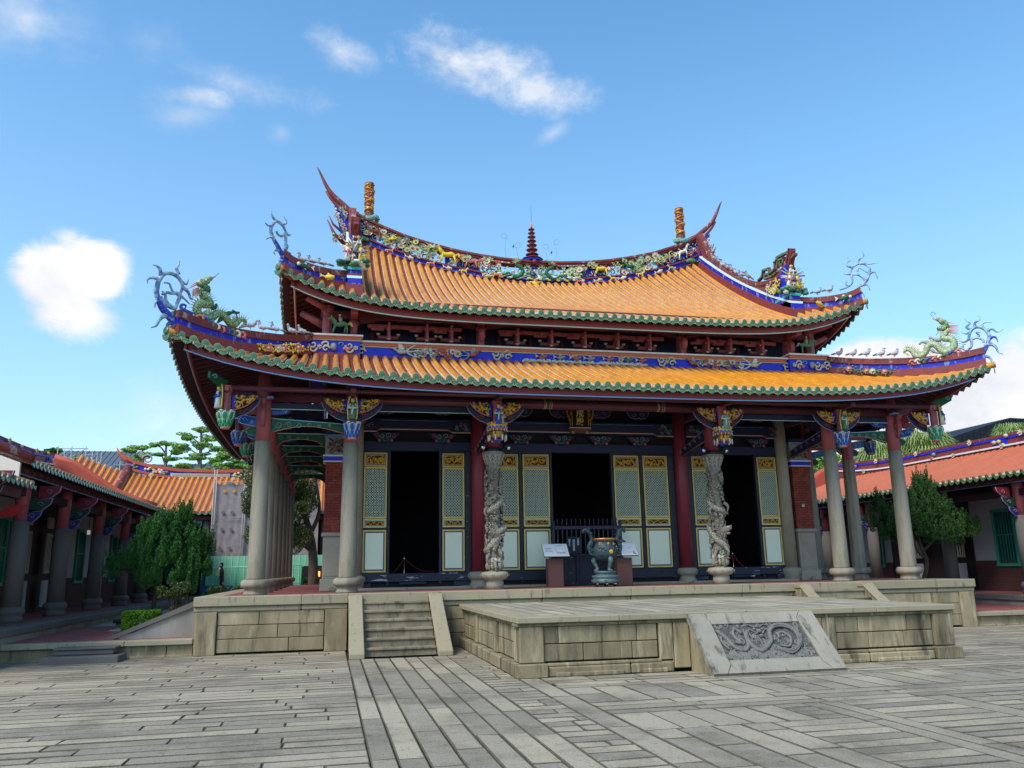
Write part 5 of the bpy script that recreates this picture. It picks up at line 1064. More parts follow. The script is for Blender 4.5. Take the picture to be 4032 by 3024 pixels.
for s in (-1, 1):
    fz_one('phoenix_relief', lambda b: kit_bird(b, FP(s*5.0, 7.19), .8, (s*1, 0, -.1), N_, 'o_cream', 'o_white'))
    fz_one('phoenix_relief', lambda b: kit_bird(b, FP(s*3.15, 7.18), .68, (-s, 0, .1), N_, 'o_rose', 'o_grey'))
    def fl(b):
        for i in range(9): kit_flower(b, FP(s*lerp(3.55, 4.6, i/8), 7.19+.07*math.sin(i*2.3)), rnd.uniform(.08, .13), N_, rnd.choice(('o_cream', 'o_white', 'o_rose')), rnd.choice(('o_rose', 'o_grey')), 8, .04)
        for i in range(10): x = s*rnd.uniform(3.35, 4.8); kit_leafspray(b, FP(x, 7.15+rnd.uniform(-.06, .1)), FP(x+rnd.uniform(-.3, .3), 7.2+rnd.uniform(-.08, .08)), N_, rnd.choice(('o_teal', 'o_white', 'o_green')), 6, .03, 'o_brown')
    fz_one('flower_relief', fl)
    def sc(b, x):
        for q in (-1, 1):
            for w_ in (-1, 1): kit_scroll(b, FP(x+q*.16, 7.20+w_*.05), .10, N_, 'o_cream', 1, .024, q*w_, 0 if w_ > 0 else 3.1)
        kit_flower(b, FP(x, 7.2), .07, N_, 'o_cream', 'o_yellow', 6)
    fz_one('scroll_relief', lambda b: sc(b, s*2.35)); fz_one('scroll_relief', lambda b: sc(b, s*6.2)); fz_one('scroll_relief', lambda b: sc(b, s*7.1))
    def vs_(b):
        p = FP(s*6.75, 7.12); b.lathe([(.05, 0), (.08, .08), (.06, .16), (.03, .18)], p+Vector((0, -.04, 0)), 'o_grey', 8); b.lathe([(.04, 0), (.05, .08)], p+Vector((-s*.28, -.03, -.0)), 'o_pink', 8); b.lathe([(.04, 0), (.045, .08)], p+Vector((-s*.4, -.03, -.0)), 'o_rose', 8); kit_scroll(b, p+Vector((-s*.2, 0, .15)), .08, N_, 'o_teal', .8)
    fz_one('vase_relief', vs_)
def sea(b):
    for i in range(70): b.ell(FP(lerp(-1.75, 1.75, i/69), 7.08+rnd.uniform(-.02, .02)), (.06, .05, rnd.uniform(.03, .07)), rnd.choice(('o_white', 'o_white', 'o_cream')), 5, 3)
    for x, c in ((-1.25, 'o_rose'), (-.75, 'o_grey'), (-.3, 'o_rose'), (.1, 'o_grey'), (.65, 'o_rose'), (1.2, 'o_green'), (1.6, 'o_rose')): kit_fish(b, FP(x, 7.20), .34, (1, 0, 0), N_, c, 'o_cream')
fz_one('sea_relief', sea)
for x in (1.05, -.35): fz_one('flower_relief', lambda b: [kit_flower(b, FP(x+rnd.uniform(-.1, .1), 7.22+rnd.uniform(-.05, .12)), .07, N_, 'o_cream', 'o_rose', 8) for _ in range(4)])
# posts and bracket work of the upper storey
m = MB()
def post(b, x, y, z0, z1, r, mat='beam_pink', n=8): b.lathe([(r, 0), (r, z1-z0)], (x, y, z0), mat, n, False, ph=R(22.5))
for s in (-1, 1):
    post(m, s*6.93, 2.35, 7.5, 8.15, .13); m.lathe([(.16, 0), (.12, .06), (.12, .1), (.18, .2), (.18, .3)], (s*6.93, 2.35, 8.05), 'beam_pink', 8, False, ph=R(22.5)); m.tube([(s*6.9, 2.3, 8.25), (s*7.45, 1.95, 8.45)], .09, 'beam_pink', 6); m.tube([(s*7.0, 2.5, 7.9), (s*7.6, 2.5, 8.2)], [.12, .08], 'beam_pink', 6)
for x in (-6.25, -2.9, 2.9, 6.25):
    m.cbox(x-.085, x+.085, 2.25, 2.6, 7.45, 7.95, 'beam_pink', .02); m.lathe([(.08, 0), (.14, .06), (.14, .11), (.09, .16)], (x, 2.38, 7.86), 'beam_pink', 8, False); m.cbox(x-.09, x+.09, 1.75, 2.6, 8.02, 8.26, 'beam_pink', .02)
    m.tube(smooth_path([(x, 2.5, 7.5), (x, 2.25, 7.6), (x, 2.15, 7.8), (x, 2.3, 7.95)], 3), [.06, .09, .08], 'beam_pink', 6)
m.cbox(-7.1, 7.1, 2.32, 2.5, 8.05, 8.28, 'beam', .03); m.cbox(-7.1, 7.1, 1.75, 1.9, 8.3, 8.42, 'beam', .03)
for s in (-1, 1): m.cbox(s*6.98, s*6.8, 2.4, YM-2.4, 8.05, 8.28, 'beam', .03)
for (a, b) in ((-6.1, -3.05), (-2.75, 2.75), (3.05, 6.1)):   # shaped arch spandrels
    for q, x in ((1, a), (-1, b)): m.prism([(x, 2.34, 8.06), (x+q*.55, 2.34, 8.06), (x+q*.3, 2.34, 7.98), (x, 2.34, 7.94)][::q], (0, .1, 0), 'beam')
pc = m.build('upper_posts', hall)
def bracket(x):
    b = MB()
    b.cbox(x-.30, x+.30, 2.36, 2.46, 7.86, 7.96, 'beam_pink', .04); b.cbox(x-.46, x-.1, 2.40, 2.5, 7.80, 7.88, 'beam_pink', .03); b.cbox(x-.26, x+.26, 2.50, 2.6, 7.60, 7.69, 'beam_pink', .04)
    b.cbox(x-.035, x+.035, 2.2, 2.6, 7.55, 7.98, 'beam_pink', .015)
    for (dx, z, y) in ((0, 7.78, 2.3), (0, 7.52, 2.3), (-.26, 7.70, 2.55), (.26, 7.70, 2.55)): b.lathe([(.03, 0), (.055, .03), (.055, .045), (.03, .06)], (x+dx, y, z), 'o_cream', 8, False)
    return b.build('bracket_set', hall)
for x in (-5.35, -4.35, -3.7, -1.9, -.95, 0, .95, 1.9, 3.65, 4.35, 5.35): bracket(x)
m = MB()
for (a, b) in ((-5.9, -3.5), (-2.4, 2.4), (3.5, 5.9)): m.cbox(a, b, 2.42, 2.5, 7.86, 7.97, 'beam_pink', .03)
for x in (-5.75, -5.05, -4.0, -3.3, -2.3, -1.4, -.5, .5, 1.4, 2.3, 3.3, 4.0, 4.9, 5.75):
    m.cbox(x-.05, x+.05, 2.85, 2.94, 7.5, 7.9, 'soffit', .01); m.ell((x, 2.8, 7.6), (.05, .02, .02), 'o_grey', 5, 3)
m.build('bracket_beam', hall)
for s in (-1, 1):
    m = MB(); kit_beast(m, (s*6.6, 1.98, 7.55), .50, (-1 if s < 0 else 1, 0, 0), N_, 'o_green', 'o_yellow' if s < 0 else 'o_grey', 'o_grey', tail='o_yellow' if s < 0 else 'o_grey'); m.build('beast_figure', hall, label='green beast with a rider on the frieze corner')
# ------------------------------------------------------------------ pigeons (each a thing)
def pigeon(p, ang, i, lab, gr, pose):
    root = None; b = MB(); d = Vector((math.cos(ang), math.sin(ang)*.4, 0)).normalized(); U = Vector((0, 0, 1)); k = 1.12
    h = .13+.05*pose; k = .98; q = lambda a, z: (d*a+U*z)*k
    b.tube(smooth_path([q(-.16, .05), q(-.05, .08), q(.04, .10), q(.09, .13+.02*pose), q(.10, h+.05)], 3), [.022, .055, .062, .045, .034], 'pigeon', 7); b.ell(q(.115, h+.075), (.036*k, .03*k, .032*k), 'pigeon', 7, 5); b.tube([q(.14, h+.07), q(.18, h+.06)], [.012, .003], 'pigeon_dark', 4)
    b.tube([q(-.12, .07), q(-.27, .02)], [.035, .02], 'pigeon_dark', 5, flat=.5)
    for s in (-1, 1): b.tube([q(.0, .05)+Vector((0, .02*s, 0)), q(.0, -.01)+Vector((0, .02*s, 0))], .008, 'o_rose', 4)
    b.build('pigeon', loc=p, label=lab, cat='pigeon', group=gr)
order = ['first', 'second', 'third', 'fourth', 'fifth', 'sixth', 'seventh', 'eighth', 'ninth']
def hz(x): return interp(abs(x), [(7.2, 7.39), (7.9, 7.10), (8.6, 6.91), (9.2, 6.93), (9.7, 7.08)])
for i, (x, y) in enumerate(((1070, 262), (1205, 285), (1345, 300), (1525, 318), (1640, 325))):
    p = atp(600+x/2.765, 1200+y/2.765, (-9.0, .33, 7), (1, -1, 0)); pigeon(p, (0, 2.6, 3.1, 3.2, 3.3)[i], i, f'pigeon perched on the lower left roof hip, {order[i]} from the green dragon', 'pigeons on the lower left hip', (0, 1, 1, .6, .5)[i])
for i, (x, y) in enumerate(((1425, 960), (1510, 975), (1600, 992))):
    p = atp(550+x/2.2116, 600+y/2.2116, (-7.2, 1.75, 9), (1, -1, 0)); pigeon(p, 3.1, i, f'pigeon on the upper left roof hip, {order[i]} from the tendril corner', 'pigeons on the upper left hip', 1-.4*i)
for i, (x, y) in enumerate(((630, 1040), (745, 1043), (855, 1042), (975, 1045), (1085, 1043))):
    p = atp(3000+x/2.0736, 900+y/2.0736, (9.0, .33, 7), (1, 1, 0)); pigeon(p, (.1, .2, .1, -.1, .2)[i], i, f'pigeon perched on the lower right roof hip, {order[4-i]} from the pale dragon', 'pigeons on the lower right hip', (.3, 0, .4, .8, .3)[i])
for i, (x, y) in enumerate(((340, 545), (455, 538), (552, 522))):
    p = atp(3000+x/2.0736, 900+y/2.0736, (7.2, 1.75, 9), (1, 1, 0)); pigeon(p, .1, i, f'pigeon on the upper right roof hip, {order[2-i]} from the tendril corner', 'pigeons on the upper right hip', .3)
for i, (x, y) in enumerate(((1300, 665), (1360, 720), (1400, 750), (1440, 778), (1480, 800), (1515, 822), (1560, 845), (1600, 865), (1655, 880))):
    p = at(2200+x/2.212, 700+y/2.212, 'x', 6.28); pigeon(p, 2.0+i % 3, i, f'pigeon on the curved right gable ridge, {order[i]} down from the ridge horn', 'pigeons on the right gable ridge', .8)

# ================================================================== lower storey
def colbase(b, r, mat='column_stone', oct_=False):
    n = 8 if oct_ else 20
    b.lathe([(r*1.28, 0), (r*1.28, .04), (r*1.2, .05), (r*1.16, .12), (r*1.25, .145), (r*1.55, .17), (r*1.62, .22), (r*1.6, .27), (r*1.45, .315), (r*1.2, .33)], (0, 0, 0), mat, n, not oct_, ph=R(22.5) if oct_ else 0)
def stone_column(r0=.20, r1=.172, top=3.41, oct_=False, redtop=5.0):
    """column built about the origin: base, stone shaft and red wooden upper shaft"""
    a = MB(); colbase(a, r0, 'column_stone', oct_); n = 8 if oct_ else 20
    a.lathe([(r0, .33), (r0, .36)]+[(lerp(r0, r1, i/6), lerp(.36, top, i/6)) for i in range(1, 7)], (0, 0, 0), 'column_stone', n, not oct_, ph=R(22.5) if oct_ else 0)
    c = MB(); c.lathe([(r1-.006, top), (r1-.01, redtop)], (0, 0, 0), 'maroon_clean', n, not oct_, ph=R(22.5) if oct_ else 0)
    o = a.build('stone_column', hall, loc=(0, 0, H1)); c.build('red_shaft', o, loc=(0, 0, H1)); return o
col0 = stone_column(); col8 = stone_column(oct_=True)
ROWS = [3.04, 5.15, 7.3, 9.6, 12.0, 14.94]
spots = [(s*x, .94) for s in (-1, 1) for x in (8.27, 6.28)] + [(s*8.27, y) for s in (-1, 1) for y in ROWS if not (s > 0 and y in (3.04, 5.15))]
for i, (x, y) in enumerate(spots):
    if i == 0: col0.location = Vector((x, y, H1))-WL[hall.name]; WL[col0.name] = Vector((x, y, H1))
    else: place(col0, (x, y, H1), hall)
col8.location = Vector((8.27, 3.04, H1))-WL[hall.name]; place(col8, (8.27, 5.15, H1), hall)
for s in (-1, 1):   # red inner columns on the door line
    a = MB(); a.lathe([(.24, 0), (.24, .1), (.21, .12), (.21, .2), (.25, .22), (.29, .27), (.29, .34), (.25, .40), (.2, .41)], (s*2.9, 2.98, H1), 'pier_stone', 20)
    o = a.build('column_base', hall); a = MB(); a.lathe([(.185, .41), (.172, 5.4)], (s*2.9, 2.98, H1), 'red_column', 24); a.build('red_column', hall)
def dragon_column(s):
    x, y = s*2.88, .94; a = MB(); c = Vector((x, y, H1))
    a.lathe([(.205, 0), (.205, .17), (.19, .19), (.20, .21), (.28, .24), (.32, .31), (.315, .38), (.26, .40), (.15, .41), (.14, .45)], c, 'pier_stone', 24)
    for i in range(10): t = i*.628; kit_scroll(a, c+Vector((math.cos(t)*.31, math.sin(t)*.31, .31)), .035, (math.cos(t), math.sin(t), 0), 'pier_stone', 1, .008)
    root = a.build('dragon_column', hall, label=['stone column carved with a coiling dragon, between the left doors', '', 'stone column carved with a coiling dragon, by the right doorway'][s+1])
    a = MB()
    for i in range(12):   # lotus ring
        t = i*math.pi/6; d = Vector((math.cos(t), math.sin(t), 0)); e = Vector((-d.y, d.x, 0))
        for (rr, z, ww, hh) in ((.17, .53, .07, .09), (.155, .66, .06, .07)): a.ell(c+d*rr+Vector((0, 0, z)), (.055, .055, hh), 'carved_pale' if z < .6 else 'vein_white', 8, 5)
    a.build('lotus_ring', root)
    a = MB(); a.lathe([(.13, .45), (.14, .5), (.15, 1.0), (.148, 2.8), (.19, 2.83), (.19, 2.88), (.175, 2.9), (.20, 3.0), (.255, 3.15), (.275, 3.19), (.275, 3.22), (.24, 3.23)], c, 'carved_stone', 24)
    for i in range(12):
        t = i*math.pi/6; d = Vector((math.cos(t), math.sin(t), 0)); e = Vector((-d.y, d.x, 0))
        pr = [(.182, 2.92), (.205, 3.0), (.235, 3.08), (.262, 3.16)]; a.tube([c+d*(r+.004)+Vector((0, 0, z)) for r, z in pr], .008, 'vein_white', 4)
        for k in range(3):
            r, z = pr[k+1]; 
            for q in (-1, 1): a.tube([c+d*(pr[k][0]+.004)+Vector((0, 0, pr[k][1])), c+d*(r+.002)+e*q*.05+Vector((0, 0, z))], .006, 'vein_white', 3)
    a.build('shaft', root)
    a = MB(); P = []; turns = 2.3
    for i in range(64):
        t = i/63; an = (-1.2+s*t*turns*2*math.pi) if s > 0 else (3.6-t*turns*2*math.pi); rr = .175+.02*math.sin(t*21); P.append(c+Vector((math.cos(an)*rr, math.sin(an)*rr, lerp(2.66, .80, t)+.10*math.sin(t*13))))
    rad = [interp(i/63, [(0, .03), (.1, .062), (.4, .078), (.8, .09), (1, .075)]) for i in range(64)]; a.tube(P, rad, 'carved_pale', 8)
    for i in range(1, 62): d = (P[i]-c); d.z = 0; d.normalize(); a.tube([P[i]+Vector((0, 0, rad[i]*.8))+d*rad[i]*.5, P[i]+Vector((0, 0, rad[i]+.035))+d*(rad[i]*.6)], [.014, .003], 'carved_stone', 4)
    a.build('coiled_dragon', root)
    a = MB(); hx = c+Vector((s*-.0+.09, -.22, 1.32)); hd = Vector((.8, -.4, .35)).normalized()
    a.tube([hx-hd*.2, hx, hx+hd*.1, hx+hd*.17], [.09, .09, .07, .045], 'carved_stone', 8); a.tube([hx+Vector((0, 0, -.08)), hx+hd*.12+Vector((0, -.02, -.13))], [.05, .025], 'carved_stone', 7)
    for k in range(14): t = rnd.uniform(1.6, 4.6); a.tube(smooth_path([hx, hx+Vector((math.cos(t)*.15, -.02, math.sin(t)*.12)), hx+Vector((math.cos(t)*.24, .04, math.sin(t)*.3-.06))], 3), [.03, .008], 'carved_stone', 5)
    a.ell(hx+Vector((.04, -.09, .06)), (.025,)*3, 'vein_white', 6, 4); a.ell(hx+hd*.16+Vector((0, 0, .03)), (.03,)*3, 'carved_stone', 6, 4)
    for (a0, z0) in ((-1.2, .9), (-2.4, .8), (-.6, 2.0), (-2.6, 1.9), (-1.7, .62)):
        p = c+Vector((math.cos(a0)*.2, math.sin(a0)*.2, z0)); a.tube(smooth_path([p, p+Vector((math.cos(a0)*.10, math.sin(a0)*.1, -.1)), p+Vector((math.cos(a0+.4)*.06, math.sin(a0+.4)*.06, -.24))], 3), [.045, .03, .02], 'carved_stone', 6)
        for k in (-1, 0, 1): q = p+Vector((math.cos(a0+.4)*.06, math.sin(a0+.4)*.06, -.24)); a.tube([q, q+Vector((k*.04, -.03, -.06))], [.014, .004], 'carved_stone', 4)
    a.build('dragon_head', root)
    a = MB()
    for i in range(190):
        t = rnd.uniform(0, 6.28); z = rnd.uniform(.66, 2.8); p = c+Vector((math.cos(t)*.17, math.sin(t)*.17, z)); k = rnd.random()
        if k < .6: kit_scroll(a, p, rnd.uniform(.04, .075), (math.cos(t), math.sin(t), 0), 'carved_stone' if k < .45 else 'carved_pale', rnd.uniform(.6, 1.2), rnd.uniform(.016, .028), rnd.choice((-1, 1)), rnd.uniform(0, 6))
        else: a.ell(p+Vector((math.cos(t), math.sin(t), 0))*.02, (.045, .045, rnd.uniform(.03, .06)), 'carved_stone', 6, 4)
    a.build('cloud_relief', root)
    a = MB(); a.lathe([(.205, 3.20), (.205, 3.32)], c, 'o_black', 20); a.lathe([(.17, 3.32), (.165, 4.6)], c, 'red_column', 20); a.build('red_shaft', root)
    for dx in ((.28, -.22) if s < 0 else (-.26, .24)):
        l = MB(); p = c+Vector((dx, -.1, 3.36)); l.tube([c+Vector((dx*.6, -.05, 3.27)), p], .02, 'o_black', 5); l.tube([p+Vector((-.03, .0, .05)), p+Vector((.06*(1 if dx > 0 else -1), -.1, -.04))], [.06, .075], 'o_black', 8); l.ell(p+Vector((.06*(1 if dx > 0 else -1), -.1, -.04)), (.055, .02, .055), 'chrome', 8, 4); l.build('spotlight', root)
for s in (-1, 1): dragon_column(s)
# ------------------------------------------------------------------ front wall with doors
YW = 3.04
dw = MB()
dw.box(-6.2, 6.2, YW+.02, YW+.2, 4.72, 4.96, 'navy')              # dark lintel
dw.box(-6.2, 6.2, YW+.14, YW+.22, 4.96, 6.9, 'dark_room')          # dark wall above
for a, b in ((-6.1, -5.9), (-5.27, -5.2), (-3.93, -3.86), (-3.24, -3.08), (-2.72, -2.53), (-1.77, -1.68), (-.91, -.84)):
    for s in (1, -1): dw.cbox(a*s, b*s, YW-.02, YW+.12, H1+.12, 4.72, 'black_lacquer', .01)
for s in (-1, 1):
    for (a, b) in ((5.9, 5.27), (3.86, 3.24), (2.53, 1.77), (1.68, .91)): dw.cbox(a*s, b*s, YW-.015, YW+.08, 4.67, 4.72, 'black_lacquer', .006); dw.cbox(a*s, b*s, YW-.005, YW+.06, 2.665, 2.715, 'black_lacquer', .006); dw.cbox(a*s, b*s, YW-.01, YW+.08, 1.54, 1.60, 'black_lacquer', .006)
dw.build('door_frame', hall)
def leaf(x0, x1, i):
    a, b = sorted((x0, x1)); lf = MB(); y = YW
    def fr(z0, z1, t, mat, yy, d=.03):
        lf.cbox(a, b, yy, yy+d, z1-t, z1, mat, .004); lf.cbox(a, b, yy, yy+d, z0, z0+t, mat, .004); lf.cbox(a, a+t, yy, yy+d, z0+t, z1-t, mat, .004); lf.cbox(b-t, b, yy, yy+d, z0+t, z1-t, mat, .004)
    fr(4.29, 4.655, .022, 'yellow', y-.02); a += .022; b -= .022; fr(4.312, 4.633, .035, 'mauve', y-.012); a += .035; b -= .035; fr(4.347, 4.598, .012, 'purple', y-.008); a, b = sorted((x0, x1)); lf.box(a+.06, b-.06, y+.0, y+.03, 4.36, 4.585, 'gold_back')
    fr(2.955, 4.275, .03, 'yellow', y-.02)
    fr(2.72, 2.945, .024, 'yellow', y-.02); lf.box(a+.024, b-.024, y-.01, y+.02, 2.744, 2.921, 'lattice'); lf.box(a+.05, b-.05, y-.016, y-.008, 2.765, 2.90, 'lotus_blue'); lf.box(a+.062, b-.062, y-.02, y-.015, 2.775, 2.89, 'purple'); lf.box(a+.068, b-.068, y-.024, y-.019, 2.781, 2.884, 'gold_back')
    fr(1.605, 2.66, .03, 'yellow', y-.02); a2, b2 = a+.03, b-.03; lf.box(a2, b2, y-.014, y+.02, 1.635, 2.63, 'mauve'); lf.box(a2+.022, b2-.022, y-.018, y-.013, 1.657, 2.608, 'purple')
    o = lf.build('door_leaf', hall)
    pn = MB(); pn.cbox(a+.07, b-.07, y-.024, y-.016, 1.678, 2.588, 'mint', .003)
    pn.build('lower_panel', o)
    lt = MB(); X0, X1, Z0, Z1 = a+.03, b-.03, 2.985, 4.245; p = (X1-X0)/round((X1-X0)/.070); wd = .0088
    for sg in (1, -1):
        k0, k1 = -int((Z1-Z0)/p)-2, int((X1-X0)/p)+int((Z1-Z0)/p)+2
        for k in range(k0, k1+1):
            c = k*p  # line: (x-X0) - sg... 
            pts = []
            if sg > 0: f = lambda t: (X0+c+t, Z0+t)
            else: f = lambda t: (X0+c-t, Z0+t)
            t0, t1 = 0, Z1-Z0
            if sg > 0: t0 = max(t0, -c); t1 = min(t1, (X1-X0)-c)
            else: t0 = max(t0, c-(X1-X0)); t1 = min(t1, c)
            if t1-t0 < .01: continue
            (xa, za), (xb, zb) = f(t0), f(t1); yy = y-.004+(.002 if sg > 0 else 0)
            d = Vector((xb-xa, 0, zb-za)).normalized(); n_ = Vector((-d.z, 0, d.x))*wd
            lt.obox(((xa+xb)/2, yy, (za+zb)/2), Vector((xb-xa, 0, zb-za))/2, Vector((0, .004+.001*sg, 0)), n_, 'lattice')
    nx, nz_ = round((X1-X0)/p), int((Z1-Z0)/p)
    for ix in range(nx+1):
        for iz in range(nz_+1):
            x, z = X0+ix*p, Z0+iz*p
            if X0+.01 < x < X1-.01 and z < Z1-.01: lt.prism([(x-.014, y-.012, z), (x, y-.012, z-.014), (x+.014, y-.012, z), (x, y-.012, z+.014)], (0, .006, 0), 'lattice')
    lt.build('lattice', o)
    for (z0, z1, k, r) in ((4.37, 4.575, 46, .016), (2.785, 2.88, 26, .011)):
        cv = MB(); rr = random.Random(i*7+int(z0))
        xa, xb = a+.075, b-.075
        cv.tube(smooth_path([(lerp(xa, xb, t/8), y-.012-(.012 if z0 < 3 else 0), lerp(z0, z1, .5+.38*math.sin(t*2.2+i))) for t in range(9)], 3), r*.9, 'gold_bright', 5)
        for q in range(k):
            x, z = rr.uniform(xa, xb), rr.uniform(z0, z1); an = rr.uniform(0, 3.1); L = rr.uniform(1, 2.4)*r; cv.tube([(x-math.cos(an)*L, y-.006-(.014 if z0 < 3 else 0), z-math.sin(an)*L*.7), (x, y-.02-(.012 if z0 < 3 else 0), z), (x+math.cos(an)*L, y-.006-(.014 if z0 < 3 else 0), z+math.sin(an)*L*.7)], [r*.4, r*.75, r*.3], 'gold_bright', 5)
        if z0 > 3:
            for q in range(5): kit_flower(cv, (rr.uniform(xa+.03, xb-.03), y-.01, rr.uniform(z0+.04, z1-.04)), .035, (0, -1, 0), 'gold_bright', 'gold', 6, .012)
        for (xx, zz, w_, h_) in ((a+.066, (z0+z1)/2, .005, (z1-z0)/2+.008), (b-.066, (z0+z1)/2, .005, (z1-z0)/2+.008), ((a+b)/2, z0-.008, (b-a)/2-.062, .005), ((a+b)/2, z1+.008, (b-a)/2-.062, .005)): cv.obox((xx, y-.018-(.012 if z0 < 3 else 0), zz), (w_, 0, 0), (0, .006, 0), (0, 0, h_), 'gold_bright')
        cv.build('carved_panel', o)
    return o
i = 0
for s in (-1, 1):
    for (a, b) in ((5.88, 5.29), (3.84, 3.26), (2.51, 1.79), (1.66, .93)): leaf(s*a, s*b, i); i += 1
# near-black sheets behind the leaves, and the room inside; shade put in the colour
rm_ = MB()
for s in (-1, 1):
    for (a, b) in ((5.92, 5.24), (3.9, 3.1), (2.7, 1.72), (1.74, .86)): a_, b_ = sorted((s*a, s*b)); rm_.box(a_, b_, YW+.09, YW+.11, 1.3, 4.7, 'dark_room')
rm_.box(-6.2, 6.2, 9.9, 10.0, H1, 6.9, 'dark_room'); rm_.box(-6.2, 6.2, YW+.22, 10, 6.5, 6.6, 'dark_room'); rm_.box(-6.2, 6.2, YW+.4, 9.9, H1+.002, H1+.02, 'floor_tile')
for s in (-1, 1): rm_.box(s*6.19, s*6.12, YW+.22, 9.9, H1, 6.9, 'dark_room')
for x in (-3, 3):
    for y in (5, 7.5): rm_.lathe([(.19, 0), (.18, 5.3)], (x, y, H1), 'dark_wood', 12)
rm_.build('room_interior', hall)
al = MB(); al.cbox(3.9, 5.15, 6.2, 6.9, H1, 2.3, 'dark_wood', .03); al.cbox(3.8, 5.25, 6.1, 7.0, 2.3, 2.42, 'dark_wood', .02); al.cbox(4.05, 5.0, 6.9, 7.0, 2.5, 4.4, 'sky_blue', .05)
for k in range(7): kit_scroll(al, (4.0+.18*k, 6.12, 2.2), .07, N_, 'brown_metal', 1.1, .015)
al.build('altar', hall)
# thresholds
for (a, b) in ((-6.1, -3.1), (3.1, 6.1)):
    th = MB()
    th.cbox(a, b, YW-.05, YW+.1, 1.36, 1.57, 'black_peel', .012); th.cbox(a, a+.45, YW-.04, YW+.08, 1.22, 1.36, 'black_peel', .03); th.cbox(b-.45, b, YW-.04, YW+.08, 1.22, 1.36, 'black_peel', .03)
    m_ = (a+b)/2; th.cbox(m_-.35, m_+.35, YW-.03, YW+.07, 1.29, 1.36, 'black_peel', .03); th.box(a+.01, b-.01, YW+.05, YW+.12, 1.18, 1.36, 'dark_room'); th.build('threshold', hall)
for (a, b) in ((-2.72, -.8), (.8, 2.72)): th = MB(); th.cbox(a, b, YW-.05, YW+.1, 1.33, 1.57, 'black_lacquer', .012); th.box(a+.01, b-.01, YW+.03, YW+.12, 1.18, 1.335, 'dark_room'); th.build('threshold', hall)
sl = MB()
a = -6.15
while a < 6.15: e = min(6.15, a+rnd.uniform(1.0, 1.7)); sl.cbox(a+.003, e-.003, YW-.28, YW+.2, H1-.01, H1+.055, 'pier_stone', .01); a = e
sl.build('stone_sill', hall)
# brick end piers and side walls
for s in (-1, 1):
    p = MB(); x0, x1 = sorted((s*6.31, s*6.88))
    p.cbox(x0-.03, x1+.03, 2.86, 3.4, H1, 1.47, 'pier_stone', .015); p.cbox(x0+.015, x1-.015, 2.9, 3.4, 1.472, 2.50, 'pier_stone', .01); p.cbox(x0+.07, x1-.07, 2.885, 2.95, 1.53, 2.44, 'pier_stone', .01); p.cbox(x0-.03, x1+.03, 2.85, 3.4, 2.503, 2.60, 'pier_stone', .02)
    kit_scroll(p, (s*6.6, 2.84, 1.22), .09, N_, 'pier_stone', 1, .015); p.box(x0+.02, x1-.02, 2.92, 3.4, 2.603, 4.38, 'brick')
    p.box(x0-.04, x1+.04, 2.86, 3.42, 4.383, 4.41, 'white'); p.box(x0-.02, x1+.02, 2.88, 3.4, 4.413, 4.52, 'blue'); p.box(x0-.05, x1+.05, 2.85, 3.42, 4.523, 4.56, 'white')
    p.box(x0, x1, 2.92, 3.4, 4.563, 5.05, 'o_grey'); p.box(x0-.03, x1+.03, 2.87, 3.42, 5.053, 5.09, 'sky_blue'); p.box(x0-.02, x1+.02, 2.9, 3.4, 5.093, 5.2, 'navy')
    for k in range(26): p.tube([(rnd.uniform(x0+.05, x1-.05), 2.9, rnd.uniform(4.62, 4.8)), (rnd.uniform(x0+.05, x1-.05), 2.87, rnd.uniform(4.8, 5.0))], [.035, .02], rnd.choice(('o_grey', 'o_brown', 'relief_high')), 5)
    p.build('brick_pier', hall)
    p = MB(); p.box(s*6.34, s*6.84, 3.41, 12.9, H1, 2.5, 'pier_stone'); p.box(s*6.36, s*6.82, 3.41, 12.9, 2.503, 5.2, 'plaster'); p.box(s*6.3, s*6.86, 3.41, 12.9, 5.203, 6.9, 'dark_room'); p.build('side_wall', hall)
    p = MB(); p.lathe([(.24, 0), (.24, .18), (.28, .24), (.28, .32), (.2, .36)], (s*6.07, 3.0, H1), 'pier_stone', 16); p.lathe([(.185, .36), (.165, 3.6), (.165, 5.2)], (s*6.07, 3.0, H1), 'pier_stone', 16); p.build('engaged_column', hall)
nb = MB(); nb.lathe([(.042, 0), (.042, .012)], (6.58, 2.92, 3.26), 'o_white', 16, False, ax=(0, -1, 0)); nbo = nb.build('number_disc', hall)
def text(s_, loc, size, mat, parent=None, rot=(R(90), 0, 0), ext=.003, name='lettering', align='CENTER', bold=0, spx=1.0):
    cu = bpy.data.curves.new(name, 'FONT'); cu.body = s_; cu.size = size; cu.extrude = ext; cu.align_x = align; cu.align_y = 'CENTER'; cu.offset = bold; cu.space_line = spx
    o = bpy.data.objects.new(name, cu); coll(o); dg = bpy.context.evaluated_depsgraph_get(); me = bpy.data.meshes.new_from_object(o.evaluated_get(dg)); bpy.data.objects.remove(o)
    me.materials.clear(); me.materials.append(MAT(mat)); o = bpy.data.objects.new(name, me); coll(o); o.rotation_euler = rot; W = Vector(loc)
    if parent is not None: o.parent = parent; o.location = W-WL[parent.name]
    else: o.location = W
    WL[o.name] = W; return o
text('17', (6.58, 2.905, 3.26), .05, 'ink', nbo, ext=.001)
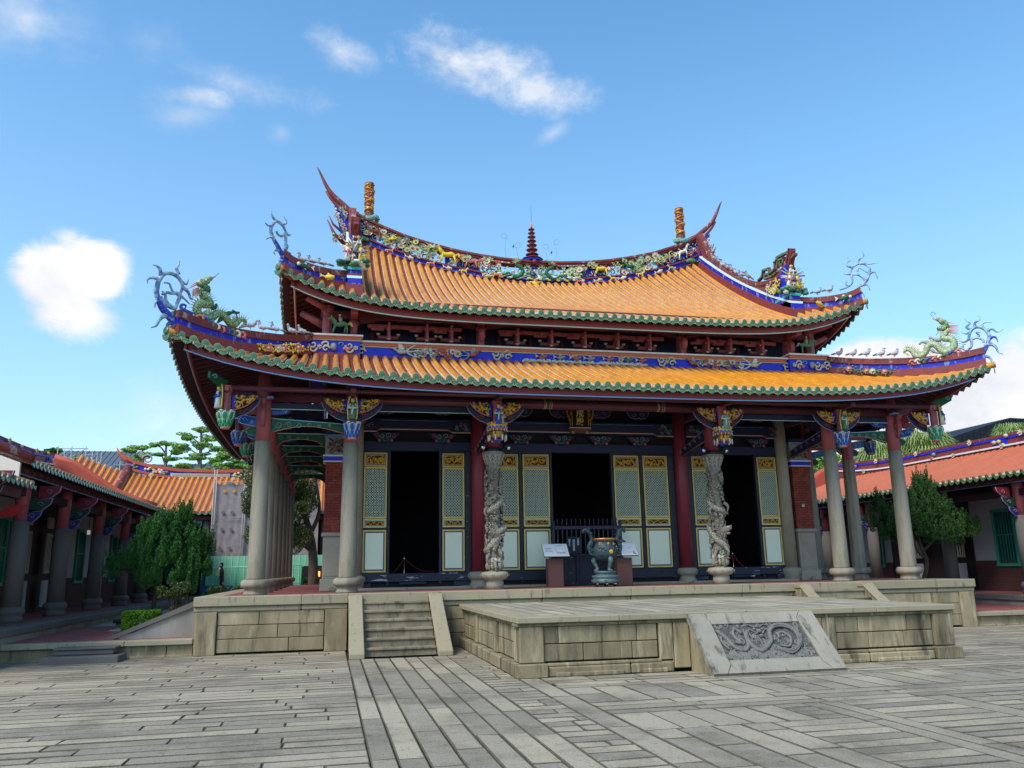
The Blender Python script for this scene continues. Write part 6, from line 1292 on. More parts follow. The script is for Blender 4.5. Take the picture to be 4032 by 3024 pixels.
# ------------------------------------------------------------------ beams, brackets and pendants under the lower eave
bm = MB()
def log(a, b, r, mat, n=12): bm.tube([a, b], r, mat, n)
log((-9.1, .94, 5.62), (9.1, .94, 5.62), .12, 'beam'); log((-9.2, .2, 5.66), (9.2, .2, 5.66), .06, 'beam')
for s in (-1, 1): log((s*8.27, .2, 5.62), (s*8.27, YM-.2, 5.62), .12, 'beam'); log((s*9.02, .1, 5.60), (s*9.02, YM-.1, 5.60), .075, 'beam')
for (a, b) in ((-8.2, -3.1), (3.1, 8.2)): bm.box(a, b, .89, .99, 5.34, 5.48, 'navy'); bm.box(a, b, .88, .89, 5.33, 5.342, 'line_teal')
for s in (-1, 1): bm.box(s*8.22, s*8.32, 1.0, YM-1, 5.30, 5.48, 'navy')
for x in (-1.5, 1.5):   # painted ring on the middle purlin
    for k, (mt, w_) in enumerate((('o_pink', .03), ('o_white', .012), ('o_dkgreen', .05), ('o_white', .012), ('o_pink', .03))): xx = x+(k-2)*.045; bm.lathe([(.124, 0), (.124, w_)], (xx, .94, 5.62), mt, 12, False, ax=(1, 0, 0))
for x in (-8.27, -6.28, -2.9, 2.9, 6.28, 8.27): bm.box(x-.06, x+.06, -.3, 3.0, 5.52, 5.62, 'beam') if abs(x) < 8 else None
bm.build('eave_beams', hall)
fb = MB()    # decorated lintels on the door line
for (a, b) in ((-6.1, -3.1), (-2.72, 2.72), (3.1, 6.1)):
    y = YW-.12; fb.box(a, b, y+.02, y+.12, 5.22, 5.56, 'navy')
    for (x0, x1, z) in ((a, a+.5, 5.19), (b-.5, b, 5.19), (a+.62, b-.62, 5.255)): fb.box(x0, x1, y-.002, y+.02, z, z+.012, 'o_white'); fb.box(x0, x1, y-.004, y+.02, z+.013, z+.032, 'o_rose')
    for (x0, x1) in ((a+.5, a+.62), (b-.5, b-.62)): fb.prism([(x0, y, 5.19), (x1, y, 5.255), (x1, y, 5.287), (x0, y, 5.222)][::(1 if x1 > x0 else -1)], (0, .02, 0), 'o_rose')
    fb.box(a+.6, b-.6, y+.0, y+.02, 5.50, 5.508, 'sky_blue')
    n = 2 if b-a < 4 else 4
    for k in range(n):
        x = lerp(a, b, (k+.5)/n) if n == 2 else lerp(a, b, (.75+k*.833)/4)
        y2 = y+.03; fb.prism([(x-.38, y2, 5.18), (x-.3, y2, 5.08), (x-.2, y2, 5.0), (x-.2, y2, 4.93), (x+.2, y2, 4.93), (x+.2, y2, 5.0), (x+.3, y2, 5.08), (x+.38, y2, 5.18)], (0, .06, 0), 'navy')
        for q in (-1, 1):
            kit_scroll(fb, (x+q*.09, y2, 5.10), .07, N_, 'o_teal', 1.1, .010, q); kit_scroll(fb, (x+q*.22, y2, 5.10), .06, N_, 'o_rose', 1.1, .008, -q); fb.tube(smooth_path([(x, y2-.01, 4.95), (x+q*.08, y2-.01, 5.0), (x+q*.02, y2-.01, 5.07)], 3), .009, 'o_green', 4); kit_flower(fb, (x+q*.16, y2, 4.97), .045, N_, 'o_rose', 'o_pink', 6, .02)
        fb.prism([(x-.34, y2, 5.90), (x-.28, y2, 5.75), (x-.12, y2, 5.66), (x+.12, y2, 5.66), (x+.28, y2, 5.75), (x+.34, y2, 5.90)], (0, .06, 0), 'navy')
        for q in (-1, 1): fb.tube(smooth_path([(x+q*.32, y2-.01, 5.88), (x+q*.25, y2-.01, 5.74), (x+q*.08, y2-.01, 5.69), (x, y2-.01, 5.72)], 3), .010, 'o_purple', 4); kit_scroll(fb, (x+q*.12, y2, 5.80), .07, N_, 'o_purple', 1, .007, q)
    for q, xx in ((1, a+.25), (-1, b-.25)):
        for k in range(9): kit_scroll(fb, (xx+rnd.uniform(-.16, .16), y, 5.36+rnd.uniform(-.1, .12)), rnd.uniform(.03, .06), N_, rnd.choice(('o_brown', 'o_purple', 'o_teal', 'o_rose')), 1, .010)
fb.build('carved_lintel', hall)
# arched carved tie beams of the verandas
def tie(s, y, x0=6.9, x1=8.1):
    b = MB(); P = []; T = []
    for i in range(15):
        t = i/14; x = lerp(x1, x0, t); z = 4.86+.12*math.sin(t*math.pi) + (.0 if .12 < t < .88 else -.1*(1-min(t, 1-t)/.12)); P.append((s*x, y, z-.0)); T.append((s*x, y, 5.12-.0*t))
    b.prism([Vector(p) for p in P]+[Vector(p) for p in T[::-1]], (0, .1, 0), 'o_dkgreen')
    for line in (P, T): b.tube([Vector(p)+Vector((0, -.005, 0)) for p in line], .012, 'line_teal' if line is T else 'o_pink', 4)
    for k in range(4): kit_scroll(b, (s*lerp(x1-.1, x0+.3, k/3.6), y, 5.0), .07-.012*k, N_, 'o_teal', 1.3, .009)
    for (dx, z, c) in ((.0, 5.3, 'lotus_blue'), (0, 5.5, 'o_dkgreen')):
        b.prism([(s*(x1-.0), y, z-.08), (s*(x1-.34), y, z-.06), (s*(x1-.42), y, z), (s*(x1-.34), y, z+.07), (s*x1, y, z+.08)][::(1 if s < 0 else -1)], (0, .08, 0), c); kit_scroll(b, (s*(x1-.33), y, z), .05, N_, 'line_blue' if c == 'lotus_blue' else 'o_teal', 1, .008)
    b.prism([(s*7.9, y, 5.65), (s*7.4, y, 5.45), (s*7.0, y, 5.55), (s*6.9, y, 5.9), (s*7.9, y, 5.9)][::(1 if s < 0 else -1)], (0, .06, 0), 'navy')
    for k in range(5): kit_scroll(b, (s*rnd.uniform(7.0, 7.8), y, 5.62+rnd.uniform(-.05, .12)), .07, N_, 'o_brown', 1, .01)
    b.build('carved_tie_beam', hall)
for s in (-1, 1):
    for y in ROWS[:5]: tie(s, y)
    b = MB()   # painted beam from the corner column back to the pier, seen from the front
    for (xa, ya, xb, yb) in ((s*8.1, .98, s*6.45, .98),):
        Pb = [];  Tb = []
        for i in range(13): t = i/12; Pb.append((lerp(xa, xb, t), ya, 4.80+.16*math.sin(t*math.pi)-.0)); Tb.append((lerp(xa, xb, t), ya, lerp(5.13, 4.98+.05, t)))
        b.prism([Vector(p) for p in Pb]+[Vector(p) for p in Tb[::-1]], (0, .09, 0), 'o_dkgreen'); b.tube([Vector(p)+Vector((0, -.004, 0)) for p in Tb], .012, 'line_blue', 4); b.tube([Vector(p)+Vector((0, -.004, 0)) for p in Pb], .013, 'o_pink', 4)
        for k in range(6): kit_scroll(b, (lerp(xa, xb, .10+.14*k), ya, 4.98), .085-.01*k, N_, 'o_teal', 1.4, .011, 1 if k % 2 else -1)
        b.prism([(xa, ya, 5.22), (xa-s*.32, ya, 5.24), (xa-s*.42, ya, 5.31), (xa-s*.32, ya, 5.38), (xa, ya, 5.38)][::(1 if s < 0 else -1)], (0, .07, 0), 'lotus_blue'); kit_scroll(b, (xa-s*.3, ya, 5.31), .06, N_, 'line_blue', 1.1, .01)
        for k in range(8): kit_scroll(b, (lerp(xa, xb, rnd.uniform(.1, .95)), ya, 5.36+rnd.uniform(-.02, .1)), .07, N_, rnd.choice(('o_purple', 'o_brown', 'o_teal')), 1, .010)
    b.build('carved_tie_beam', hall)
for s in (-1, 1):    # slanting carved braces from the dragon columns to the red columns and piers
    for (x0, x1, y0, y1) in ((2.9, 2.9, 1.05, 2.8), (6.28, 6.28, 1.1, 2.8)):
        b = MB(); b.prism([(s*x0-.04, y0, 4.85), (s*x1-.04, y1, 4.62), (s*x1-.04, y1, 4.78), (s*x0-.04, y0, 5.15)], (.08, 0, 0), 'navy')
        for k in range(6): t = k/5; kit_scroll(b, (s*x0-.06, lerp(y0+.1, y1-.1, t), lerp(4.98, 4.72, t)), .06, (-1, 0, 0), 'o_purple', 1, .01); kit_scroll(b, (s*x0+.06, lerp(y0+.1, y1-.1, t), lerp(4.98, 4.72, t)), .06, (1, 0, 0), 'o_purple', 1, .01)
        b.tube([(s*x0-.05, y0, 5.15), (s*x1-.05, y1, 4.79)], .012, 'o_purple', 4); b.tube([(s*x0-.05, y0, 4.84), (s*x1-.05, y1, 4.61)], .012, 'o_rose', 4)
        b.build('carved_brace', hall)
# gilded wing brackets on both sides of each pendant
def wing(x, y, q, tone=0):
    b = MB(); pr = [(0, 0), (0, -.34), (.10, -.335), (.25, -.28), (.38, -.2), (.48, -.1), (.53, 0)]
    b.prism([(x+q*(.11+a), y, 5.52+z) for a, z in pr][::(1 if q < 0 else -1)], (0, .05, 0), 'gold_back'); b.box(*sorted((x+q*.11, x+q*.2)), y-.006, y, 5.22, 5.5, 'blue')
    b.tube([(x+q*(.11+a), y-.01, 5.52+z) for a, z in pr[1:]], .014, 'o_pink', 4)
    for k in range(46):
        a = rnd.uniform(.08, .46); z = -rnd.uniform(.02, max(.04, .32*(1-(a/.56)**1.8))); p = Vector((x+q*(.11+a), y-.02, 5.52+z)); c = 'gold_bright' if (k % 3 and tone != 2) else rnd.choice(('o_green', 'o_pink', 'o_teal', 'o_red', 'o_blue'))
        an = rnd.uniform(0, 3); L = .04; b.tube([p-Vector((math.cos(an)*L, -.01, math.sin(an)*L)), p+Vector((0, -.02, 0)), p+Vector((math.cos(an)*L, .01, math.sin(an)*L))], [.012, .024, .01], c, 5)
    if tone != 2: kit_beast(b, Vector((x+q*.28, y-.05, 5.25)), .20, (q, 0, 0), N_, 'gold_bright', 'gold_bright', tail='gold_bright')
    b2 = [(x+q*(.11+a*1.12), y+.10, 5.44+z*1.25) for a, z in pr[1:]]; b.tube(b2, .012, 'o_purple', 4); b.prism([(x+q*.11, y+.1, 5.5)]+b2 if q < 0 else ([(x+q*.11, y+.1, 5.5)]+b2)[::-1], (0, .04, 0), 'navy')
    for k in range(5): kit_scroll(b, (x+q*rnd.uniform(.2, .5), y+.09, 5.16+rnd.uniform(-.06, .08)), .06, N_, 'o_brown', 1, .01)
    return b
def lotus(x, y, z, mat, hgt=.36, r=.17, d=None):
    b = MB(); b.lathe([(r*.5, -.03), (r*.62, -.01), (r*.5, .02)], (x, y, z), 'o_pink', 16); b.lathe([(r*.48, .0), (r*.7, hgt*.4), (r*.9, hgt*.75), (r*.8, hgt)], (x, y, z), 'o_white', 16)
    for (n, rr, zz, h2, w2) in ((10, .60, .16, .10, .062), (10, .78, .38, .12, .07), (8, .95, .70, .17, .085)):
        for i in range(n):
            t = 2*math.pi*(i+(.5 if zz > .3 and zz < .5 else 0))/n; dd = Vector((math.cos(t), math.sin(t), 0)); c = Vector((x, y, z+hgt*zz))+dd*r*rr; rot = Matrix.Rotation(t, 3, 'Z') @ Matrix.Rotation(R(14), 3, 'Y')
            b.ell(c, (.020, w2*.74, h2*.62), 'o_white', 8, 6, rot); b.ell(c+dd*.018, (.020, w2*.58, h2*.5), mat, 8, 6, rot)
    for i in range(9): t = 2*math.pi*i/9; b.ell((x+math.cos(t)*r*.95, y+math.sin(t)*r*.95, z+hgt*1.02), (.045, .045, .025), mat if i % 2 else 'o_white', 6, 4)
    return b
def lantern(x, y, z):
    b = MB(); c = (x, y, z)
    b.lathe([(.06, .03), (.12, .05), (.14, .08), (.10, .10)], c, 'o_blue', 8, False); b.lathe([(.13, .12), (.165, .14), (.165, .26), (.15, .28)], c, 'gold', 8, False); b.lathe([(.165, .10), (.165, .13)], c, 'o_red', 8, False)
    b.lathe([(.21, .29), (.235, .32), (.235, .345)], c, 'o_rose', 8, False); b.lathe([(.238, .346), (.238, .385)], c, 'o_blue', 8, False); b.lathe([(.238, .386), (.228, .44), (.20, .45)], c, 'gold_bright', 8, False)
    for i in range(32): t = 2*math.pi*i/32; b.tube([(x+math.cos(t)*.236, y+math.sin(t)*.236, z+.33), (x+math.cos(t)*.236, y+math.sin(t)*.236, z+.27)], [.009, .012], 'o_white' if i % 2 else 'o_rose', 4)
    for i in range(16): t = 2*math.pi*i/16; b.ell((x+math.cos(t)*.24, y+math.sin(t)*.24, z+.365), (.016, .016, .014), 'o_white', 5, 3); b.ell((x+math.cos(t)*.22, y+math.sin(t)*.22, z+.46), (.035, .035, .03), rnd.choice(('o_cream', 'gold_bright', 'o_pink')), 5, 3)
    for i in range(8): t = 2*math.pi*(i+.5)/8; px, py = x+math.cos(t)*.215, y+math.sin(t)*.215; b.tube([(px, py, z+.27), (px, py, z+.18)], [.014, .022], 'o_dkgreen', 5); b.tube([(px, py, z+.18), (px, py, z+.05)], [.022, .018], 'o_white', 5)
    return b
def pendant(x, y, z, kind, mat=None, post_to=5.5, wings=(1, -1), figcol=('o_green', 'o_white'), out=(0, -1)):
    q = thing('hanging_pendant', None, None, (x, y, z), parent=hall)
    pm = MB(); pm.lathe([(.10, .3), (.10, post_to-z)], (x, y, z), 'beam_pink', 8, False, ph=R(22.5)); pm.lathe([(.12, post_to-z-.12), (.12, post_to-z)], (x, y, z), 'maroon_clean', 8, False, ph=R(22.5)); pm.build('post', q)
    (lotus(x, y, z, mat) if kind == 'lotus' else lantern(x, y, z)).build('lotus_bud' if kind == 'lotus' else 'lantern_carving', q)
    f = MB(); n = Vector((*out, 0)).normalized(); c = Vector((x, y, z+.42))+n*.15
    if kind == 'lotus': 
        sd_ = Vector((-n.y, n.x, 0))
        for k in (-1, 1): f.tube(smooth_path([c+sd_*k*.09, c+sd_*k*.11+Vector((0, 0, .25)), c+sd_*k*.07+Vector((0, 0, .5))]+[c+Vector((0, 0, .54))], 3), .016, 'yellow', 5)
        f.obox(c+Vector((0, 0, .26))-n*.02, sd_*.09, n*.012, Vector((0, 0, .26)), 'o_brown')
        for k in range(4): kit_scroll(f, c+sd_*rnd.choice((-.06, .06))+Vector((0, 0, .08+.1*k)), .04, n, 'o_teal', 1, .008)
    kit_figure(f, c+n*.04, .5, (0, 0, 1), *figcol, n=n)
    if kind != 'lotus': kit_figure(f, c+Vector((.1, .0, 0)), .34, (0, 0, 1), 'gold', 'o_cream', n=n); f.ell(c+Vector((.06, -.04, .40)), (.07, .06, .055), 'o_orange', 7, 5)
    f.build('figurine', q)
    for w_ in wings:
        wing(x, y+.05, w_).build('wing_bracket', q)
    return q
for s in (-1, 1):
    pendant(s*6.28, .32, 4.58, 'lotus', 'lotus_blue', 5.55); pendant(s*2.9, .32, 4.53, 'lantern', None, 5.55, figcol=('o_blue', 'o_cream') if s < 0 else ('o_teal', 'o_white'))
    pendant(s*9.02, .2, 4.76, 'lotus', 'lotus_green', 5.7, wings=(-s,), figcol=('o_white', 'o_blue'), out=(s, -.6))
    for i, y in enumerate((3.04, 5.15, 7.3, 9.6, 12.0)):
        q = thing('hanging_pendant', None, None, (s*9.03, y-.05, 4.80), parent=hall); pm = MB(); pm.lathe([(.09, .3), (.09, .85)], (s*9.03, y-.05, 4.8), 'beam', 8, False); pm.build('post', q)
        lotus(s*9.03, y-.05, 4.80, ('lotus_blue', 'lotus_green', 'lotus_blue', 'lotus_green', 'lotus_blue')[i] if i != 2 else 'o_black', .34, .16).build('lotus_bud', q)
# outriggers of the corner and side columns
for s in (-1, 1):
    for k, y in enumerate([.94]+ROWS[:5]):
        b = MB(); b.cbox(s*8.4, s*9.0, y-.05, y+.05, 5.2, 5.36, 'beam_pink', .02); b.lathe([(.06, 0), (.10, .04), (.10, .1), (.07, .13)], (s*8.75, y, 5.36), 'beam_pink', 10)
        b.cbox(s*8.2, s*9.05, y-.045, y+.045, 5.42, 5.56, 'beam', .02)
        pr = [(8.42, 4.92), (8.75, 4.98), (8.82, 5.03), (8.78, 5.09), (8.9, 5.10), (8.92, 5.17), (8.80, 5.2), (8.42, 5.13)]
        b.prism([(s*a, y-.05, z) for a, z in pr][::(-1 if s > 0 else 1)], (0, .08, 0), 'lotus_blue'); b.tube([(s*a, y-.055, z) for a, z in pr], .011, 'line_blue', 4); kit_scroll(b, (s*8.52, y-.05, 5.03), .045, N_, 'line_blue', 1.2, .009, s)
        for j in range(3): b.tube(smooth_path([(s*(8.62+.08*j), y-.06, 5.06), (s*(8.68+.08*j), y-.06, 5.12), (s*(8.74+.08*j), y-.06, 5.08)], 3), .008, 'line_blue', 4)
        pr = [(8.42, 4.72), (8.6, 4.74), (8.66, 4.84), (8.56, 4.92), (8.42, 4.92)]; b.prism([(s*a, y+.02, z) for a, z in pr][::(-1 if s > 0 else 1)], (0, .06, 0), 'o_dkgreen'); b.tube([(s*a, y+.0, z) for a, z in pr], .010, 'o_teal', 4)
        if k == 0:
            pr = [(8.45, 5.38), (8.9, 5.4), (9.0, 5.5), (9.3, 5.85), (8.9, 5.75), (8.5, 5.6)] 
            b.prism([(s*9.1, .1, 5.62), (s*9.35, -.15, 5.80), (s*9.35, -.15, 5.95), (s*9.0, .2, 5.80)][::(-1 if s > 0 else 1)], (s*.05, .05, 0), 'o_dkgreen'); kit_scroll(b, (s*9.25, -.12, 5.83), .06, (-s*.4, -1, 0), 'o_teal', 1.2, .012)
            b.cbox(s*8.33, s*8.21, .6, .95, 5.15, 5.30, 'beam_pink', .02); b.tube(smooth_path([(s*8.27, .62, 5.72), (s*8.27, .55, 5.5), (s*8.27, .66, 5.4), (s*8.27, .62, 5.2), (s*8.27, .74, 4.9)], 3), [.06, .07, .06, .07, .04], 'beam_pink', 6); b.cbox(s*8.05, s*8.49, .5, .7, 5.52, 5.57, 'sky_blue', .012)
            for j in range(4): b.tube([(s*(8.15+.08*j), .49, 5.53), (s*(8.19+.08*j), .49, 5.56)], .008, 'white', 4)
            if s > 0: b.prism([(8.35, .7, 5.2), (8.9, .7, 5.5), (8.9, .7, 5.62), (8.4, .7, 5.6)][::-1], (0, .06, 0), 'o_red'); kit_scroll(b, (8.6, .7, 5.46), .08, N_, 'o_pink', 1.2, .01)
        b.build('outrigger_bracket', hall)
# ------------------------------------------------------------------ name plaque
pl = MB(); PX_, PY_ = -.12, 2.62
pl.box(PX_-.22, PX_+.22, PY_, PY_+.05, 5.38, 6.25, 'dark_room'); pl.cbox(PX_-.3, PX_+.3, PY_-.03, PY_+.08, 5.335, 5.355, 'white', .004); pl.cbox(PX_-.29, PX_+.29, PY_-.02, PY_+.08, 5.21, 5.33, 'o_brown', .01); pl.cbox(PX_-.26, PX_-.18, PY_-.04, PY_, 5.18, 5.24, 'o_grey', .01); pl.cbox(PX_+.14, PX_+.22, PY_-.04, PY_, 5.18, 5.24, 'o_grey', .01)
for k in range(5): kit_scroll(pl, (PX_-.16+.08*k, PY_-.02, 5.27), .035, N_, 'o_rose', 1, .007)
po = pl.build('name_plaque', hall, label='black plaque with gold writing between gilded side carvings')
for q in (-1, 1):
    pl = MB(); pr = [(.225, 5.40), (.28, 5.40), (.31, 5.60), (.36, 5.68), (.38, 5.85), (.38, 6.2), (.225, 6.2)]; pl.prism([(PX_+q*a, PY_-.01, z) for a, z in pr][::(-1 if q > 0 else 1)], (0, .04, 0), 'gold_back'); pl.tube([(PX_+q*a, PY_-.02, z) for a, z in pr[1:6]], .011, 'gold_bright', 5); pl.tube([(PX_+q*.23, PY_-.02, 5.40), (PX_+q*.23, PY_-.02, 6.2)], .008, 'gold_bright', 5)
    for k in range(14): kit_scroll(pl, (PX_+q*rnd.uniform(.25, .34), PY_-.01, 5.45+.05*k), .028, N_, rnd.choice(('gold', 'o_brown', 'gold_bright')), 1, .008)
    pl.build('carved_wing', po)
text('大', (PX_, PY_-.01, 5.95), .225, 'yellow', po, bold=.004); text('成', (PX_, PY_-.01, 5.73), .225, 'yellow', po, bold=.004); text('殿', (PX_, PY_-.01, 5.505), .225, 'yellow', po, bold=.003)
# ================================================================== things standing on the podium
# bronze censer
cx, cy = -.16, .9; z0 = H1
bu = thing('incense_burner', 'blue-grey bronze three-legged incense burner with tall curled handles on a wheeled base', 'incense burner', (cx, cy, z0))
b = MB(); b.lathe([(.30, .08), (.33, .10), (.33, .16), (.31, .17), (.31, .20), (.34, .23), (.33, .26), (.24, .28), (.22, .31), (.27, .33), (.27, .36), (.2, .37)], (cx, cy, z0), 'bronze_lt', 28)
for i in range(10): t = i*.628; kit_scroll(b, (cx+math.cos(t)*.325, cy+math.sin(t)*.325, z0+.135), .03, (math.cos(t), math.sin(t), 0), 'bronze_lt', 1, .008)
b.build('base', bu)
b = MB()
for i in range(6): t = i*1.047+.3; b.lathe([(.035, 0), (.035, .03)], (cx+math.cos(t)*.25-.015, cy+math.sin(t)*.25, z0+.035), 'o_black', 10, False, ax=(1, 0, 0)); b.box(cx+math.cos(t)*.25-.02, cx+math.cos(t)*.25+.02, cy+math.sin(t)*.25-.02, cy+math.sin(t)*.25+.02, z0+.05, z0+.09, 'chrome')
b.build('castors', bu)
b = MB(); b.lathe([(.05, .60), (.18, .62), (.27, .68), (.32, .77), (.315, .88), (.27, .97), (.245, 1.01), (.25, 1.06), (.27, 1.09), (.275, 1.13), (.24, 1.13), (.22, 1.06), (.24, .9)], (cx, cy, z0), 'bronze', 32)
for i in range(34): t = rnd.uniform(-2.6, -.5); z = rnd.uniform(.74, .92); b.ell((cx+math.cos(t)*.313, cy+math.sin(t)*.313, z0+z), (.025, .02, .02), 'bronze', 5, 3)
b.build('bowl', bu)
b = MB(); b.lathe([(.283, 1.10), (.285, 1.14), (.27, 1.145)], (cx, cy, z0), 'brass', 28); b.build('rim', bu)
b = MB(); b.lathe([(.052, 0), (.052, .01), (.03, .022)], (cx+.06, cy-.315, z0+.82), 'gold_bright', 10, False, ax=(.2, -1, 0)); b.build('medallion', bu)
for (dx, tx) in ((-.17, '廟'), (.005, '子'), (.16, '孔')):
    an = math.asin(dx/.27); text(tx, (cx+dx, cy-math.cos(an)*.272, z0+1.005), .075, 'gold_bright', bu, rot=(R(84), 0, an), ext=.004, bold=.002)
for t in (-1.35, -1.35+2.09, -1.35+4.19):
    b = MB(); dd = Vector((math.cos(t), math.sin(t), 0)); c = Vector((cx, cy, z0)); b.tube(smooth_path([c+dd*.20+Vector((0, 0, .72)), c+dd*.27+Vector((0, 0, .62)), c+dd*.22+Vector((0, 0, .50)), c+dd*.19+Vector((0, 0, .42)), c+dd*.22+Vector((0, 0, .37))], 4), [.06, .065, .05, .04, .045, .06], 'bronze_lt', 8)
    for k in (-1, 0, 1): e = Vector((-dd.y, dd.x, 0)); b.tube([c+dd*.22+e*k*.03+Vector((0, 0, .40)), c+dd*.28+e*k*.035+Vector((0, 0, .375))], [.022, .014], 'bronze_lt', 5)
    b.build('leg', bu)
for q in (-1, 1):
    b = MB(); c = Vector((cx, cy, z0)); X = Vector((1, 0, 0)); P = [c+X*q*a+Vector((0, 0, z)) for a, z in ((.36, .76), (.40, .9), (.37, 1.02), (.33, 1.10), (.36, 1.2), (.39, 1.28), (.42, 1.33), (.48, 1.345), (.53, 1.32), (.535, 1.28))]
    if q < 0: P = [c+X*q*a+Vector((0, 0, z)) for a, z in ((.34, .76), (.38, .88), (.36, 1.0), (.31, 1.08), (.33, 1.18), (.37, 1.28), (.43, 1.34), (.49, 1.35), (.53, 1.32), (.52, 1.28))]
    b.tube(smooth_path(P, 4), [.05, .065, .06, .045, .05, .045, .035, .03], 'bronze', 8); b.tube([c+X*q*.27+Vector((0, 0, .98)), P[2]], .035, 'bronze', 6); b.tube([c+X*q*.29+Vector((0, 0, .8)), P[0]], .035, 'bronze', 6)
    for i in range(16): p = P[rnd.randrange(0, 8)]; kit_scroll(b, p+Vector((rnd.uniform(-.04, .04), -.05, rnd.uniform(-.04, .04))), .03, N_, 'bronze', 1, .01)
    if q > 0: b.tube([P[2]+Vector((0, 0, .05)), P[2]+Vector((.10, 0, .07)), P[2]+Vector((.17, 0, .04))], [.05, .035, .02], 'bronze', 6)
    b.build('handle', bu)
# information stands
def stand(x, y, lab, side):
    q = thing('info_stand', lab, 'sign', (x, y, H1), group=None); b = MB(); b.cbox(x-.20, x+.20, y-.02, y+.22, H1, 1.86, 'brown_metal', .006); b.build('post', q)
    b = MB(); c = Vector((x, y-.03, 2.06)); u = Vector((.33, 0, 0)); v = Vector((0, .13, .16)); n = u.cross(v).normalized(); sk = Vector((-.03*side, 0, 0))
    b.obox(c, u, v, n*.012, 'o_black'); b.obox(c+n*.014, u*.985, v*.97, n*.004, 'sign_white'); o = b.build('board', q)
    b = MB(); S_ = lambda a, d: c+n*.020+u*a+v*d
    def ln(a0, d0, a1, d1, w_=.006, mt='sign_line'): p, r_ = S_(a0, d0), S_(a1, d1); b.obox((p+r_)/2, (r_-p)/2, (r_-p).normalized().cross(n)*w_/2, n*.001, mt)
    if side < 0:
        for d_ in (.28, .12, -.1, -.24): ln(-.82, d_, -.25 if d_ != .12 else -.4, d_, .010)
        for (a0, d0, a1, d1) in ((-.05, .7, .75, .7), (.75, .7, .85, -.6), (.85, -.6, .05, -.6), (.05, -.6, -.05, .7), (.12, .72, .5, .72), (.12, .5, .5, .5), (.12, .72, .12, .5), (.5, .72, .5, .5)): ln(a0, d0, a1, d1, .005)
        for (a0, d0, a1, d1) in ((.12, -.45, .7, -.45), (.12, -.45, .12, -.25), (.7, -.45, .7, -.25)): ln(a0, d0, a1, d1, .012, 'ink')
    else:
        for k in range(5): ln(-.7+rnd.uniform(0, .2), .6-.25*k, rnd.uniform(.0, .6), .5-.25*k, .006)
        ln(-.5, -.5, .8, -.45, .008); ln(.3, .1, .7, .5, .006); ln(.62, -.62, .85, -.72, .03, 'ink'); ln(.68, -.62, .7, -.2, .012, 'ink')
    text('大成殿', S_(.55, .82), .05, 'sign_line', None, rot=(math.atan2(.16, .13), 0, 0), ext=.0005) if False else None
    b.build('drawing', o); return q
stand(-1.13, 1.9, 'slanted white information board on a brown pedestal, left of the incense burner', -1)
stand(.70, 1.9, 'slanted white information board on a brown pedestal, right of the incense burner', 1)
# spindle gate closing the middle doorway
gt_ = thing('spindle_gate', 'dark wooden gate with a row of upright spindles closing the middle doorway', 'gate', (0, 2.7, H1))
b = MB(); y = 2.72
b.cbox(-.93, .93, y-.03, y+.04, 2.62, 2.72, 'black_lacquer', .01); b.cbox(-.95, .95, y-.04, y+.05, 1.93, 2.0, 'black_lacquer', .01); b.cbox(-.95, .95, y-.03, y+.04, 1.18, 1.26, 'black_lacquer', .01)
for x in (-.93, -.31, .31, .93): b.cbox(x-.035, x+.035, y-.045, y+.05, H1, 1.95, 'black_lacquer', .01)
for x in (-.93, .93): b.cbox(x-.03, x+.03, y-.03, y+.04, 1.95, 2.85, 'black_lacquer', .01)
b.build('frame', gt_)
b = MB(); b.box(-.9, .9, y, y+.02, 1.26, 1.93, 'black_lacquer')
for x in (-.62, 0, .62):
    for (w_, h_, z_) in ((.24, .07, 1.83), (.14, .03, 1.83)):
        for (dx, dz, a, c_) in ((0, h_, w_, .012), (0, -h_, w_, .012), (w_, 0, .012, h_), (-w_, 0, .012, h_)): b.box(x+dx-a, x+dx+a, y-.02, y+.0, z_+dz-c_, z_+dz+c_, 'black_lacquer')
    b.cbox(x-.25, x+.25, y-.015, y, 1.30, 1.70, 'black_lacquer', .008)
b.build('panel', gt_)
for i in range(14):
    x = lerp(-.82, .82, i/13); b = MB(); b.cbox(x-.018, x+.018, y-.018, y+.018, 2.0, 2.62, 'black_lacquer', .005); b.lathe([(.018, 0), (.018, .1), (.012, .12), (.024, .15), (.02, .18), (.004, .19)], (x, y, 2.72), 'black_lacquer', 8); b.build('spindle', gt_)
b = MB(); b.cbox(-.63, -.25, 2.55, 2.565, 2.0, 2.42, 'o_black', .004); b.cbox(-.5, -.4, 2.56, 2.6, 1.95, 2.1, 'o_black', .004); sb = b.build('notice_board', loc=None, label='small black notice with columns of white writing on the gate', cat='sign')
for k, (tx, x, z, sz) in enumerate((('中\n國\n開\n放', -.32, 2.29, .052), ('請\n勿\n超\n越\n護\n欄', -.44, 2.20, .058), ('請\n勿\n入\n內', -.56, 2.27, .052))): text(tx, (x, 2.545, z), sz, 'white', sb, ext=.001, spx=.85)
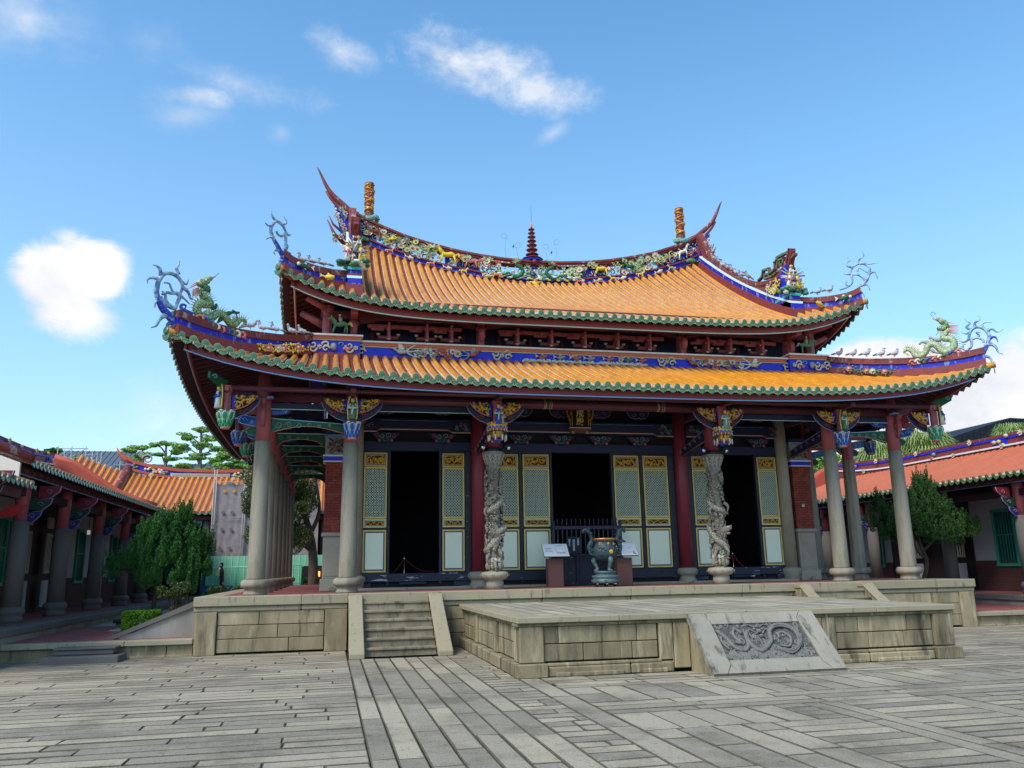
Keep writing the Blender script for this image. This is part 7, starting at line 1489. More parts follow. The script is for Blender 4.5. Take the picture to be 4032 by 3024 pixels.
# rope barriers in the side doorways
def rope(x, lab, tops, col='rope'):
    q = thing('rope_barrier', lab, 'rope barrier', (x, 3.5, H1)); b = MB(); b.lathe([(.13, 0), (.13, .015), (.03, .03), (.012, .05), (.012, .72), (.025, .74), (.025, .78), (.005, .79)], (x, 3.5, H1+.02), 'chrome', 12); b.build('post', q)
    for (x1, z1, sag) in tops:
        b = MB(); P = [Vector((lerp(x, x1, t/10), 3.5, lerp(H1+.78, z1, t/10)-sag*math.sin(math.pi*t/10))) for t in range(11)]; b.tube(P, .014, col, 6); b.build('rope', q)
rope(-4.78, 'chrome post with a sagging dark red rope in the left doorway', [(-3.95, H1+.45, .14), (-5.15, H1+.3, .02)], 'rope_dark')
rope(4.55, 'chrome post with bright red ropes in the right doorway', [(5.05, H1+.3, .08), (4.1, H1+.3, .05)])

# ================================================================== side halls (long wings, left and right of the court)
def wing_hall(s):
    lab = 'long shaded side hall on the left with red tiled roof, green windows and stone columns' if s < 0 else 'long side hall on the right with bright red tiled roof, white wall and green window'
    h = thing('side_hall', lab, 'hall', (s*17, 14, 0)); EX, RX = 13.35, 17.3; Y0, Y1 = (1.9, 30) if s < 0 else (-3, 26)
    EZ, RZ_ = (4.15, 6.0)
    def ez(y): return EZ+.02*max(0, (y-8)/8)
    def P(sy, v): x = lerp(EX, RX, v); return Vector((x, sy, lerp(ez(sy), RZ_-.45, .86*v+.14*v*v)+.10*(max(0, 4-sy)/4)**2*0))
    rt, gt = MB(), MB(); tm = 'tile_red_w' if s < 0 else 'tile_red'
    rows = rowsof(Y0, Y1, .27)
    tile_slope(rt, gt, P, rows, lambda q: 1.0, nseg=3, r=.055, sp=.27, cap=tm, pan=tm, grn='green_dark', detail=False)
    if s < 0: rt, gt = mir(rt), mir(gt)
    ro = rt.build('roof', h); gt.build('eave_tiles', ro)
    b = MB(); b.prism([(s*RX, Y0, RZ_-.5), (s*(RX+3.9), Y0, EZ), (s*(RX+3.9), Y0, EZ-.1), (s*RX, Y0, RZ_-.6)][::-s], (0, Y1-Y0, 0), tm)   # far slope
    b.prism([(s*EX+s*.25, Y0+.05, EZ-.02), (s*EX+s*.25, Y0+.05, EZ-.22), (s*EX+s*.30, Y0+.05, EZ-.22), (s*EX+s*.3, Y0+.05, EZ-.02)][::s], (0, Y1-Y0-.1, 0), 'soffit'); b.box(s*(EX+.235), s*(EX+.25), Y0+.05, Y1-.05, EZ-.23, EZ-.205, 'sky_blue')
    b.grid([[Vector((s*EX+s*.05, y, EZ-.08)) for y in (Y0, Y1)], [Vector((s*RX, y, RZ_-.62)) for y in (Y0, Y1)]], 'soffit_dark')
    k = int((Y1-Y0)/.45)
    for i in range(k): y = Y0+.2+i*.45; b.obox(((s*(EX+.95)), y, lerp(EZ, RZ_-.45, .22)-.14), (s*.85, 0, .33), (0, .03, 0), (0, 0, .03), 'soffit')
    b.build('eave_board', ro)
    # ridge: sections of stepped ridge with blue panels
    m = MB(); ya, yb = (Y0, 15.8) if s < 0 else (Y0, 16.6); n = 26
    def rzz(y): return RZ_+(.35*max(0, (y-12)/5)**2 if s > 0 else .35*max(0, (y-12)/5)**2)
    ys = [lerp(ya, yb, i/n) for i in range(n+1)]
    for (z0, z1, th, mt) in ((-.62, -.36, .20, 'maroon_worn'), (-.36, -.30, .25, 'white'), (-.30, -.08, .15, 'maroon'), (-.08, .0, .19, 'blue'), (.0, .10, .2, 'maroon_worn')):
        for q in (-1, 1): m.grid([[Vector((s*RX+q*th, y, rzz(y)+z0)) for y in ys], [Vector((s*RX+q*th, y, rzz(y)+z1)) for y in ys]], mt)
        m.grid([[Vector((s*RX-th, y, rzz(y)+z1)) for y in ys], [Vector((s*RX+th, y, rzz(y)+z1)) for y in ys]], mt)
        for y in (ya, yb): m.add([(s*RX-th, y, rzz(y)+z0), (s*RX+th, y, rzz(y)+z0), (s*RX+th, y, rzz(y)+z1), (s*RX-th, y, rzz(y)+z1)], [(0, 1, 2, 3)], mt)
    rg = m.build('ridge', h); m = MB()
    for y in (4.5, 6.6, 9.8, 12.2, 15.3):
        big = y in (6.6, 12.2, 15.3)
        if big: m.box(s*(RX-.17), s*(RX+.17), y-.28, y+.28, rzz(y)-.29, rzz(y)-.09, 'blue')
        for _ in range(5 if big else 2): m.ell((s*(RX-.22), y+rnd.uniform(-.35, .35), rzz(y)+rnd.choice((-.3, -.15, .02))), (.07, .1, .07), rnd.choice(('o_white', 'o_cream', 'o_yellow', 'o_rose', 'o_teal')), 6, 4)
    for y in (3.4, 5.6, 8, 11, 13.6): kit_flower(m, (s*(RX-.22), y, rzz(y)+.03), .12, (-s, 0, 0), 'o_cream', 'o_yellow', 7, .05); kit_flower(m, (s*(RX-.24), y+.9, rzz(y)-.34), .10, (-s, 0, 0), 'o_cream', 'o_grey', 7, .05)
    m.build('ridge_ornament', rg)
    # far end of the ridge: curved red gable coping running down the slope
    m = MB(); yb2 = yb+.1; P2 = [P(yb2, v) for v in (1, .8, .6, .4, .2, .02)]; zz = [.62, .68, .42, .18, .10, .08]; W_ = [Vector((s*p.x, yb2+.5*(1-(p.x-EX)/(RX-EX))*6*0+.35, p.z)) for p in P2]
    for th, o0, o1, mt in ((.16, -.1, 1.0, 'brick_red'),):
        for q in (-1, 1): m.grid([[w_+Vector((0, q*th, -.1)) for w_ in W_], [w_+Vector((0, q*th, zz[i])) for i, w_ in enumerate(W_)]], mt)
        m.grid([[w_+Vector((0, -th, zz[i])) for i, w_ in enumerate(W_)], [w_+Vector((0, th, zz[i])) for i, w_ in enumerate(W_)]], mt)
    m.tube([w_+Vector((0, 0, zz[i]+.02)) for i, w_ in enumerate(W_)], .17, 'brick_red', 6); m.build('gable_coping', h)
    # platform
    m = MB(); x0, x1 = sorted((s*13.0, s*22)); m.box(x0, x1, -3.5, 30, -.02, .50, 'concrete')
    a = -3.6
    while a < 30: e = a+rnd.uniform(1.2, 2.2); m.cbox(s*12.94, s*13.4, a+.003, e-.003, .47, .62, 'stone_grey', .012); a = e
    m.box(s*13.41, s*21, -3.5, 30, .5, .61, 'floor_tile'); m.build('platform', h)
    # columns
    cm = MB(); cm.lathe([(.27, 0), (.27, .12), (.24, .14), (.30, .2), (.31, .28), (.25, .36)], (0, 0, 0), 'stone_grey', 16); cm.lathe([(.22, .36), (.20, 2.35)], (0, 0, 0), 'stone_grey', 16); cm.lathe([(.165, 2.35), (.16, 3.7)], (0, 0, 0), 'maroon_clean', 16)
    cc = cm.build('column', h, loc=(s*14.0, 3.6 if s < 0 else 2.95, .61))
    br = MB()
    for (dx, z, c, w_) in ((.35, 2.98, 'w_red', .5), (.18, 2.68, 'w_green', .5), (.05, 2.40, 'w_blue', .42)):
        pr = [(0, 0), (-w_, .30), (-w_*.95, .12), (-w_*.6, -.06), (-w_*.2, -.12), (0, -.12)] if True else None
        pr = [(0, .22), (-w_, .22), (-w_*.92, .08), (-w_*.55, -.08), (0, -.12)]
        xx = .15*0; x_ = lambda a: s*(a-dx)
        br.prism([(x_(a-.0), -.04, z+zq) for a, zq in pr][::s], (0, .08, 0), c); br.tube([(x_(a), -.05, z+zq) for a, zq in pr[1:]], .012, 'o_purple', 4); kit_scroll(br, (x_(-w_*.5), -.04, z+.07), .07, N_, 'o_purple', 1.1, .008)
    bo = br.build('carved_bracket', cc, loc=WL[cc.name])
    for y in (.4, 6.9, 10.6, 14.2, 17.4, 20.6) if s < 0 else (-.2, 6.2, 10.2, 13.3, 16.4): place(cc, (s*14.0, y, .61), h)
    # wall
    WX = 15.6; m = MB(); m.box(s*WX, s*(WX+.2), -3, 30, .61, 4.6, 'dark_wood')
    m.box(s*14.15, s*13.9, -3 if s > 0 else 2, 30, 3.55, 3.75, 'soffit_dark')
    bays = [(4.9, 7.8), (13.0, 16.0), (18.0, 21.0)] if s < 0 else [(2.6, 6.85), (11.3, 13.2), (15, 17.5)]
    for (a, b_) in bays:
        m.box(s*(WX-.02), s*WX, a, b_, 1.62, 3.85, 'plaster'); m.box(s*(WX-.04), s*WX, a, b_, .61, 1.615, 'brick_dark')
    m.build('wall', h)
    for (a, b_) in bays:
        c = {4.9: 6.9, 13.0: 14.55, 18.0: 19.3, 2.6: 5.35, 11.3: 12.2, 15: 16}[a]; w2 = .52 if s < 0 else .48; m = MB()
        for (y0, y1, z0, z1) in ((c-w2, c-w2+.09, 1.5, 3.3), (c+w2-.09, c+w2, 1.5, 3.3), (c-w2, c+w2, 3.22, 3.32), (c-w2-.04, c+w2+.04, 1.42, 1.52)): m.cbox(s*(WX-.10), s*(WX-.015), y0, y1, z0, z1, 'window_green', .01)
        m.box(s*(WX-.03), s*(WX-.022), c-w2, c+w2, 1.5, 3.3, 'window_dark'); wo = m.build('window', h); m = MB()
        for k in range(7): y = lerp(c-w2+.12, c+w2-.12, k/6); m.lathe([(.014, 0), (.014, 1.7)], (s*(WX-.06), y, 1.52), 'window_green', 6)
        m.cbox(s*(WX-.075), s*(WX-.045), c-w2+.09, c+w2-.09, 2.44, 2.48, 'window_green', .004); m.build('bars', wo)
    for (a, b_) in (((8.2, 8.8), (10.15, 10.7), (16.6, 17.1)) if s < 0 else ((7.1, 7.6), (9.3, 9.8))):
        m = MB(); X = s*(WX-.25)
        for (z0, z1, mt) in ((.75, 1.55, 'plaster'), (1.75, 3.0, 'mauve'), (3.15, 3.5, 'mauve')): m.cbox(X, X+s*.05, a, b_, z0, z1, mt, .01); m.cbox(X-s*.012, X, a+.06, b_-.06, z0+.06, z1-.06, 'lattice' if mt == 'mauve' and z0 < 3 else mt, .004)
        if True:
            for k in range(4): m.cbox(X-s*.02, X-s*.012, a+.08+k*.12, a+.12+k*.12, 1.83, 2.92, 'dark_wood', .002)
        m.build('door_leaf', h)
    if s < 0:   # lower near section and the white gable wall above it
        m = MB(); g2 = MB()
        def P3(sy, v): return Vector((lerp(13.2, 17.3, v), sy, lerp(3.62, 4.9, v)))
        r3, g3 = MB(), MB(); tile_slope(r3, g3, P3, rowsof(-3.5, 1.75, .27), lambda q: 1., nseg=3, r=.055, sp=.27, cap=tm, pan=tm, detail=False, grn='green_dark'); m.merge(mir(r3)); g2.merge(mir(g3)); o = m.build('lower_roof', h); g2.build('eave_tiles', o)
        m = MB(); m.prism([(-13.55, 1.82, 3.75), (-13.55, 1.82, 4.16), (-17.3, 1.82, 5.6), (-17.3, 1.82, 4.3)][::-1], (0, .08, 0), 'plaster_lit'); m.tube([(-13.3, 1.86, 4.26), (-15, 1.86, 4.95), (-17.3, 1.86, 5.75)], .11, 'maroon_worn', 6); m.build('gable_wall', h)
        m = MB(); m.box(-13.5, -13.45, -3.5, 1.8, 3.35, 3.55, 'soffit'); m.prism([(-13.6, 1.6, 3.2), (-13.25, 1.6, 3.2), (-13.5, 1.6, 2.95), (-13.9, 1.6, 2.9)], (0, .07, 0), 'o_red'); m.build('eave_board', o)
        m = MB(); m.lathe([(.05, 0), (.05, .14)], (-14.5, 11.4, 3.0), 'lamp_white', 10); m.tube([(-14.5, 11.4, 3.2), (-14.5, 11.4, 3.6)], .01, 'o_black', 4); m.build('lamp', h)
    return h
wing_hall(-1); wing_hall(1)
# drain box and channel strip on the left
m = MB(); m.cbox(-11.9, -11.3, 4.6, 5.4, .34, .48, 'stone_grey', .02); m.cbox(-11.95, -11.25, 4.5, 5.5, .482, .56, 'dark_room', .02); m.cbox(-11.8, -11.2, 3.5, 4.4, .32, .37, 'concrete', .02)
m.build('drain_box', label='dark stone drain box on the ground between the side hall and hedge', cat='drain')
m = MB(); m.box(-12.9, -9.4, 6, 30, -.02, .33, 'concrete'); m.build('courtyard_path', kind='structure')
m = MB(); m.box(9.4, 12.9, 6, 30, -.02, .33, 'concrete'); m.build('courtyard_path', kind='structure')
m = MB(); m.box(-12.7, 12.9, PB+.05, 31, .3, .50, 'floor_tile'); m.build('rear_court', kind='structure')
# ================================================================== rear hall with orange roof
rh = thing('rear_hall', 'orange tiled rear hall with a curved red ridge behind the left side of the temple', 'hall', (-12, 30, 0))
def PR(sx, v): return Vector((sx, lerp(26.6, 31.0, v), lerp(4.75, 7.05, .85*v+.15*v*v)+.45*max(0, (abs(sx+12)-3.5)/3)**2*(.2+.8*v)))
rt, gt = MB(), MB(); tile_slope(rt, gt, PR, rowsof(-20.5, -5.5, .31), lambda s: 1., nseg=8, r=.075, sp=.31, detail=False, cap='tile', pan='tile_red'); o = rt.build('roof', rh); gt.build('eave_tiles', o)
def rzr(x): return 7.50+interp(abs(x+13.2), [(0, 0), (2, .05), (3.4, .25), (4.4, .5), (5, .85), (5.4, 1.3)])
m = MB(); xs = [lerp(-18.0, -7.5, i/30) for i in range(31)]
for (o0, o1, th, mt) in ((-.60, -.46, .22, 'brick_red'), (-.46, -.16, .12, 'blue_worn'), (-.16, .02, .2, 'brick_red')):
    for q in (-1, 1): m.grid([[Vector((x, 31.05+q*th, rzr(x)+o0)) for x in xs], [Vector((x, 31.05+q*th, rzr(x)+o1)) for x in xs]][::q], mt)
    m.grid([[Vector((x, 31.05-th, rzr(x)+o1)) for x in xs], [Vector((x, 31.05+th, rzr(x)+o1)) for x in xs]], mt)
m.tube([(x, 31.05, z) for x, z in ((-17.8, 7.95), (-18.1, 8.1), (-18.4, 8.4), (-18.6, 8.75))], [.2, .16, .1, .02], 'brick_red', 6)
m.box(-15.6, -12.4, 30.9, 30.95, 7.1, 7.3, 'o_cream')
for k in range(40): m.box(-15.5+.078*k, -15.46+.078*k, 30.88, 30.9, 7.14, 7.26, 'o_grey')
rg = m.build('ridge', rh); m = MB()
for i in range(60):
    x = rnd.choice((rnd.uniform(-17.7, -15.7), rnd.uniform(-12.3, -9))); m.ell((x, 30.88, rzr(x)-.3+rnd.uniform(-.12, .12)), (.1, .06, .07), rnd.choice(('o_white', 'o_cream', 'o_green', 'o_rose', 'o_teal', 'o_yellow')), 5, 3)
for x in (-16.6, -15, -13.5, -12.2, -10.8): kit_flower(m, (x, 30.75, rzr(x)-.55), .14, N_, 'o_cream', 'o_yellow', 7, .05)
kit_scroll(m, (-16.9, 31, 8.1), .3, N_, 'o_grey', 1.4, .05); kit_scroll(m, (-17.3, 31, 8.35), .22, N_, 'o_grey', 1.2, .04); m.build('ridge_ornament', rg)
m = MB(); m.tube([PR(-17.9, v)+Vector((0, -.05, .14+.1*v)) for v in (1, .8, .6, .42)], [.26, .2, .2, .22], 'maroon_worn', 6); m.box(-18.1, -17.7, 27.9, 28.4, 5.6, 5.95, 'o_cream'); m.build('gable_ridge', rh)
m = MB(); m.box(-20.4, -5.6, 27.9, 28.1, .5, 4.95, 'dark_wood'); m.box(-20.4, -5.6, 26.85, 26.95, 4.42, 4.62, 'soffit')
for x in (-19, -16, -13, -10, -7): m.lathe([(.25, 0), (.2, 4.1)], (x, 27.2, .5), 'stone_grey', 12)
for x in (-17.5, -14.5): m.box(x-.5, x+.5, 27.85, 27.9, 1.5, 3.6, 'window_green')
m.box(-14.2, -13.2, 27.0, 27.1, 4.1, 4.4, 'o_teal'); m.build('wall', rh)
# ------------------------------------------------------------------ scaffold tower wrapped in grey tarpaulin
sc_ = thing('scaffold_screen', 'scaffold wrapped in a grey mauve tarpaulin with pairs of round vent holes', 'scaffold', (-11.9, 26.5, .5))
m = MB(); SX0, SX1, SY = -12.60, -7.1, 26.2
def hole_sheet(x0, x1, z0, z1, y, n=26, k=40):
    V = []
    for j in range(k+1):
        V.append([Vector((lerp(x0, x1, i/n), y+.012*math.sin(i*.9+j*.35)*math.sin(j*.5)+.03*noise.noise((i*.25, j*.9, 1))+.02*noise.noise((i*.8+j*.5, j*.3, 4)), lerp(z0, z1, j/k)-(.12*math.sin(math.pi*i/n*2)**2 if j == k else 0))) for i in range(n+1)])
    m.grid(V, 'tarp', True)
hole_sheet(SX0, -11.05, .6, 6.3, SY); hole_sheet(-11.0, -7.3, .6, 6.3, SY, 40)
so = m.build('tarpaulin', sc_); m = MB()
for x in (-12.1, -11.65):
    for z in (5.85, 4.75, 3.9, 2.95, 2.5): m.lathe([(.085, 0), (.085, .01)], (x+.02*(z-4), SY-.065, z), 'gold' if z > 5.5 else 'tarp_dark', 14, False, ax=(0, -1, 0))
m.build('vent_holes', so); m = MB()
for x in (-12.62, -11.02, -12.5, -11.12): m.tube([(x, SY-.1, .5), (x+.02, SY-.1, 6.95)], .024, 'pole', 6)
m.tube([(-12.6, SY-.1, 6.75), (-12.1, SY-.1, 6.45), (-11.6, SY-.1, 6.2)], .02, 'pole', 4); m.tube([(-12.65, SY-.1, 6.3), (-7.3, SY-.1, 6.35)], .02, 'pole', 5); m.tube([(-11.9, SY-.1, 6.3), (-11.0, SY-.1, 6.75)], .02, 'pole', 4); m.tube([(-12.6, SY-.08, 4.4), (-11.05, SY-.08, 4.45)], .012, 'tarp_dark', 4); m.build('poles', sc_)
# green hoarding
hd = thing('hoarding', 'pale green corrugated metal hoarding in front of the scaffold', 'hoarding', (-10, 26, .5)); m = MB()
m.box(-12.7, -8.1, 25.9, 25.93, .5, 2.55, 'hoard'); m.box(-8.1, -7.0, 25.9, 25.93, 1.98, 2.55, 'hoard')
m2 = MB(); x = -12.7
while x < -7.1: z_ = .5 if x < -8.15 else 1.98; m2.prism([(x, 25.9, z_), (x+.025, 25.875, z_), (x+.05, 25.9, z_)], (0, 0, 2.55-z_), 'hoard_rib'); x += .3
m.build('sheet', hd); m2.build('ribs', hd)
nf = thing('mesh_fence', 'green framed mesh fence panel with a blue and green mural along its foot', 'fence', (-11.5, 25.3, .5)); m = MB()
Y = 25.3
for x in (-12.82, -11.18, -9.6, -8.05): m.tube([(x, Y, .5), (x, Y, 2.0)], .028, 'mesh_green', 6)
m.tube([(-12.82, Y, 1.98), (-8.0, Y, 2.03)], .022, 'hoard_rib', 6); m.tube([(-12.82, Y, 1.1), (-8, Y, 1.12)], .02, 'mesh_green', 6); m.build('frame', nf)
m = MB()
for k in range(58): x = -12.8+k*.083; m.box(x, x+.008, Y-.003, Y+.003, 1.1, 1.98, 'mesh_green')
for k in range(12): m.box(-12.8, -8.05, Y-.003, Y+.003, 1.12+k*.072, 1.128+k*.072, 'mesh_green')
m.build('mesh', nf)
m = MB(); m.box(-12.8, -9.6, Y-.03, Y, .52, 1.08, 'mural_blue'); 
for (x, z, r) in ((-12.45, .80, .17), (-12.2, .85, .15), (-12.6, .72, .14), (-10.9, .85, .2), (-10.6, .8, .2)): m.lathe([(r, 0), (r, .006)], (x, Y-.03, z), 'mural_green', 12, False, ax=(0, -1, 0))
m.box(-12.8, -9.6, Y-.036, Y-.03, .54, .70, 'mural_green'); m.lathe([(.09, 0), (.09, .008)], (-11.95, Y-.03, .95), 'white', 12, False, ax=(0, -1, 0)); m.lathe([(.07, 0), (.07, .008)], (-11.83, Y-.03, .94), 'white', 12, False, ax=(0, -1, 0))
for k in range(18): m.ell((rnd.uniform(-12.7, -9.8), Y-.04, rnd.uniform(.58, .68)), (.05, .01, .025), 'white' if k % 2 else 'hoard_rib', 6, 4)
m.build('mural', nf)
m = MB(); m.box(-12.13, -11.90, Y-.05, Y-.04, 1.58, 1.84, 'paper_yellow'); m.build('notice', label='yellow notice sheet fixed to the green mesh fence beside the man', cat='notice')
# lamp-lit window through the gap
m = MB(); m.box(-7.95, -7.0, 25.6, 25.62, .9, 2.0, 'dark_room'); o = None
ln = thing('lit_shrine', 'small shrine glowing orange beside the hoarding opening', 'shrine', (-7.4, 25.4, .5)); m.build('back', ln); m = MB()
m.box(-7.45, -7.28, 25.5, 25.55, 1.35, 1.75, 'flame'); m.box(-7.22, -7.12, 25.5, 25.55, 1.35, 1.72, 'flame'); m.box(-7.6, -7.54, 25.5, 25.55, 1.5, 1.66, 'lamp_white'); m.build('glow', ln); m = MB()
for k in range(12): m.ell((rnd.uniform(-7.85, -7.2), 25.45, rnd.uniform(.9, 1.5)), (.05, .05, .06), rnd.choice(('o_rose', 'o_red', 'o_brown')), 5, 3)
m.cbox(-7.9, -7.05, 25.3, 25.6, .5, 1.0, 'brick_red', .02); m.build('altar_goods', ln)
# ================================================================== the man in a dark suit
def person():
    q = thing('person', 'man in a dark suit and white shirt walking past the green fence', 'person', (-11.75, 24.3, .5)); x, y, z = -11.75, 24.3, .46
    from bpy import data
    me = bpy.data.meshes.new('body'); vs = []; es = []; rs = []
    def V(a, b, c, r, par=None): vs.append((x+a, y+b, z+c)); rs.append(r); (es.append((par, len(vs)-1)) if par is not None else None); return len(vs)-1
    hip_ = V(0, 0, .90, .125); sp = V(.0, 0, 1.1, .12, hip_); ch = V(-.005, 0, 1.32, .145, sp); nk = V(-.02, 0, 1.47, .06, ch); hd_ = V(-.05, 0, 1.60, .085, nk); V(-.055, 0, 1.68, .075, hd_)
    for sg in (-1, 1):
        sh = V(0, sg*.16, 1.40, .07, ch); el = V(.05 if sg < 0 else .04, sg*.2, 1.14, .05, sh); wr = V(.10 if sg < 0 else -.02, sg*.19, .90, .038, el); V(.11 if sg < 0 else -.03, sg*.18, .82, .03, wr)
        a = V(-.02*sg, sg*.09, .82, .10, hip_); kn = V(-.08 if sg < 0 else .07, sg*.09, .48, .066, a); an = V(-.14 if sg < 0 else .22, sg*.09, .12, .045, kn); V((-.14 if sg < 0 else .22)-.13, sg*.09, .05, .04, an)
    me.from_pydata(vs, es, []); o = bpy.data.objects.new('body', me); coll(o); md = o.modifiers.new('skin', 'SKIN'); md.use_smooth_shade = True
    for i, sv in enumerate(me.skin_vertices[0].data): sv.radius = (rs[i], rs[i]*(1.0 if i > 3 else 1.1)); sv.use_root = (i == 0)
    o.modifiers.new('sub', 'SUBSURF').levels = 1; o.modifiers['sub'].render_levels = 1
    me.materials.append(MAT('suit')); o.parent = q; o.location = -WL[q.name]; WL[o.name] = Vector((0, 0, 0))
    h = MB(); h.ell((x-.055, y, z+1.63), (.088, .075, .112), 'skin', 10, 8); h.tube([(x-.13, y, z+1.63), (x-.155, y, z+1.605)], [.018, .014], 'skin', 5); h.ell((x-.11, y-.04, z+1.57), (.02, .02, .012), 'o_rose', 5, 3); h.ell((x-.12, y-.045, z+1.645), (.012,)*3, 'o_black', 5, 3); h.ell((x-.03, y-.075, z+1.63), (.018, .01, .028), 'skin', 6, 4); h.build('face', q)
    h = MB(); h.ell((x-.035, y, z+1.68), (.092, .082, .075), 'hair', 10, 6); h.ell((x+.0, y, z+1.64), (.06, .078, .09), 'hair', 8, 6); h.build('hair', q)
    h = MB(); h.tube([(x-.05, y, z+1.50), (x-.135, y-.02, z+1.42), (x-.155, y, z+1.2)], [.065, .03, .02], 'shirt', 6); h.build('shirt', q)
    for sg in (-1, 1):
        px, py, pz = x+(.11 if sg < 0 else -.03), y+sg*.18, z+.82; h = MB(); h.tube([(px, py, pz+.03), (px-.005, py, pz-.05)], [.032, .04], 'skin', 6, flat=.6)
        for k in range(4): h.tube([(px-.03+.018*k, py, pz-.05), (px-.034+.018*k, py+.01*sg, pz-.09), (px-.036+.018*k-.008, py+.0, pz-.12+.006*abs(k-1.5))], [.010, .009, .007], 'skin', 5)
        h.tube([(px-.03, py, pz-.01), (px-.055, py, pz-.045), (px-.055, py, pz-.075)], [.012, .01, .008], 'skin', 5); h.build('hand', q)
        ax_, an = (x-.14 if sg < 0 else x+.22), 0; h = MB(); h.ell((ax_-.06, y+sg*.09, z+.06), (.14, .05, .045), 'o_black', 8, 5); h.build('shoe', q)
person()
# ================================================================== trees and plants
def leafcloud(mb, blobs, n, size, mat, up=.0, flat=.5, cards=1, spiky=False):
    """many small leaf faces spread through ellipsoid clumps: blobs = (centre, radii)"""
    vol = [max(1e-6, r[0]*r[1]+r[1]*r[2]+r[0]*r[2]) for _, r in blobs]; tot = sum(vol)
    for (c, r), v in zip(blobs, vol):
        c = Vector(c)
        for _ in range(int(n*v/tot)):
            d = Vector((rnd.gauss(0, 1), rnd.gauss(0, 1), rnd.gauss(0, 1))).normalized(); k = rnd.uniform(.45, 1)**.4; k *= 1+.12*noise.noise(d*2.3+c)
            p = c+Vector((d.x*r[0]*k, d.y*r[1]*k, d.z*r[2]*k)); s_ = size*rnd.uniform(.6, 1.3)
            if spiky: a = (d*.7+Vector((0, 0, .9))+Vector((rnd.uniform(-.4, .4), rnd.uniform(-.4, .4), rnd.uniform(-.3, .3)))).normalized()
            else: a = Vector((rnd.uniform(-1, 1), rnd.uniform(-1, 1), rnd.uniform(-flat, flat))).normalized()
            b = a.cross(Vector((rnd.uniform(-1, 1), rnd.uniform(-1, 1), rnd.uniform(-1, 1)))).normalized()
            w_ = s_*(.28 if spiky else .45)
            mb.add([p-a*s_*.5, p+b*w_, p+a*s_*.6, p-b*w_], [(0, 1, 2, 3)], mat)
def tree(name, label, cat, base, trunk, blobs, n, size, leaf, bark='bark', group=None, **k):
    q = thing(name, label, cat, base, group=group); t = MB()
    for (pts, r0, r1) in trunk: P = smooth_path(pts, 4); t.tube(P, [lerp(r0, r1, i/(len(P)-1)) for i in range(len(P))], bark, 8)
    t.build('trunk', q); c = MB(); leafcloud(c, blobs, n, size, leaf, **k); c.build('crown', q); return q
# left juniper: clumped flame-shaped masses
def flames(c, lst):
    out = []; K = 60
    for (dx, dy, z0, w_, h) in lst:
        for k in range(int(K*w_*h)+3):
            a = rnd.uniform(0, 6.28); t = rnd.random()**1.2; rr = w_*(1-.8*t)*rnd.uniform(.65, 1.0); b = Vector((c[0]+dx+math.cos(a)*rr, c[1]+dy+math.sin(a)*rr, z0+h*t-.06)); lean = Vector((math.cos(a), math.sin(a), 0))*.10
            hh = rnd.uniform(.22, .42); ww = rnd.uniform(.09, .13)
            for j in range(4): q_ = b+lean*(j/3)+Vector((0, 0, hh*j/3)); out.append((q_, (ww*(1-.24*j), ww*(1-.24*j), hh*.24)))
    return out
    for (dx, dy, z0, w_, h) in lst:
        for k in range(7):
            t = k/6; out.append(((c[0]+dx+rnd.uniform(-.06, .06), c[1]+dy+rnd.uniform(-.1, .1), z0+h*t), (w_*(1-.75*t)*rnd.uniform(.85, 1.1), w_*(1-.75*t), h*.14+.05)))
        for k in range(6):
            a = rnd.uniform(0, 6.28); t = rnd.uniform(0, .6); out.append(((c[0]+dx+math.cos(a)*w_*(1-t)*.8, c[1]+dy+math.sin(a)*w_*.7, z0+h*t), (w_*.34, w_*.34, w_*.45)))
    return out
B = (-11.4, 8.2, 0)
tree('juniper', 'dense green juniper with flame shaped clumps beside the left side hall', 'juniper', (-11.4, 8.2, .33),
     [([(-11.7, 8.1, .33), (-11.68, 8.1, 1.1), (-11.75, 8.1, 1.7), (-11.8, 8.1, 2.4)], .07, .05), ([(-11.0, 8.4, .33), (-11.05, 8.4, 1.2), (-11.1, 8.4, 1.9)], .06, .05), ([(-10.75, 8.2, .33), (-10.78, 8.2, 1.0), (-10.85, 8.2, 1.6)], .05, .04), ([(-11.7, 8.1, 1.2), (-12.3, 8.1, 1.7), (-12.8, 8, 1.9)], .05, .03)],
     flames(B, [(-.15, 0, 2.0, .62, 1.45), (.36, .1, 2.1, .5, 1.6), (-.65, 0, 1.9, .5, 1.15), (.82, 0, 1.7, .42, 1.1), (-1.05, -.05, 1.85, .38, .65), (-1.5, -.1, 1.75, .26, .38), (.1, -.35, 1.45, .6, 1.0), (-.5, -.3, 1.4, .45, .8), (.55, -.3, 1.2, .4, .8), (1.05, .1, 2.3, .25, .5)]), 105000, .045, 'leaf_juniper', spiky=True)
B2 = (12.5, 5.6, 0)
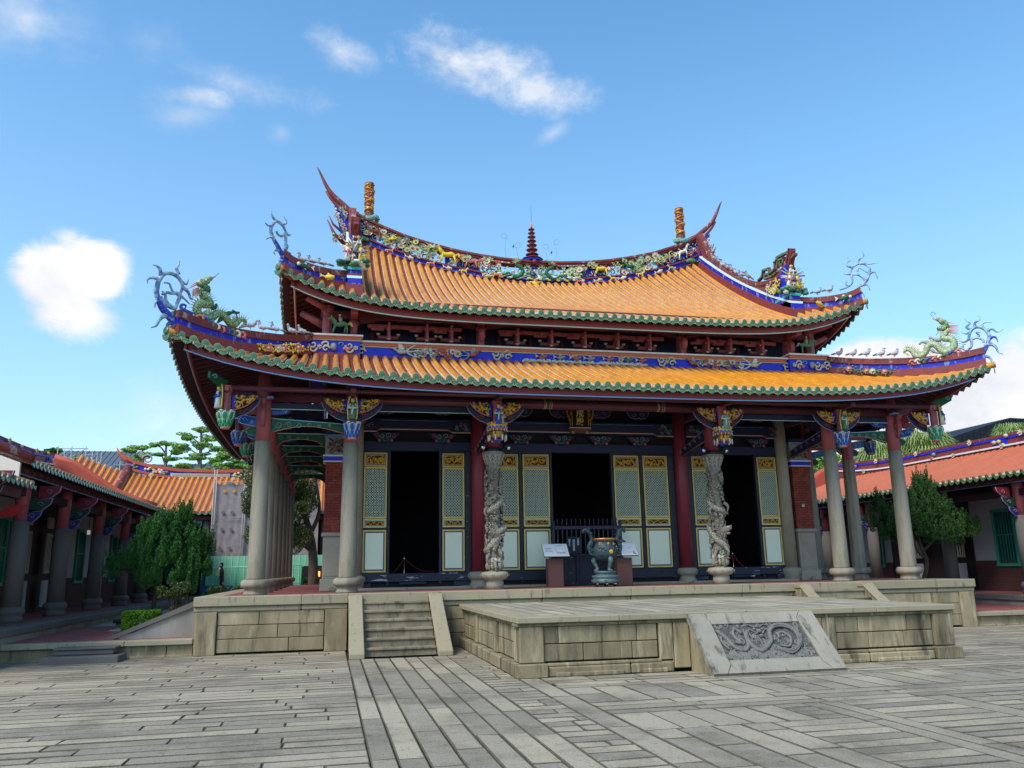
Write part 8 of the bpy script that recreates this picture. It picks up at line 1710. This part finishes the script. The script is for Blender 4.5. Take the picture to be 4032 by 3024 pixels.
tree('juniper', 'dark green juniper with twin peaks and a bent bare trunk behind the right columns', 'juniper', (12.1, 5.4, .33),
     [([(11.95, 5.4, .33), (12.15, 5.4, .9), (12.35, 5.4, 1.35), (12.42, 5.4, 1.7), (12.28, 5.4, 2.1), (12.2, 5.4, 2.5)], .085, .05), ([(12.3, 5.4, 1.95), (12.65, 5.4, 2.2), (13.1, 5.4, 2.45)], .05, .03), ([(12.35, 5.4, 1.75), (12.1, 5.4, 2.0), (12.05, 5.4, 2.4)], .04, .03)],
     flames(B2, [(.25, 0, 2.7, .62, 1.75), (-.52, .1, 2.8, .42, 1.5), (-1.35, .2, 2.7, .35, 1.05), (.8, -.1, 2.6, .5, 1.2), (1.25, -.2, 2.5, .4, .8), (1.7, -.3, 2.45, .3, .6), (-.1, -.4, 2.3, .6, 1.0), (.6, -.5, 2.25, .55, .9), (-.7, -.3, 2.35, .5, .9), (.1, -.2, 3.1, .55, 1.1), (.5, .1, 3.0, .5, 1.1), (-1.1, 0, 2.4, .35, .8)]), 125000, .048, 'leaf_right', spiky=True)
# dark tree behind the colonnade
bl = [((-8.9+rnd.uniform(-1.3, 1.3), 20.5+rnd.uniform(-.8, .8), rnd.uniform(2.7, 6.6)), (rnd.uniform(.35, .75), .5, rnd.uniform(.3, .55))) for _ in range(70)]
tree('tree', 'dark shady tree with drooping foliage seen between the side columns and brick pier', 'tree', (-7.7, 20.5, .5), [([(-7.35, 20.5, .4), (-7.4, 20.5, 2.2), (-7.6, 20.5, 3.5), (-8.2, 20.5, 5.2)], .28, .1), ([(-7.45, 20.5, 2.6), (-8.4, 20.4, 3.4), (-9.2, 20.4, 4.2)], .12, .05), ([(-7.6, 20.5, 3.3), (-7.2, 20.5, 4.4), (-7.4, 20.5, 5.8)], .12, .05)], bl, 52000, .085, 'leaf_dark', spiky=True)
# clipped hedge and shrubs
q = thing('hedge', 'bright yellow-green clipped hedge bush on the left brick terrace', 'hedge', (-10.9, 3.2, .33)); c = MB()
for _ in range(9000):
    a = rnd.uniform(0, 6.28); rr = math.sqrt(rnd.uniform(.0, 1)); z = rnd.uniform(.34, .80); e = rnd.random()
    if e < .5: rr = rnd.uniform(.93, 1.04)
    else: z = rnd.uniform(.76, .83)
    p = Vector((-10.95+.40*math.copysign(abs(math.cos(a))**.6, math.cos(a))*rr, 2.9+.36*math.copysign(abs(math.sin(a))**.6, math.sin(a))*rr, z)); d = Vector((rnd.uniform(-1, 1), rnd.uniform(-1, 1), rnd.uniform(-.3, 1))).normalized(); b = d.cross(Vector((rnd.uniform(-1, 1), rnd.uniform(-1, 1), .3))).normalized(); s_ = rnd.uniform(.014, .026); c.add([p-d*s_, p+b*s_*.7, p+d*s_*1.2, p-b*s_*.7], [(0, 1, 2, 3)], 'leaf_hedge')
c.build('leaves', q); c = MB(); c.ell((-11.0, 2.9, .56), (.38, .29, .2), 'leaf_dark', 12, 8)
for k in range(6): c.tube([(-11+rnd.uniform(-.2, .2), 2.9+rnd.uniform(-.15, .15), .3), (-11+rnd.uniform(-.2, .2), 2.9, .5)], .012, 'bark', 5)
c.build('inner_twigs', q)
tree('shrub', 'airy brown-green shrub with many thin bare stems behind the hedge', 'shrub', (-10.5, 4.3, .33), [([(-10.5+a, 4.3+b, .33), (-10.5+a*2.2, 4.3+b*2, .8), (-10.5+a*3.6, 4.3+b*3, 1.25)], .012, .007) for a, b in [(rnd.uniform(-.09, .09), rnd.uniform(-.08, .08)) for _ in range(16)]],
     [((-10.5+rnd.uniform(-.32, .32), 4.3+rnd.uniform(-.2, .2), rnd.uniform(1.08, 1.42)), (.14, .14, .07)) for _ in range(16)], 3200, .035, 'leaf_bush')
tree('shrub', 'low dark green shrub beside the podium at the foot of the mural fence', 'shrub', (-10.4, 17, .33), [([(-10.4, 17, .3), (-10.4, 17, .9)], .03, .02)], [((-10.6+rnd.uniform(-.7, .7), 17+rnd.uniform(-.5, .5), rnd.uniform(.5, 1.15)), (.3, .3, .18)) for _ in range(10)], 5000, .06, 'leaf_bush')
tree('shrub', 'small leafy green shrub in front of the glowing shrine', 'shrub', (-7.45, 22.5, .5), [([(-7.45, 22.5, .5), (-7.45, 22.5, 1.0)], .02, .01)], [((-7.45+rnd.uniform(-.25, .25), 22.5+rnd.uniform(-.2, .2), rnd.uniform(.95, 1.4)), (.18, .18, .14)) for _ in range(8)], 2200, .06, 'leaf_juniper')
tree('shrub', 'dark green bush at the foot of the left juniper', 'shrub', (-10.35, 7, .33), [([(-10.35, 7, .3), (-10.3, 7, .6)], .02, .01)], [((-10.5+rnd.uniform(-.5, .4), 7+rnd.uniform(-.3, .3), rnd.uniform(.42, .75)), (.2, .2, .13)) for _ in range(8)], 2600, .05, 'leaf_juniper')
# layered trees beyond the walls
def layered(base, h, layers, label, n, size=.2, leaf='leaf_far', grp=None):
    x, y, z = base; tr = [([(x, y, z), (x+.1, y, z+h*.5), (x, y, z+h)], .3, .08)]; bl = []
    for (dx, dz, w_, t) in layers:
        tr.append(([(x, y, z+dz-.8), (x+dx*.5, y, z+dz-.2), (x+dx, y+rnd.uniform(-1, 1), z+dz)], .09, .03))
        for k in range(16): a_ = rnd.uniform(0, 6.28); r_ = w_*rnd.uniform(.05, .8); bl.append(((x+dx+math.cos(a_)*r_, y+math.sin(a_)*r_*.8, z+dz+rnd.uniform(-t, t)*.8+.12*r_), (rnd.uniform(.2, .5), .4, rnd.uniform(.06, .18))))
    return tree('tree', label, 'tree', base, tr, bl, n, size, leaf, 'bark_pale', group=grp, flat=.8)
layered((-18.5, 60, 6), 9.0, [(0, 8.6, .9, .25), (-1.1, 8.0, 1.0, .3), (.9, 7.8, 1.2, .3), (-1.5, 7.0, 1.0, .3), (1.7, 6.9, 1.2, .3), (0, 7.2, 1.2, .35), (-.4, 6.2, 1.6, .35), (1.3, 5.8, 1.3, .3), (-1.2, 5.2, 1.2, .25), (.6, 4.9, 1.0, .25)], 'tall layered tree with bright green crown above the orange rear roof', 15000, .13)
layered((-14.9, 58, 6), 7.4, [(0.4, 6.5, 1.0, .4), (-1.0, 5.9, 1.1, .4), (1.2, 6.0, 1.0, .4), (0, 5.2, 1.4, .4), (-1.4, 5.0, 1.0, .3), (1.0, 4.8, 1.2, .4)], 'darker layered tree partly hidden by the lotus pendants at the corner', 13000, .13)
layered((-23.3, 60, 6), 6.6, [(-.2, 6.9, 1.0, .13), (-1.1, 6.6, .8, .12), (.2, 6.2, 1.0, .14), (-.9, 5.8, 1.2, .14), (-.1, 5.3, 1.3, .15), (-1.0, 5.0, .9, .12), (.4, 4.8, 1.0, .13)], 'flat topped layered tree left of the tall one behind the rear roof', 9000, .13)
layered((-21.8, 62, 6), 7.4, [(.1, 7.6, .9, .10), (-.9, 7.5, .6, .08), (.9, 6.8, .8, .1), (-.5, 6.6, .7, .1), (.5, 6.2, .7, .1)], 'slender tree with thin tiered branches beside the flat topped tree', 5000, .12)
layered((-26.6, 45, 5), 5.2, [(0, 5.0, .9, .6), (.3, 4.2, 1.1, .6), (-.2, 3.5, .9, .5)], 'bushy tree in front of the grey roofed building', 5000, .16, 'leaf_juniper')
for k, (x, z, l_) in enumerate(((-27.9, 10.2, 'left'), (-26.1, 10.3, 'right'))): layered((x, 50, 5), z-4.4, [(0, z-4.9, .3, .5), (.15, z-5.5, .4, .4), (-.1, z-6.2, .6, .3)], f'wispy young tree poking above the side hall ridge, {l_} one of the pair', 700, .16)
layered((-29.5, 42, 4), 5.0, [(0, 5.5, .22, .15), (0.1, 5.2, .2, .1)], 'tiny tree top just above the left side hall ridge', 200, .12)
# scaffold frame on the roofs
m = MB(); A = lambda x, z: Vector((x, 40, z))
for x in (-24.33, -23.5, -22.63): m.tube([A(x, 8.2), A(x+.02, 10.1)], .03, 'pole', 5)
for x in (-23.9, -22.2, -21.65, -21.9): m.tube([A(x, 7.5), A(x, 9.7 if x > -22.3 else 9.9)], .025, 'pole', 5)
for (a, b) in (((-24.4, 9.95), (-22.5, 9.95)), ((-24.3, 9.4), (-22.5, 9.3)), ((-22.6, 9.55), (-21.7, 9.5)), ((-24.3, 9.4), (-23.5, 9.9)), ((-23.5, 9.35), (-22.7, 9.9)), ((-22.1, 8.6), (-21.6, 9.4)), ((-22.6, 9.0), (-21.6, 8.95)), ((-21.7, 8.5), (-22.3, 9.4))): m.tube([A(*a), A(*b)], .025, 'pole', 5)
m.build('scaffold_tower', label='pale steel scaffold frame rising behind the left side hall ridge', cat='scaffold')
m = MB(); m.box(-21.6, -19.3, 42, 44, 6, 8.5, 'glass_blue'); 
for x in (-20.9, -19.9, -19.3): m.tube([(x, 41.9, 6), (x, 41.9, 9.4)], .03, 'pole', 4)
m.box(-21.3, -19.3, 41.9, 44, 9.1, 9.15, 'pole'); m.build('blue_awning', label='pale blue plastic awning shelter beside the rear orange roof', cat='awning')
# far buildings
def far_b(name, lab, x0, x1, y, z0, z1, zr, roofmat, inset=2):
    q = thing(name, lab, 'building', ((x0+x1)/2, y, 0)); b = MB(); b.box(x0+.5, x1-.5, y+1, y+12, 0, z1, 'facade')
    b.build('wall', q); b = MB(); b.prism([(x0, y, z1-.1), (x0, y+13, z1-.1), (x0, y+6.5, zr)], (x1-x0, 0, 0), roofmat)
    n = int((x1-x0)/.6)
    for k in range(n): xx = x0+.3+k*.6; b.obox((xx, y+3.25, (z1+zr)/2-.03), (.04, 0, 0), (0, 3.25, (zr-z1)/2+.05), (0, -.02, .04), roofmat)
    b.build('roof', q); return q
q = far_b('building', 'grey building with a large sloping slate roof behind the scaffold frame', -40, -29.3, 80, 0, 13.2, 16.3, 'roof_grey'); 
q = far_b('building', 'low building with a long dark blue corrugated roof behind the layered trees', -24.4, -9, 80, 0, 12.6, 14.9, 'roof_navy')
m = MB(); m.box(-28, -24.6, 80, 86, 0, 13.8, 'facade'); m.box(-28.2, -24.4, 79.8, 86, 13.8, 13.95, 'roof_grey'); m.tube([(-25.0, 79.9, 13.9), (-25.0, 79.9, 15.3)], .04, 'pole', 4); m.build('building', label='small pale flat roofed block with an aerial between the two far roofs', cat='building')
m = MB(); m.prism([(84, 90, 19.5), (99, 90, 23.9), (125, 90, 23.2), (125, 90, 21.9), (99, 90, 22.2), (84, 90, 17.5)][::-1], (0, 40, 0), 'roof_black')
for k in range(34): x = 85+k*1.15; z = interp(x, [(84, 18.4), (99, 23.0), (125, 22.5)]); m.obox((x, 89.9, z), (.06, 0, 0), (0, .1, 0), (0, 0, .75), 'roof_black')
m.box(88, 124, 95, 128, 0, 20, 'facade'); m.build('building', label='huge dark roofed building beyond the right side hall', cat='building')
# palms and broad trees on the right
def palm(x, y, z, R_, label, n=95):
    q = thing('palm_tree', label, 'palm', (x, y, 0)); t = MB(); t.tube([(x, y, 0), (x+.1, y, z)], [.35, .25], 'bark', 8); t.build('trunk', q); c = MB()
    for i in range(n):
        a = rnd.uniform(0, 6.28); el = rnd.uniform(-.25, 1.35); d = Vector((math.cos(a)*math.cos(el), math.sin(a)*math.cos(el), math.sin(el))); L = R_*rnd.uniform(.75, 1.05); hub = Vector((x, y, z))+d*L*.35; c.tube([Vector((x, y, z)), hub], .02, 'leaf_palm', 4)
        sdv = d.cross(Vector((0, 0, 1))).normalized(); uu = sdv.cross(d)
        for k in range(19):
            th = (k-9)*.16; dd = (d*math.cos(th)+sdv*math.sin(th)).normalized(); e = hub+dd*L*.42; tip = e+dd*L*.26+Vector((0, 0, -L*rnd.uniform(.2, .5))); w_ = uu.cross(dd).normalized()*.011*R_
            c.add([hub, e+w_, tip, e-w_], [(0, 1, 2, 3)], 'leaf_palm')
    c.build('crown', q)
palm(43.2, 42, 10.3, 3.6, 'fan palm with shaggy bright crown, nearer the temple, behind the right ridge'); palm(40.2, 44, 10.2, 3.0, 'fan palm half hidden behind the outermost right column'); palm(50.2, 40, 11.0, 3.0, 'tall fan palm in front of the huge dark roof on the far right'); palm(55, 41, 10.3, 3.0, 'fan palm at the right edge of the picture')
for (x, y, z, w_, lab, lf) in ((26.5, 42, 8.3, 3.2, 'broad leafy tree with pale specks behind the right colonnade, between the columns', 'leaf_far'), (21.2, 38, 7.2, 2.4, 'broad leafy tree seen just right of the brick pier', 'leaf_juniper'), (34.5, 46, 9.2, 3.0, 'broad leafy tree seen beside the outer right column', 'leaf_far')):
    tree('tree', lab, 'tree', (x, y, 0), [([(x, y, 0), (x, y, z*.6), (x+.3, y, z)], .35, .12)], [((x+rnd.uniform(-w_, w_), y+rnd.uniform(-1.5, 1.5), z+rnd.uniform(-2.2, 1.6)), (rnd.uniform(.6, 1.2), 1, rnd.uniform(.4, .8))) for _ in range(22)], 9000, .26, lf)
print('OBJECTS', len(scene.objects))
